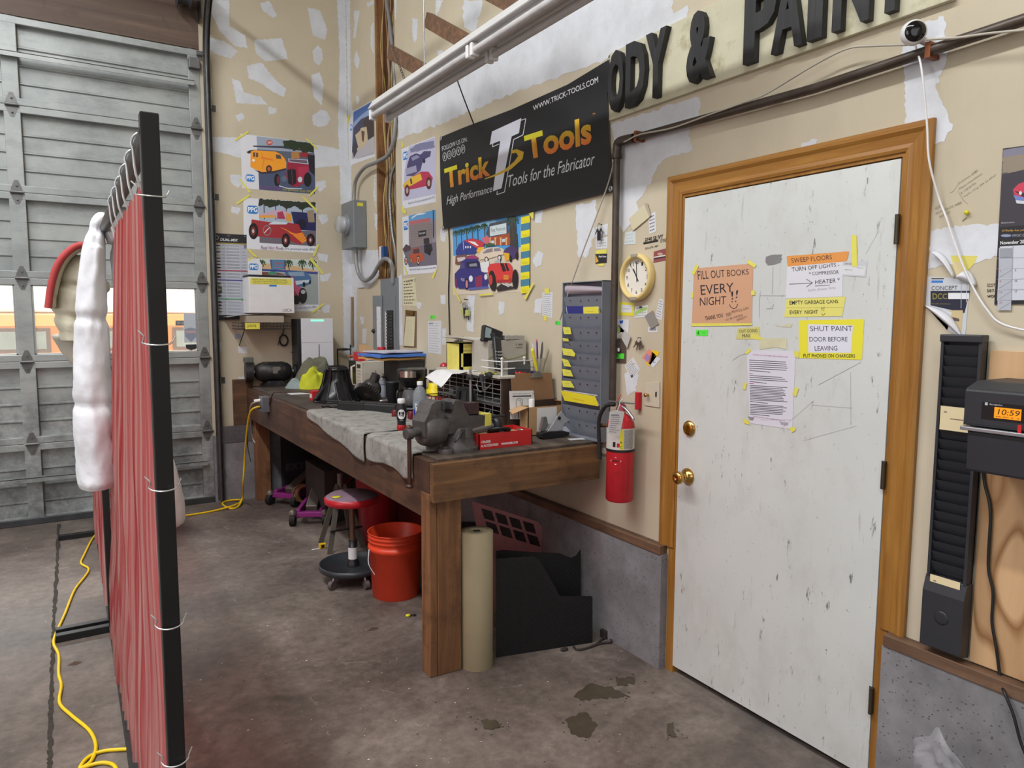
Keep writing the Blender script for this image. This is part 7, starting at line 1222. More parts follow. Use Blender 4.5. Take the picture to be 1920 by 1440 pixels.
P = on(672,738); m = M(); m.bb(P.x-.06, P.y-.0, BZ, P.x+.13, P.y+.10, BZ+.045); one(m, 'red_carton', RC, 'flat red carton behind the bell housing and gear', 'box', bevel=.002); P = on(593,752); m = M(); m.bb(P.x-.025, P.y, BZ, P.x+.04, P.y+.09, BZ+.07); rb2 = one(m, 'red_carton', RC, 'small red carton left of the bell housing', 'box', bevel=.002); build(M().bb(P.x-.0255, P.y+.02, BZ+.02, P.x-.0252, P.y+.07, BZ+.05), 'side_label', WL, rb2)
# black long tool
P0 = on(612,764); P1 = on(740,778); dd_ = (P1-P0); P0 = P0+V((0,.02,.02)); dt = thing('long_black_tool', 'long black shaft tool and case lying on the towel', 'tool', (P0+P1)/2); dr_ = V((1,-.28,0)).normalized(); o = on(606,768)+V((0,.02,.022)); Ln = (on(742,778)-on(606,768)).length
DI = mat('dull_black_steel', (46,46,48),.4,.4,.2); dr_ = (on(742,774)-on(606,766)).normalized(); dr_.z = 0
build(M().lathe([(.008,0),(.012,.004),(.012,.014),(.008,.018),(.008,.05),(.011,.055),(.011,.075),(.008,.08),(.008,.12),(.014,.125),(.014,.15)], o, dr_, 14), 'drive_shaft', DI, dt); a = o+dr_*.13; build(M().beam(a+V((0,0,.006)), o+dr_*(Ln*.62)+V((0,0,.006)),.05,.05), 'long_body', BLACKP, dt, bevel=.004); build(M().beam(o+dr_*(Ln*.58)+V((0,0,.004)), o+dr_*(Ln+.0)+V((0,0,.004)),.06,.058), 'black_case', BLACKP, dt, bevel=.010, seg=3)
m = M(); up2 = V((0,.03,.032)); m.cyl(o+dr_*.05+up2, o+dr_*(Ln+.02)+up2,.007, n=12); [m.lathe([(.007,0),(.013,.004),(.013,.016),(.007,.02)], o+dr_*q+up2, dr_, 12) for q in (.14,.24,.30)]; build(m, 'extension_bar', DI, dt)
m = M(); P = on(724,756); m.ell(P+V((0,.02,.016)),(.045,.018,.012),16,8); one(m, 'steel_spoon', STEEL, 'polished steel spoon shaped tool behind the black case', 'tool')
# rags heap
def heap(cx, cy, z, r, h, mt, label, seed, nm='rag', amp=.5):
    m = M(); m.grid(lambda u, v: (lambda th, rr: V((cx+math.cos(th)*r[0]*rr*(1+.22*noise.noise(V((math.cos(th)*1.5, math.sin(th)*1.5, seed)))), cy+math.sin(th)*r[1]*rr*(1+.2*noise.noise(V((math.cos(th)*1.5, math.sin(th)*1.5, seed+5)))), z+.003+h*(max(0,1-rr**2.6))*(1+amp*noise.noise(V((math.cos(th)*rr*1.6, math.sin(th)*rr*1.6, seed+2))))+-.02*h+.13*h*math.sin(th*4+11*rr+5*noise.noise(V((math.cos(th)*rr*1.5, math.sin(th)*rr*1.5, seed+9))))*rr*(1-rr**4))))(2*PI*u, max(.001, v)),64,30, cu=True)
    return one(m, nm, mt, label, 'rag')
c0 = on(572,728); heap(c0.x-.02, c0.y+.07, BZ, (.12,.12),.085, mat('rag_teal', (142,158,158),.9,0,.1,8, bmp=.4, bs=150), 'pale teal rag at the lower left of the rag pile', 1)
c1 = on(612,728); heap(c1.x-.09, c1.y+.06, BZ, (.13,.10),.16, mat('rag_yellow', (198,204,48),.85,0,.15,10, bmp=.4, bs=150), 'bright yellow green rag hanging down the rag pile', 2); heap(c1.x-.04, c1.y+.17, BZ, (.20,.13),.235, mat('rag_olive', (104,104,88),.9,0,.12,8, bmp=.4, bs=150), 'olive grey rag on top of the rag pile', 3, amp=.35)
P = on(572,738); m = M(); m.bb(P.x-.12, P.y-.05, BZ+.001, P.x+.12, P.y+.06, BZ+.004); one(m, 'paper_stack', WHITEP, 'white papers lying by the bench edge left of the bell housing', 'papers')
# bench grinder
P = on(513,724); bgx = thing('bench_grinder', 'old black bench grinder at the far end of the bench', 'bench grinder', P); GI = mat('old_black_iron', (46,45,47),.45,.4,.25,14, dirt='59534c', dirt_amt=.3); T6 = Matrix.Translation(P); ax6 = V((1,-.10,0)).normalized()
m = M(T6); m.prism([(-.10,0),(.10,0),(.06,.05),(-.06,.05)], .14,(0,.07,0),(1,0,0),(0,0,1)); build(m, 'pedestal', GI, bgx, bevel=.006); c = P+V((0,0,.125)); m = M(); m.lathe([(.03,-.15),(.05,-.145),(.072,-.12),(.08,-.09),(.085,-.08),(.085,.08),(.08,.09),(.072,.12),(.05,.145),(.03,.15)], c, ax6,32); build(m, 'motor', GI, bgx)
m = M(); m.bb(c.x-.022, c.y-.0865, c.z-.01, c.x+.04, c.y-.083, c.z+.045); build(m, 'name_plate', mat('plate_steel', (150,142,134),.35,.5), bgx)
for s in (-1,1):
    w = c+ax6*(s*.195); m = M(); m.cyl(w-ax6*.03, w+ax6*.03,.085 if s < 0 else .06, n=30); build(m, 'wheel_guard' if s < 0 else 'wire_wheel', GI, bgx, bevel=.004); build(M().cyl(w-ax6*(s*.05), w, .02), 'shaft', STEEL, bgx)
m = M(); w = c+ax6*-.2; m.bb(w.x-.03, w.y-.03, w.z+.08, w.x+.04, w.y+.05, w.z+.125); build(m, 'eye_shield', mat('shield_green_grey', (92,96,88),.5), bgx, bevel=.006); m = M(); w = c+ax6*.2; m.tube([w+V((0,0,.06)), w+V((0,-.01,.13)), w+V((-.03,0,.16))], .006,8); m.lathe([(.012,0),(.025,.006),(.012,.012)], w+V((-.03,0,.155)),(0,0,1),12); build(m, 'spark_arm', GI, bgx)
one(pxtube([(505,758,-.945),(512,738,-.945),(522,735,-.93),(560,735,-.8),(585,737,-.75)], .004,-.93), 'thin_cord', mat('brown_cord', (60,42,34),.5), 'thin brown cord from the bench outlet over the edge onto the top', 'cord')
# outlet on the front board with plugs, yellow cord down to the floor
fxo = bx0-.035; a = at(490,748, x=fxo-.05); ob_ = thing('outlet_box', 'grey electrical outlet box on the far front corner of the bench', 'outlet', (fxo, at(496,758, x=fxo).y, .84)); y0 = at(503,758, x=fxo-.06).y; zc_ = at(496,758, x=fxo-.03).z; ytop = at(489,758, x=fxo-.055).y
yo = (at(496,758, x=fxo-.03)).y; build(M().bb(fxo-.055, yo-.04, zc_-.058, fxo-.001, yo+.07, zc_+.058), 'box', mat('outlet_grey', (112,112,118),.5,.3), ob_, bevel=.004)
for i, (dz_, mt_, lab) in enumerate(((.028, WHITEP, 'white'),(-.02, BLACKP, 'black'))): build(M().cyl((fxo-.055, yo+.02, zc_+dz_),(fxo-.10, yo+.03, zc_+dz_-.002),.014,.011,14), 'plug', mt_, ob_)
one(pxtube([(487,752, fxo-.10),(473,757, fxo-.13),(469,770, fxo-.12),(471,800, fxo-.06),(474,822, fxo-.03),(478,830, fxo-.03)], .005,-1,6), 'electric_cord', CORDG, 'short white cord looping from the bench outlet', 'cord')
ypts = [at(486,762, x=fxo-.10), at(470,772, x=fxo-.13), at(463,810, x=fxo-.13), at(459,860, x=fxo-.12)]+[at(456,905, x=fxo-.13), at(455,932, z=.06), at(446,950, z=.01), at(430,953, z=.008), at(417,944, z=.008), at(432,938, z=.008), at(452,938, z=.02), at(440,947, z=.024), at(400,958, z=.008), at(360,965, z=.008), at(338,968, z=.008), at(300,978, z=.008), at(270,990, z=.008)]
one(M().tube(spline(ypts, 8),.0075,10), 'extension_cord', YELLOWC, 'yellow extension cord dropping from the bench outlet and across the floor', 'cord')
one(pxtube([(486,760, fxo-.1),(468,775, fxo-.12),(464,830, fxo-.1),(470,866, fxo-.1)], .0045,-1), 'electric_cord', BLACKP, 'short black cord hanging from the bench outlet behind the yellow one', 'cord')
# wood board and checker plate on the back wall, small boxes
def backbox(x0, y0_, x1, y1_, d_, dd0=.001): a = at(x0, y0_, y=-d_); b = at(x1, y1_, y=-d_); return M().bb(a.x, -d_, b.z, b.x, -dd0, a.z)
one(backbox(436,712,476,797,.025), 'wood_block', wood('dark_plywood', '7a573a', '4a3424', 'x', 1,.6, dirt='241c16', dirt_amt=.7), 'stained wood board fixed to the back wall beside the bench', 'board', bevel=.002)
cp = backbox(415,800,474,826,.046,.041); CPM = mat('checker_plate', (140,140,146),.35,.8,.1); cpo = one(cp, 'checker_plate', CPM, 'strip of bright checker plate above the concrete at the bench foot', 'plate'); m = M(); a = at(418,803, y=-.046); b = at(472,822, y=-.046)
for i in range(10):
    for j in range(3): x = a.x+(b.x-a.x)*(i+.5*(j % 2))/10; z = b.z+(a.z-b.z)*(j+.3)/3; s = 1 if (i+j) % 2 else -1; m.beam((x, -.047, z),(x+.014,-.047, z+.012*s),.003,.005,(0,1,0))
build(m, 'tread', CPM, cpo)
one(backbox(407,700,413,722,.05), 'small_black_box', BLACKP, 'small black box on the back wall low beside the door track', 'box', bevel=.003); one(backbox(391,312,397,326,.03), 'small_black_box', BLACKP, 'small dark bracket on the back wall left of the van poster', 'box'); one(backbox(440,626,452,634,.004), 'sticky_note', mat('grey_blue_note', (150,160,184),.6), 'tiny grey blue sticker on the back wall under the wire shelf', 'sticker')
# wire shelf with carton
sx0, sx1 = at(447,610, y=-.25).x, at(545,610, y=-.25).x; zs = at(500,617, y=-.25).z; ws = thing('wire_shelf', 'small dark wire wall shelf under the white carton', 'shelf', ((sx0+sx1)/2,-.12, zs)); m = M(); WM = mat('dark_wire', (58,56,56),.5,.5)
for z in (0,.025,.05): m.cyl((sx0,-.25, zs+z),(sx1,-.25, zs+z),.003, n=6); m.cyl((sx0,-.25, zs+z),(sx0,-.005, zs+z),.003, n=6); m.cyl((sx1,-.25, zs+z),(sx1,-.005, zs+z),.003, n=6)
n = 15
for i in range(n+1): x = sx0+(sx1-sx0)*i/n; m.cyl((x, -.25, zs),(x, -.25, zs+.05),.002, n=5); m.cyl((x, -.25, zs),(x, -.005, zs),.002, n=5)
build(m, 'basket', WM, ws); m = M(); [m.cyl((x, -.24, zs),(x, -.005, zs-.14),.004, n=6) for x in (sx0+.05, sx1-.05)]; build(m, 'brace', WM, ws); one(M().bb(sx0+.05,-.259, zs+.0, sx0+.165,-.2555, zs+.05, col=(222,214,84)).text('JAN', (sx0+.065,-.2592, zs+.012),(1,0,0),(0,0,1),.026,.07,.0004,0,-.005, col=(58,52,40)), 'tape_sign', PRINT, 'yellow tape label reading JAN on the wire shelf', 'label')
zz = zs+.054; sheetpile('paper_stack', (sx0+sx1)/2+.0,-.14, zz, .30,.22,.055,(168,156,140), 'thick block of papers on the wire shelf under the carton', .05, cat='papers', wav=.003)
m = M(); m.grid(lambda u, v: V((sx0-.08+.52*u, -.25+.22*v, zz+.068+.02*(abs(u-.5)*2)**2*-1.2+.008*noise.noise(V((u*4, v*4,2))))),20,10); one(m, 'plastic_sheet', clear('milky_sheet', (210,206,206),.6,.2), 'crumpled plastic sheet sticking out under the white carton', 'sheet')
bz = zz+.078; wx0, wx1 = at(468,580, y=-.25).x, at(552,580, y=-.25).x; wz1 = at(510,520, y=-.25).z; wc = thing('white_carton', 'white carton with a yellow taped note on the wire shelf', 'box', ((wx0+wx1)/2,-.13, bz)); build(M().bb(wx0,-.25, bz, wx1,-.02, wz1), 'carton', WHITEP, wc, bevel=.003); lid = build(M().bb(wx0+.0,-.245, wz1, wx1-.02,-.02, wz1+.018), 'lid', BLACKP, wc, bevel=.004)
build(M().bb(wx0+.01,-.2508, wz1-.055, wx0+.36*1,-.2502, wz1-.008) if False else M().bb(wx0+.012,-.2508, wz1-.06, wx1-.02,-.2502, wz1-.01), 'yellow_note', TAPE, wc); w_ = wx1-wx0; m = M().text('PAGE TREAD TO REORDER PG 2000', (wx0+.03,-.2511, wz1-.026),(1,0,0),(0,0,1),.011, w_*.75,.0003).text('THIS WAY A PRICE WILL MATCH A.C. CASE', (wx0+.03,-.2511, wz1-.041),(1,0,0),(0,0,1),.009, w_*.78,.0003).text('WRITTEN ON SIDE FOR JAN ORDER THANKS', (wx0+.03,-.2511, wz1-.055),(1,0,0),(0,0,1),.009, w_*.75,.0003); build(m, 'handwriting', mat('pen_ink', (60,56,40),.6), wc)
build(M().text('USCA', (wx1-.095,-.2505, bz+.012),(1,0,0),(0,0,1),.024,.075,.0004), 'lettering', mat('sheet_ink', (70,70,74),.6), wc); build(M().bb((wx0+wx1)/2-.02,-.2506, wz1-.075,(wx0+wx1)/2+.04,-.2502, wz1-.06), 'blue_logo', mat('ppg_blue', (42,124,201),.5), wc)
P = at(532,638, y=-.02); m = M(); m.tube([P+V((.035*math.cos(a),0,.045*math.sin(a))) for a in [i*PI/10 for i in range(20)]], .007,8, closed=True); m.cyl(P+V((0,0,.045)), P+V((0,.015,.13)),.002, n=6); one(m, 'black_ring', BLACKP, 'black ring of cable hanging below the wire shelf', 'cable')
# white purifier
px0 = at(567,676, y=-.30); ap0, ap1 = at(566,640, y=-.28).x, at(625,640, y=-.28).x; zt_ = at(590,597, y=-.28).z; ap = thing('air_purifier', 'white upright air purifier with green light at the back of the bench', 'air purifier', ((ap0+ap1)/2,-.17, BZ)); build(M().bb(ap0+.0,-.28, BZ, ap1,-.255, zt_), 'front_panel', mat('purifier_white', (214,216,224),.3,0,.02), ap, bevel=.004); build(M().bb(ap0-.03,-.255, BZ, ap1-.03,-.07, zt_-.005), 'housing', BLACKP, ap, bevel=.006)
xm = (ap0+ap1)/2; build(M().bb(xm-.003+.01,-.2812, BZ+.1, xm+.003+.01,-.279, zt_-.22), 'slot', GB, ap); build(M().bb(ap0+.08,-.2812, zt_-.024, ap0+.19,-.279, zt_-.012), 'indicator', emis('green_led', (120,255,190),1.2), ap); build(M().bb(ap0,-.2806, zt_-.205, ap1,-.2798, zt_-.203), 'panel_seam', mat('seam_grey', (150,152,160),.5), ap)
# black tray-like caddy and stick in the corner, red cord on top
P = at(645,655, y=-.1); m = M(); m.tube([P+V((.06*math.cos(a),.03*math.sin(a),0)) for a in [i*PI/8 for i in range(16)]], .008,6, closed=True); m.cyl(P+V((-.06,0,0)),(P.x-.06, P.y, BZ),.006, n=8); m.cyl(P+V((.06,0,.04)),(P.x+.06, P.y, BZ),.006, n=8); m.ell(P+V((0,0,.0)),(.055,.03,.012),16,8); one(m, 'black_stool_rack', BLACKP, 'small black ring stand in the corner beside the air purifier', 'stand')
pts = spline([V((mwx0+.06+.08*math.sin(i*1.7), mwy1-.06+.05*math.cos(i*2.3), mwz+.022+.002*i)) for i in range(9)], 6); one(M().tube(pts, .004,6), 'extension_lead', mat('orange_cord_mat', (200,92,50),.5), 'tangled orange cord on the far end of the microwave', 'cord')
# padlocks and grey respirator hooks on the wall
P = at(873,578, x=-.02); pl_ = thing('plug_adapter_bunch', 'bunch of black plug ends and padlocks hanging on the wall under the car show poster', 'padlock', P); LG = mat('lime_body', (176,186,100),.5); build(M().cyl(P+V((.02,0,.055)), P+V((-.012,0,.058)),.003), 'nail', DKSTEEL, pl_)
for i, (dy, dz, mt_) in enumerate(((.028,-.01, LG),(.0,-.005, BLACKP),(-.028,-.02, LG))): o = P+V((0, dy, dz)); b_ = build(M().bb(o.x-.012, o.y-.014, o.z-.03, o.x+.012, o.y+.014, o.z+.008), 'lock_body', mt_, pl_, bevel=.003); build(M().tube(spline([o+V((0,-.010,.006)), o+V((0,-.010,.03)), o+V((0,0,.046)), o+V((0,.010,.03)), o+V((0,.010,.006))], 4),.003,6), 'shackle', STEEL, b_); build(M().cyl(o+V((0,-.005,-.03)), o+V((0,-.012,-.055)),.004, n=6), 'prong', BLACKP, b_)
P = at(858,648, x=-.03); m = M(); m.tube(spline([P+V((.02,-.02,.05)), P+V((-.01,.0,.03)), P+V((-.02,.03,0)), P+V((0,.01,-.03)), P+V((0,-.02,-.01)), P+V((.01,-.015,.04))], 6),.009,8); m.bb(P.x-.015, P.y-.03, P.z-.06, P.x+.02, P.y-.015, P.z+.03); hk = one(m, 'grey_clamp', mat('clamp_grey', (96,98,100),.4,.4), 'grey spring clamp hanging on the wall beside the yellow taped box', 'clamp')
build(M().cyl((P.x+.02, P.y-.02, P.z+.05),(0, P.y-.02, P.z+.06),.004), 'hook', DKSTEEL, hk)
m = M(); P = on(826,668, mwz+.0); c = V((mwx1+.3, mwy0+.05, mwz)); 
for i, (px, py) in enumerate(((833,688),(842,685))):
    P = at(px, py, y=-1.9); one(M(Matrix.Translation(V((P.x, P.y, P.z-.03)))).ell((0,0,.03),(.03,.03,.03),16,10, amp=.25, fr=3, seed=i), 'crumpled_foil_bag', mat('foil_bag', (180,60,70),.3,.2,.3,40),('crumpled red and silver snack bag behind the wire basket', 'second crumpled red snack bag right of the first')[i], 'bag')
P = V((P.x-.01, P.y, 0)); one(M().bb(P.x-.10, P.y-.08, BZ, P.x+.11, P.y+.09, at(838,692, y=-1.9).z-.008), 'dark_carton', mat('crate_dark', (54,50,50),.7), 'dark carton carrying the snack bags behind the wire basket', 'box')
# fire extinguisher
P = at(1163,942, x=-.10); Rr = .0; k = mpp(P); Rr = 26*k; Pc = V((-Rr-.03, P.y, 0)); Pc.z = at(1163,938, x=Pc.x).z; Pc.y = at(1163,850, x=Pc.x).y; T7 = Matrix.Translation(Pc); zt_ = at(1163,775, x=Pc.x).z-Pc.z
fe = thing('fire_extinguisher', 'red fire extinguisher with inspection tag hanging between bench and door', 'fire extinguisher', Pc); R0 = Rr; H0 = zt_
build(M(T7).lathe([(R0*.9,0),(R0,.008),(R0, H0-.06),(R0*.93, H0-.035),(R0*.7, H0-.012),(R0*.35, H0),(R0*.3, H0+.012)], n=40), 'cylinder', REDP, fe)
zl0, zl1 = at(1160,846, x=Pc.x-R0).z-Pc.z, at(1160,806, x=Pc.x-R0).z-Pc.z; lb = build(M(T7).lathe([(R0+.0008, zl0),(R0+.0008, zl1+.0)], n=40, cap=False), 'label_wrap', mat('extinguisher_label', (206,204,200),.5,0,.08,90), fe); build(M(T7).lathe([(R0+.0012, zl0-.012),(R0+.002, zl0-.006),(R0+.0012, zl0)], n=40, cap=False), 'black_band', BLACKP, fe)
def curved(t, P, r, a_off, da, z0, z1, mt, nm, off=.0012, poly=None):
    d = CAM_POS-P; a0 = math.atan2(d.y, d.x)+a_off
    if poly: q = [P+V(((r+off)*math.cos(a0+u*da),(r+off)*math.sin(a0+u*da), z0+(z1-z0)*v)) for u, v in poly]; m = M().add(q, [tuple(range(len(q)))])
    else: m = M().grid(lambda u, v: P+V(((r+off)*math.cos(a0+(u-.5)*da),(r+off)*math.sin(a0+(u-.5)*da), z0+(z1-z0)*v)),8,1)
    return build(m, nm, mt, t)
curved(lb, Pc, R0,.05,.28, zl0+.002, zl1-.002, mat('yellow_label', (214,206,60),.5), 'yellow_strip'); curved(lb, Pc, R0,.62,.75, zl0+.004, zl1-.004, mat('fine_print', (150,150,148),.6,0,.3,200), 'fine_print', .0011); curved(lb, Pc, R0,-.15,.2, zl0+.012, zl0+.03, REDP, 'red_pictogram', .0014); curved(lb, Pc, R0,-.45,.2, zl0+.012, zl0+.035, BLACKP, 'black_pictogram', .0014)
facing_text(lb, Pc, 'B', R0+.0006, zl0+.030,.010,.008, BLACKP, ang=math.atan2((CAM_POS-Pc).y, (CAM_POS-Pc).x)+.05); facing_text(lb, Pc, 'C', R0+.0006, zl0+.008,.012,.008, BLACKP, ang=math.atan2((CAM_POS-Pc).y, (CAM_POS-Pc).x)+.05)
zd = at(1156,866, x=Pc.x-R0).z-Pc.z; lz = curved(fe, Pc, R0,-.33,.42, zd-.018, zd+.018, WL, 'diamond_logo', .001, [(-1,.5),(0,0),(1,.5),(0,1)]); facing_text(lz, Pc, 'AMEREX', R0+.0012, zd-.003,.006,.036, BLACKP, ang=math.atan2((CAM_POS-Pc).y, (CAM_POS-Pc).x)-.33)
m = M(T7); m.cyl((0,0, H0),(0,0, H0+.05),.016, n=18); m.lathe([(.016,0),(.022,.004),(.022,.016),(.014,.02)], (0,0, H0+.01), n=18); build(m, 'valve', STEEL, fe); d2 = V((-.45,-.9,0)).normalized(); build(M().lathe([(.017,0),(.018,.012),(.015,.015)], Pc+V((0,0, H0+.03))+d2*.012, d2,20), 'gauge', mat('gauge_red', (190,90,100),.25), fe)
m = M(); a = Pc+V((.0,.03, H0+.052)); m.beam(a+V((-.02,.03,0)), a+V((-.01,-.13,.004)),.02,.006); build(m, 'top_lever', STEEL, fe, bevel=.002); m = M(); m.tube(spline([a+V((-.01,-.03,-.012)), a+V((-.01,-.08,-.03)), a+V((-.01,-.12,-.06)), a+V((-.01,-.125,-.072))], 5),.007,8); build(m, 'carry_handle', STEEL, fe)
m = M(); m.tube(spline([Pc+V((-.02,.02, H0+.04)), Pc+V((-.04,.06, H0+.03)), Pc+V((-.05, R0+.03, H0-.03)), Pc+V((-.05, R0+.03, H0-.12)), Pc+V((-.05, R0+.02, H0-.22))], 6),.009,10); hs = build(m, 'hose', RUBBER, fe); q = at(1130,797, x=Pc.x-.03); build(M().cyl(q+V((0,-.045,.002)), q+V((-.0,.02,-.003)),.0075,.011,14), 'nozzle', mat('brass_dull', (112,96,70),.4,.7), fe)
m = M(); dq = (CAM_POS-Pc); dq.z = 0; dq.normalize(); sdq = V((-dq.y, dq.x, 0)); o = Pc+dq*(R0+.006)+V((0,0,0)); f7 = lambda px, py: (lambda p: p)(at(px, py, y=(o.y)))
tg = [f7(1139,814), f7(1143,772), f7(1156,769), f7(1171,772), f7(1162,818)]; m.add(tg+[p+V((.002,.002,0)) for p in tg], [(0,1,2,3,4),(9,8,7,6,5)]); tgo = build(m, 'inspection_tag', WHITEP, fe); m = M(); r = random.Random(3)
for i in range(9): u = .14+i*.09; l, r_ = tg[1].lerp(tg[0], u), tg[3].lerp(tg[4], u); m.beam(l.lerp(r_, .12)+V((-.001,-.001,0)), l.lerp(r_, r.uniform(.6,.9))+V((-.001,-.001,0)),.0008,.0016 if i else .005)
build(m, 'printed_lines', mat('tag_ink', (120,124,150),.6), tgo); build(M().tube(spline([f7(1157,772), f7(1160,764), f7(1163,752), f7(1168,748)], 4),.0014,6), 'tag_string', WHITEP, fe)
m = M(); q = Pc+V((0,-.005, H0+.06)); m.bb(-.022, q.y-.03, q.z-.045,-.001, q.y-.006, q.z+.035); build(m, 'wall_bracket', REDP, fe, bevel=.002); build(M().tube([q+V((-.02,.01,0)), q+V((-.025,-.02,.03))], .003,6), 'safety_seal', mat('seal_orange', (220,110,80),.4), fe)
# ------------------------------------------------------------------ under and around the bench
P = at(748,1126, z=0)+V((.03,.11,0)); k = mpp(P); bk_ = thing('orange_bucket', 'bright orange plastic bucket under the bench front', 'bucket', P); OR = mat('bucket_orange', (214,66,34),.4,0,.06); T = Matrix.Translation(P)
pf = [(.128,0),(.132,.004),(.146,.265),(.154,.27),(.154,.292),(.148,.294),(.149,.318),(.155,.321),(.150,.326),(.150,.34),(.156,.343),(.151,.348),(.152,.364),(.157,.367),(.153,.37),(.148,.366),(.13,.01),(0,.008)]
build(M(T).lathe(pf, n=44, cap=False), 'pail', OR, bk_); build(M(T).cyl((0,0,0),(0,0,.006),.129, n=40), 'bottom', OR, bk_)
m = M(T); m.tube(spline([(-.157,.0,.28),(-.18,-.05,.22),(-.165,-.10,.17)], 4),.003,6); build(m, 'wire_handle', STEEL, bk_)
# rolling stool
P = at(662,1068, z=.06); P.z = 0; so = thing('rolling_stool', 'rolling mechanic stool with worn red seat under the bench', 'stool', P); T = Matrix.Translation(P)
build(M(T).lathe([(.0,.088),(.185,.088),(.19,.108),(.197,.108),(.197,.078),(.188,.072),(0,.072)], n=44, cap=False), 'round_tray', mat('tray_black', (48,52,56),.4,.1,.15), so); zs = at(662,925, y=P.y).z
build(M(T).lathe([(.038,.09),(.034,.11),(.026,.12),(.026,.24),(.026,.24)], n=20), 'gas_column', BLACKP, so); build(M(T).cyl((0,0,.24),(0,0, zs-.05),.016, n=16), 'piston', mat('rusty_piston', (116,92,78),.4,.6), so); build(M(T).lathe([(.0265,.13),(.0265,.20)], n=20, cap=False), 'label', WL, so)
build(M(T).lathe([(.0, zs-.06),(.13, zs-.06),(.157, zs-.05),(.160, zs-.02),(.150, zs-.012)], n=40), 'seat_edge', REDP, so); build(M(T).lathe([(.150, zs-.012),(.13, zs),(0, zs+.004)], n=40), 'seat_top', mat('worn_vinyl', (132,108,122),.5,0,.15,20), so)
for a in (-2.6,-1.5,-.3,.9,2.1):
    c, s = math.cos(a), math.sin(a); cs = build(M(T).tube([(c*.17, s*.17,.073),(c*.17, s*.17,.055),(c*.19, s*.19,.03)], .009,8), 'caster', STEEL, so); w = V((c*.185, s*.185,.026)); ax_ = V((-s, c, 0)); build(M(T).cyl(w-ax_*.012, w+ax_*.012,.026, n=20), 'wheel', mat('wheel_grey', (92,84,82),.5), cs)
P2 = P+V((.06,-.06, zs+.002)); P2 = V((at(633,929, y=P.y-.06).x, P.y-.04, zs-.002)); one(M(Matrix.Translation(P2)).ell((0,0,.004),(.028,.02,.005),12,6), 'yellow_scrap', mat('pin_yellow', (214,204,30),.4), 'yellow scrap lying on the red stool seat', 'scrap')
# steel jack stand behind the stool, tape measure
P = at(620,1035, z=0); js = thing('jack_stand', 'grey steel A-frame jack stand left of the rolling stool', 'jack stand', P+V((.08,.05,0))); c = P+V((.10,.10,.42)); JM = mat('stand_steel', (112,106,98),.5,.5,.15)
for q in ((0,0),(.02,.26),(.24,.02),(.24,.26)): build(M().beam(P+V((q[0]-.02, q[1]-.04,0)), c+V((q[0]*.12, q[1]*.12,0)),.035,.008,(0,1,0)), 'leg', JM, js)
build(M().beam(P+V((.0,0,.14)), P+V((.22,0,.14)),.03,.006), 'cross_brace', BLACKM, js); build(M().cyl(c+V((.01,.01,-.05)), c+V((.01,.01,.08)),.02, n=12), 'post', JM, js)
P = at(604,1028, z=.0); tm = one(M().bb(P.x-.02, P.y-.015,0, P.x+.025, P.y+.015,.035), 'tape_measure', mat('tape_measure_yellow', (216,176,20),.4), 'small yellow tape measure on the floor beside the jack stand', 'tape measure', bevel=.005); build(M().bb(P.x-.07, P.y-.006,.001, P.x-.02, P.y+.006,.003), 'blade', WHITEP, tm); build(M().bb(P.x-.01, P.y-.016,.006, P.x+.012, P.y-.0148,.028), 'grip', BLACKP, tm)
# purple floor jacks
PUR = mat('jack_purple', (138,44,122),.4,.1,.15,12, dirt='4a3a46', dirt_amt=.4)
def jack(px, py, L_, rz, label):
    P = at(px, py, z=0); t = thing('floor_jack', label, 'floor jack', P, rz); T = rootm(t); build(M(T).bb(.02,-.10,.05, L_, -.07,.12).bb(.02,.07,.05, L_, .10,.12), 'side_frame', PUR, t, bevel=.008); build(M(T).bb(.0,-.13,.06,.05,.13,.10), 'front_bar', PUR, t, bevel=.006)
    for y in (-.12,.12): w = build(M(T).cyl((.0, y-.02,.045),(.0, y+.02,.045),.045, n=20), 'wheel', RUBBER, t); build(M(T).lathe([(.03,0),(.03,.02),(.015,.035)], (.0, y, .085), n=14), 'wheel_cover', JM, t)
    build(M(T).beam((.1,0,.10),(L_*.7,0,.2),.09,.05), 'lift_arm', JM, t, bevel=.008); build(M(T).cyl((L_*.45,-.0,.11),(L_, 0,.11),.05, n=20), 'cylinder', mat('jack_dark', (52,48,54),.45,.4), t); return P
jack(580,985,.55,1.1, 'purple floor jack nearest the rolling stool, casters forward'); P = jack(530,948,.6,.7, 'farther purple floor jack beside the rear bench leg')
RH = mat('rust_red', (126,52,40),.5,.2); one(M().cyl(at(628,925, y=-1.2), at(690,868, y=-1.0),.011), 'jack_bar', RH, 'thin rusty red handle leaning under the bench', 'handle'); one(M().cyl((at(708,930, y=-1.0).x, -1.0,.0),(at(708,870, y=-1.0).x, -1.0,.72),.012), 'jack_bar', RH, 'upright thin rusty red bar under the bench', 'handle'); one(M().beam(at(655,952, y=-1.35), at(712,900, y=-1.1),.05,.03), 'jack_bar', mat('brown_iron', (84,62,54),.6,.3), 'thick brown iron arm slanting over the near purple jack', 'handle')
P = at(570,925, y=-.55); m = M(); [m.tube([P+V((.07*math.cos(a)+.02*math.sin(i),.015*i-.04,.07*math.sin(a))) for a in [j*PI/8 for j in range(16)]], .008,6, closed=True) for i in range(5)]; one(m, 'rope_coil', mat('rope_brown', (108,72,48),.8), 'brown coil of rope or hose behind the farther purple jack', 'rope')
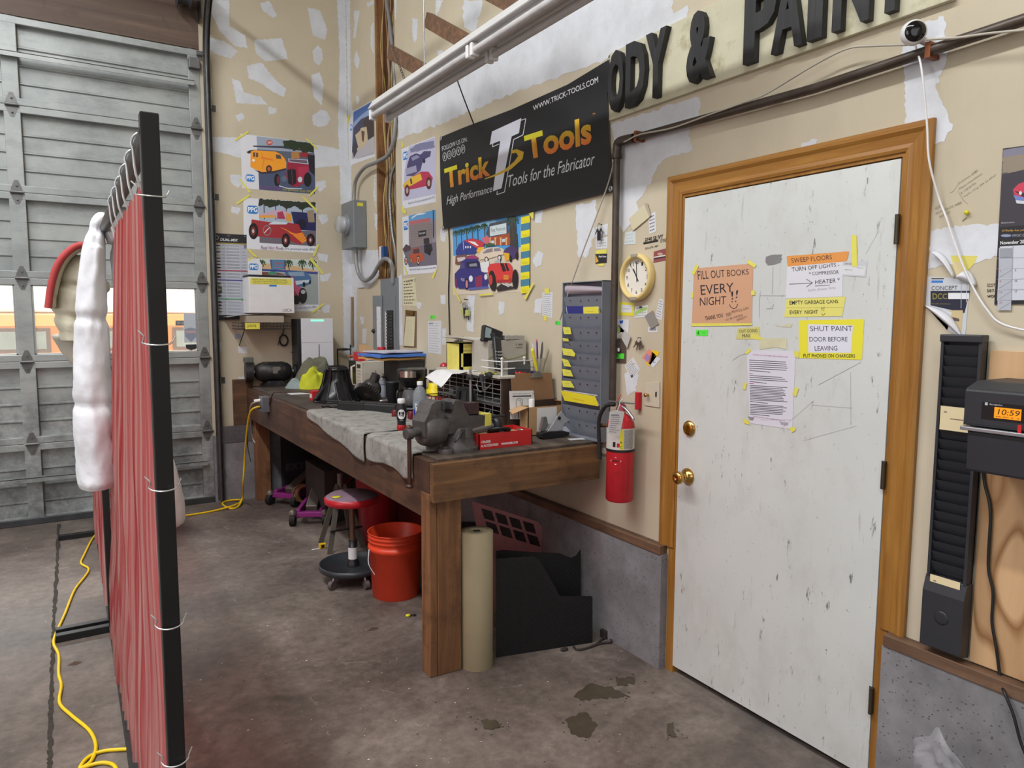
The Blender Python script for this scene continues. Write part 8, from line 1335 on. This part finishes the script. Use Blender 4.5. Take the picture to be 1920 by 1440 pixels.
# dark box with raised lettering at the back
bx1, bx2 = at(530,880, y=-.10).x, at(700,880, y=-.10).x; eb = one(M().bb(bx1,-.13,0, min(-.1, bx2+.1),-.05,.66), 'dark_case', mat('dark_blue_panel', (26,28,36),.5), 'dark panel with faint raised capital letters at the back under the bench', 'panel'); build(M().text('EXTRANA', (bx1+.02,-.1305, at(560,880, y=-.13).z),(1,0,0),(0,0,1),.06,.42,.002,0,.03), 'lettering', mat('panel_letters', (60,60,66),.5), eb)
# red bin and carton behind the stool and bucket
P = at(706,1035, z=0); rbn = thing('red_bin', 'dark red plastic bin standing behind the stool under the bench', 'bin', P+V((.08,.12,0))); build(M(Matrix.Translation(P+V((.10,.22,0)))).lathe([(.12,0),(.125,.004),(.155,.50),(.165,.505),(.165,.53),(.15,.53)], n=32), 'bin_body', mat('bin_red', (150,24,34),.35), rbn)
P = at(765,1040, z=0); one(M().bb(P.x+.06, P.y+.35,0, P.x+.36, P.y+.60,.36), 'red_box', mat('dull_red', (140,40,34),.6), 'dull red box behind the orange bucket', 'box', bevel=.003)
one(M().bb(-.62,-1.1,0,-.20,-.6,.40), 'dark_crate', mat('crate_dark', (54,50,50),.7), 'dark crate deep under the middle of the bench', 'crate', bevel=.004); P = V((-.36,-.9,.40)); one(M().tube([P+V((.13*math.cos(a),.13*math.sin(a),.045)) for a in [i*PI/12 for i in range(24)]], .045,10, closed=True), 'spare_tyre', RUBBER, 'small black tyre lying on the dark crate under the bench', 'tyre')
# kraft paper roll
P = at(902,1252, z=0); P += V((.0,.0,0)); k = mpp(P); R_ = 30.5*k; zt_ = at(898,1000, y=P.y).z; kr = thing('kraft_paper_roll', 'tall roll of tan masking paper standing beside the near bench leg', 'paper roll', P); T = Matrix.Translation(P+V((0,.04,0))); build(M(T).lathe([(R_, 0),(R_, zt_),(.016, zt_),(.016, zt_-.1)], n=48, cap=False), 'paper', mat('kraft_paper', (134,123,97),.8,0,.03), kr); build(M(T).lathe([(.016, zt_-.12),(.016, zt_+.0005),(.0135, zt_+.0005),(.0135, zt_-.12),(0, zt_-.12)], n=24, cap=False), 'core_tube', BLACKP, kr)
# rubber mats with raised pattern
DM = mat('diamond_mat', (14,14,17),.55,0,.15)
def rmat(nm, q, yb, lab, dy=0):
    """upright mat traced in the vertical plane it leans in, running from the leg back to the wall"""
    a, b = at(q[-1][0], q[-1][1], z=0), at(q[-2][0], q[-2][1], z=0); a += V((0, dy, 0)); b += V((0, dy, 0)); d = (b-a).normalized(); n = V((d.y, -d.x, 0)); m = M(); pts = []
    for px, py in q:
        r = (CF+CR*((px-960)/FPX)-CU*((py-720)/FPX)); t = (a-CAM_POS).dot(n)/r.dot(n); p = CAM_POS+r*t; p.z = max(0.0, p.z); pts.append(p)
    uv = [((p-a).dot(d), p.z) for p in pts]; m.prism(uv, -.008, a, d, (0,0,1)); o = one(m, nm, DM, lab, 'mat'); W_ = max(u for u, v in uv); m = M(); f = [(uv[i][0], uv[i][1]) for i in range(len(uv))]
    def ins(x, y):
        c = False; j = len(f)-1
        for i in range(len(f)):
            if (f[i][1] > y) != (f[j][1] > y) and x < (f[j][0]-f[i][0])*(y-f[i][1])/(f[j][1]-f[i][1])+f[i][0]: c = not c
            j = i
        return c
    y = .02; row = 0; zt = max(v for u, v in uv)
    while y < zt:
        x = .015+(row % 2)*.014
        while x < W_:
            if ins(x, y) and ins(x+.012, y+.012) and ins(x-.01, y-.01): s = 1 if (row+int(x/.028)) % 2 else -1; p = a+d*x+V((0,0, y))+n*.0009; m.beam(p-d*.007-V((0,0,.007*s)), p+d*.007+V((0,0,.007*s)),.0025,.003, n)
            x += .028
        y += .014; row += 1
    build(m, 'raised_tread', mat('mat_tread', (34,35,40),.35), o); return a, d, n
rmat('rubber_mat', [(931,1048),(1000,1043),(1012,1050),(1032,1085),(1050,1118),(1111,1119),(1111,1205),(931,1233)], 0, 'near black diamond pattern rubber mat with a cut corner beside the paper roll')
rmat('rubber_mat', [(931,1034),(945,1032),(1000,1036),(1050,1038),(1072,1047),(1082,1042),(1089,1031),(1089,1180),(931,1206)], 0, 'rear black rubber mat with upturned corner against the stem wall', .03)
P = at(960,1030, y=-2.95); one(M().lathe([(.13,0),(.155,.30),(.165,.31),(.165,.335),(.155,.335)], (-.30,-2.75,0), n=32), 'dark_bin', BLACKP, 'round dark bin behind the rubber mats under the bench', 'bin')
m = M(); q = [(885,940),(1008,978),(1018,990),(1030,1036),(1034,1150),(925,1150)]; lp = lean('picture_board', q, mat('pinkish_board', (176,118,122),.7), 'pink board with two rows of dark photos leaning under the bench', 'board', -3.15,0,.006)
A = Art({'y': -3.15}, (780,900,3.6), lift=0); A.sg = -1; A.lift = .002
for r_ in range(2):
    for c_ in range(4):
        f = lambda u, v: (440+u*380+v*60,190+u*115+v*190+0); u0, v0 = c_*.245, r_*.46; A.poly([f(u0, v0), f(u0+.19, v0), f(u0+.19, v0+.36), f(u0, v0+.36)], None)
build(A.m, 'photo', mat('dark_photo', (46,34,34),.5,0,.5,30), lp)
# little things on the floor by the mats
DB = mat('debris_dark', (46,42,40),.7); m = M(); m.tube(spline([at(px, py, z=.006) for px, py in ((1075,1212),(1082,1218),(1098,1216),(1118,1208),(1130,1198),(1142,1196),(1146,1204),(1128,1206),(1105,1214))], 5),.005,6); one(m, 'black_strap', DB, 'black strap curled on the floor at the foot of the stem wall', 'strap')
P = at(1138,1194, z=0); one(M().bb(P.x-.03, P.y-.02,0, P.x+.03, P.y+.02,.04), 'black_block', DB, 'small black block at the foot of the stem wall', 'block', bevel=.003); P = at(1058,1220, z=0); one(M().ell(P+V((0,0,.007)),(.022,.012,.008),10,6), 'black_lump', DB, 'small black lump on the floor below the rubber mat', 'lump')
P = at(765,1156, z=0); t = one(M().ell(P+V((0,0,.006)),(.014,.012,.008),10,6), 'yellow_scrap', mat('pin_yellow', (214,204,30),.4), 'yellow scrap on the floor left of the near bench leg', 'scrap'); P = at(774,1155, z=0); one(M().tube([P+V((.014*math.cos(a*1.3),.012*math.sin(a),.006+.002*math.sin(a*3))) for a in range(12)], .0025,5), 'dark_curl', DB, 'dark curl of wire beside the yellow scrap on the floor', 'wire')
r = random.Random(12)
m = M(); 
for i in range(260):
    px, py = r.uniform(340,1240), r.uniform(1010,1438)
    if 780 < px < 1120 and py < 1270: continue
    P = at(px, py, z=.0008); s = r.uniform(.001,.0035); a = r.random()*3; m.add([P+V((math.cos(a+q)*s*(2 if q in (0,3) else 1), math.sin(a+q)*s, .0006*(q % 2))) for q in (0,1.5,3,4.5)], [(0,1,2,3)], 0, False, r.choice([(200,192,176),(186,170,130),(90,84,76),(70,60,52),(210,206,196)]))
one(m, 'floor_litter', PRINTM, 'tiny paint chips and crumbs scattered over the concrete floor', 'litter', kind='stuff')
m = M()
for px, py in ((535,945),(545,958),(655,985),(700,1180),(140,1245)): P = at(px, py, z=.001); m.add([P+V(v) for v in ((-.03,0,0),(0,.012,.008),(.03,0,.003),(.002,-.012,0))], [(0,1,2,3)])
one(m, 'dry_leaves', mat('dry_leaf', (74,54,38),.8), 'dry leaf scraps on the floor near the purple jacks', 'litter', kind='stuff')
# ------------------------------------------------------------------ welding screens
XS = -2.09
def m_curtain():
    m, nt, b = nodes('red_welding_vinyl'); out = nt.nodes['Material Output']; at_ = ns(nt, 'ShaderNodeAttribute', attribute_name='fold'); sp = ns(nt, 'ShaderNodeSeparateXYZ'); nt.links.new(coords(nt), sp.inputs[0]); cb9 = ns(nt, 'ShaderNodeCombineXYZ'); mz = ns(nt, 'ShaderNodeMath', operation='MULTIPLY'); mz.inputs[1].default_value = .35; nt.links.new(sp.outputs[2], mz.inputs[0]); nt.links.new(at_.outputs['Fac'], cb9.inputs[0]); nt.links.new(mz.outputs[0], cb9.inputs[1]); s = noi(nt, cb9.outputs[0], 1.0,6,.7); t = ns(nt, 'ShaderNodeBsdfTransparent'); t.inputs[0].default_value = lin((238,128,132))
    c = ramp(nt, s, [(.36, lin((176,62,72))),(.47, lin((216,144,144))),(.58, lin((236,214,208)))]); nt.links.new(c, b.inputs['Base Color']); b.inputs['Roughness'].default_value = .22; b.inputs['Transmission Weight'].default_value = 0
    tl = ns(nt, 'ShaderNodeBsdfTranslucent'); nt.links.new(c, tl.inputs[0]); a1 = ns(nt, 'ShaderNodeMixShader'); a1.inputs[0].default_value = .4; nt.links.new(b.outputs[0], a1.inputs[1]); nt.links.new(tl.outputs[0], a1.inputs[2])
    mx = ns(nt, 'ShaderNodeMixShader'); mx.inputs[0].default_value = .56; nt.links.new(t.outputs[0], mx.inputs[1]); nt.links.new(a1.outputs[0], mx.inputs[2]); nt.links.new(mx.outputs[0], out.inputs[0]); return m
CURT = m_curtain(); HK = mat('hook_wire', (206,206,208),.3,.6)
def screen(ya, yb, ztop, label, clabel, near):
    t = thing('screen_frame', label, 'screen frame', (XS, (ya+yb)/2,0)); w = .014
    for y in (ya, yb): build(M().bb(XS-w, y-w, 0, XS+w, y+w, ztop), 'upright', BLACKM, t, bevel=.002)
    for y in (ya, yb): build(M().bb(XS-.24, y-.02,.0, XS+.30, y+.02,.035), 'foot', BLACKM, t, bevel=.002)
    build(M().bb(XS-.015, ya, .0, XS+.02, yb, .03), 'base_rail', mat('scuffed_black', (48,46,48),.5,.3,.3,30), t, bevel=.002); build(M().cyl((XS, ya, ztop-.03),(XS, yb, ztop-.03),.0155, n=16), 'top_rail', DKSTEEL, t)
    build(M().beam((XS+.28, yb, .035),(XS+.02, yb, .36),.02,.02), 'brace', mat('grey_brace', (150,150,150),.4,.4), t)
    zb = lambda y: .05+.42*max(0, min(1,(-2.7-y)/1.9))**1.3 if near else .06
    y0, y1 = (ya+.05, yb-.02); yf = lambda z: (-2.45-.78*z-.08*z*z) if near else y1
    def f(u, v):
        top = ztop-.10+.006*abs(math.sin(u*PI*12)); ye = y0+(y1-y0)*u; z = zb(ye)+(top-zb(ye))*v; y = y0+(yf(z)-y0)*u; a = .010+.014*(1-v)
        return V((XS+.002+a*math.sin(u*(135 if near else 90)+2*noise.noise(V((y*2, z*.7,3))))+.012*noise.noise(V((y*5, z*3,8)))*(1-v), y, z))
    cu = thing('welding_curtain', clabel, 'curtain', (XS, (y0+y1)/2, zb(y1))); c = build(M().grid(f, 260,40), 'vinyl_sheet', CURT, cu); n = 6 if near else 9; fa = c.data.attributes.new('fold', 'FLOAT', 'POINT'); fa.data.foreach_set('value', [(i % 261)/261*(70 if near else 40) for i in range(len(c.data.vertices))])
    for i in range(n):
        y = y0+.05+(yf(ztop-.1)-y0-.08)*i/(n-1); c0 = V((XS, y, ztop-.03)); pts = [c0+V((-.018*math.cos(a),.0,.019*math.sin(a))) for a in [q*PI/8-.6 for q in range(12)]]; pts = [c0+V((.0,.004,-.09)), c0+V((-.014,0,-.05))]+[c0+V((-.019*math.cos(q*PI/7-.5),0,.021*math.sin(q*PI/7-.5))) for q in range(9)]; build(M().tube(spline(pts, 3),.0022,6), 'hook', HK, cu)
    return t, cu
s1, c1 = screen(-5.0,-2.36,1.897, 'black square tube welding screen frame, nearest on the left', 'red vinyl welding curtain gathered on the near black frame', True)
s2, c2 = screen(-2.28,-.54,1.85, 'second black welding screen frame standing by the roll-up door', 'second red vinyl curtain on the farther frame by the roll-up door', False)
for px, py, lab in ((0,372, 'topmost'),(0,645, 'second from the top'),(0,915, 'third from the top'),(0,1172, 'fourth from the top'),(0,1430, 'lowest')):
    z = at(300, py-8, y=-5.0).z; c = V((XS, -5.0, z)); pts = [c+V((-.030,-.006,.016)), c+V((-.022,-.010,.006))]+[c+V((-.002-.022*math.cos(a),-.004-.022*math.sin(a),-.004-.004*math.sin(a))) for a in [i*.34 for i in range(10)]]+[c+V((.026,-.002,.006))]
    one(M().tube(spline(pts, 4),.0013,6), 'wire_hook', HK, 'white wire hook round the near black upright, '+lab, 'hook')
# ------------------------------------------------------------------ coats over the rail
NY = mat('white_nylon', (226,226,232),.55,0,.02, bmp=.35, bs=14); NC = mat('cream_nylon', (205,198,178),.55,0,.05, bmp=.35, bs=14)
def puff(t, path, ry, rx, nm, mt, quilt=.19, seed=0, amp=.10, label=None):
    P_ = spline(path, 20); N = len(P_); vs = []; n = 36; s = 0
    for i, p in enumerate(P_):
        s += (p-P_[i-1]).length if i else 0; q = (s/quilt) % 1; k = 1-.15*math.exp(-(min(q, 1-q)*quilt/.016)**2); e = min(1, i/4+.35,(N-1-i)/3+.45)
        tg = (P_[min(i+1, N-1)]-P_[max(i-1,0)]).normalized(); yv = V((0,1,0)); xv = yv.cross(tg).normalized(); rr, rw = ry(i/(N-1)), rx(i/(N-1))
        for j in range(n): a = 2*PI*j/n; w = 1+amp*noise.fractal(V((math.cos(a)*1.6, math.sin(a)*1.6, s*7+seed)),1,2,3)+.02*noise.noise(V((a*2, s*60+a*5, seed))); vs.append(p+(yv*math.cos(a)*rr+xv*math.sin(a)*rw)*k*e*w)
    m = M(); m.add(vs, [(i*n+k2, i*n+(k2+1) % n, (i+1)*n+(k2+1) % n, (i+1)*n+k2) for i in range(N-1) for k2 in range(n)]+[tuple(range(n)), tuple(range((N-1)*n, N*n))], 0, True); return build(m, nm, mt, t, label=label)
yc_ = -3.42; wj = thing('white_puffer_coat', 'long white quilted coat draped over the rail in front of the red curtain', 'coat', (XS, yc_, .74)); zr = 1.867
puff(wj, [(-2.150, yc_, .96),(-2.150, yc_, 1.0),(-2.148, yc_, 1.2),(-2.145, yc_, 1.45),(-2.135, yc_, 1.65),(-2.118, yc_, 1.82),(XS-.004, yc_, zr+.035),(-2.06, yc_, 1.82)], lambda u: .11 if u < .7 else .085, lambda u: max(.018,.062-.048*max(0, u-.35)/.6), 'hanging_sleeve', NY, .30,1,.13)
puff(wj, [(-2.06, yc_, 1.82),(-2.03, yc_, 1.5),(-1.98, yc_, 1.2),(-1.925, yc_, .95),(-1.92, yc_, .78)], lambda u: .06+.04*u, lambda u: .018+.035*u, 'far_side_sleeve', NY, .26,3,.08)
yj = -2.62; cj = thing('cream_puffer_coat', 'cream quilted coat with red lining hanging on the far part of the rail', 'coat', (XS-.1, yj, 1.33))
puff(cj, [(-2.10, yj, 1.80),(-2.135, yj, 1.75),(-2.165, yj, 1.65),(-2.188, yj, 1.54),(-2.19, yj, 1.45)], lambda u: .16, lambda u: .055+.055*math.sin(PI*min(1, u*1.15)), 'quilted_body', NC, .13,5,.08)
puff(cj, [(-2.19, yj+.02,1.50),(-2.18, yj+.02,1.43),(-2.155, yj, 1.35)], lambda u: .12-.04*u, lambda u: .09-.045*u, 'cuff_lining', mat('cream_lining', (190,184,172),.7,0,.04),.5,6,.16); 
rl_ = [at(px, py, y=yj-.19) for px, py in ((170,458),(140,463),(112,490),(97,530),(90,578))]; build(M().tube(spline(rl_, 6), [.014]*25,10), 'red_piping', mat('lining_red', (176,62,62),.7), cj); rl2 = [p+V((.012,.04,.004)) for p in rl_]; puff(cj, [p+V((.014,.10,.0)) for p in rl_], lambda u: .09, lambda u: .014, 'collar', NC, .3,7,.1)
# ------------------------------------------------------------------ yellow hose on the left floor
yp = [(180,1002),(172,1012),(158,1040),(152,1056),(166,1066),(160,1080),(140,1106),(122,1150),(104,1190),(101,1208),(110,1228),(110,1262),(115,1285),(112,1318),(135,1342),(168,1370),(180,1400),(170,1428),(150,1440),(165,1420),(195,1408),(245,1404)]
one(M().tube(spline([at(px, py, z=.008) for px, py in yp], 6),.0065,10), 'extension_cord', YELLOWC, 'yellow extension cord snaking along the floor at the left of the screens', 'cord'); one(M().tube(spline([at(px, py, z=.008) for px, py in ((135,1450),(160,1438),(190,1430),(212,1434),(222,1450))], 6),.0065,10), 'extension_cord', YELLOWC, 'short loop of yellow cord cut by the bottom left edge', 'cord')
# ------------------------------------------------------------------ outside: orange van, pale wall, stickers on the pane
struct(M().bb(-14,.6,-.2,6,22,-.02), 'floor_outside', mat('asphalt', (176,174,170),.9)); struct(M().bb(-14,9,-.02,6,9.2,5), 'wall_outside', mat('sunlit_wall', (226,224,214),.9))
vn = thing('orange_van', 'orange and white vintage van parked outside the roll-up door windows', 'van', (-4.0,3.6,0)); VO = mat('van_orange', (222,132,44),.35,0,.04)
vx0, vx1, vy = at(0,600, y=2.9).x-2.4, at(395,600, y=2.9).x, 2.9; z1 = at(100,590, y=vy).z; z2 = 2.15; zw = at(100,666, y=vy).z; prf = [(vy, .45),(vy, z1-.12),(vy+.10, z1+.02),(vy+.30, z2),(vy+1.5, z2),(vy+1.8, z1),(vy+1.8,.45)]
build(M().prism([(a, b) for a, b in prf[:3]]+[(vy+1.7, z1+.02),(vy+1.8, z1-.12),(vy+1.8,.45)], vx1-vx0,(vx0,0,0),(0,1,0),(0,0,1)), 'lower_body', VO, vn, bevel=.03); build(M().prism([(vy+.10, z1+.02),(vy+.2, z2),(vy+1.6, z2),(vy+1.7, z1+.02)], vx1-vx0-.2,(vx0+.1,0,0),(0,1,0),(0,0,1)), 'white_roof', mat('van_white', (232,230,224),.4), vn, bevel=.04)
for a, b in ((-60,32),(46,86),(200,290),(330,372)):
    xa, xb = at(a, 620, y=vy-.01).x, at(b, 620, y=vy-.01).x; f_ = build(M().bb(xa-.04, vy-.014, zw+.03, xb+.04, vy-.001, z1-.14), 'window_frame', mat('van_rubber', (110,72,46),.6), vn, bevel=.01); build(M().bb(xa, vy-.02, zw+.07, xb, vy-.013, z1-.18), 'window_glass', mat('van_glass', (150,152,140),.1), f_)
for x in (vx0+.9, vx1-.8): build(M().cyl((x, vy-.02,.33),(x, vy+.2,.33),.33, n=28), 'wheel', RUBBER, vn)
m = M(); m.ell((-2.4,7.8,3.2),(1.8,.8,1.6),24,14, amp=.3, fr=3, seed=3); m.cyl((-2.4,7.8,0),(-2.4,7.8,2.4),.15); one(m, 'green_tree', mat('foliage', (150,190,96),.8,0,.4,12), 'bright green tree outside beyond the orange van', 'tree')
A = Art({'y': .027}, (0,440,2.571)); A.sg = -1; A.lift = .0015; A.rect(846,414,944,438, '6c7076'); A.text('TRY AUTO GLASS', (852,420,938,432), 'c2c6cc'); A.poly([(885,378),(945,378),(948,520),(888,520)], (188,196,204)); A.poly([(890,455),(920,448),(950,455),(948,490),(922,518),(893,492)], '8a94a4'); A.poly([(895,462),(945,462),(945,474),(895,474)], 'b8a0a4'); A.poly([(895,530),(952,528),(948,548),(922,558),(898,548)], '2e2e32'); one(A.m, 'window_sticker', PRINTM, 'shield sticker and strip stuck on the right door window', 'sticker')
# ------------------------------------------------------------------ repeats share a group
GRP = {'poster': 'hot rod posters taped on the walls', 'card': 'cards pinned and slotted on the right wall', 'note': 'paper notes on the right wall', 'notice': 'notices taped on the white door', 'tag': 'yellow tags on the grey card rack', 'hook': 'wire hooks on the near screen upright', 'pen': 'pens in the cup on the cabinet', 'timber': 'timbers of the hanging light frame', 'conduit': 'conduits at the meter box', 'bottle': 'bottles on the workbench', 'towel': 'towels over the bench edge', 'rag': 'rags in the pile on the bench', 'wrapper': 'wrappers on the cabinet', 'floor jack': 'floor jacks under the bench', 'mat': 'rubber mats by the paper roll', 'curtain': 'welding curtains', 'screen frame': 'welding screen frames', 'coat': 'coats on the screen rail', 'canister': 'red canisters on the bench', 'handle': 'jack handles under the bench', 'sticker': 'small stickers', 'papers': 'loose paper piles on the bench', 'folder': 'folders piled on the crate', 'packet': 'packets in the wire basket', 'bag': 'crumpled bags'}
for o in list(bpy.data.objects):
    if o.parent is None and o.get('category') in GRP and not o.get('group'): o['group'] = GRP[o['category']]
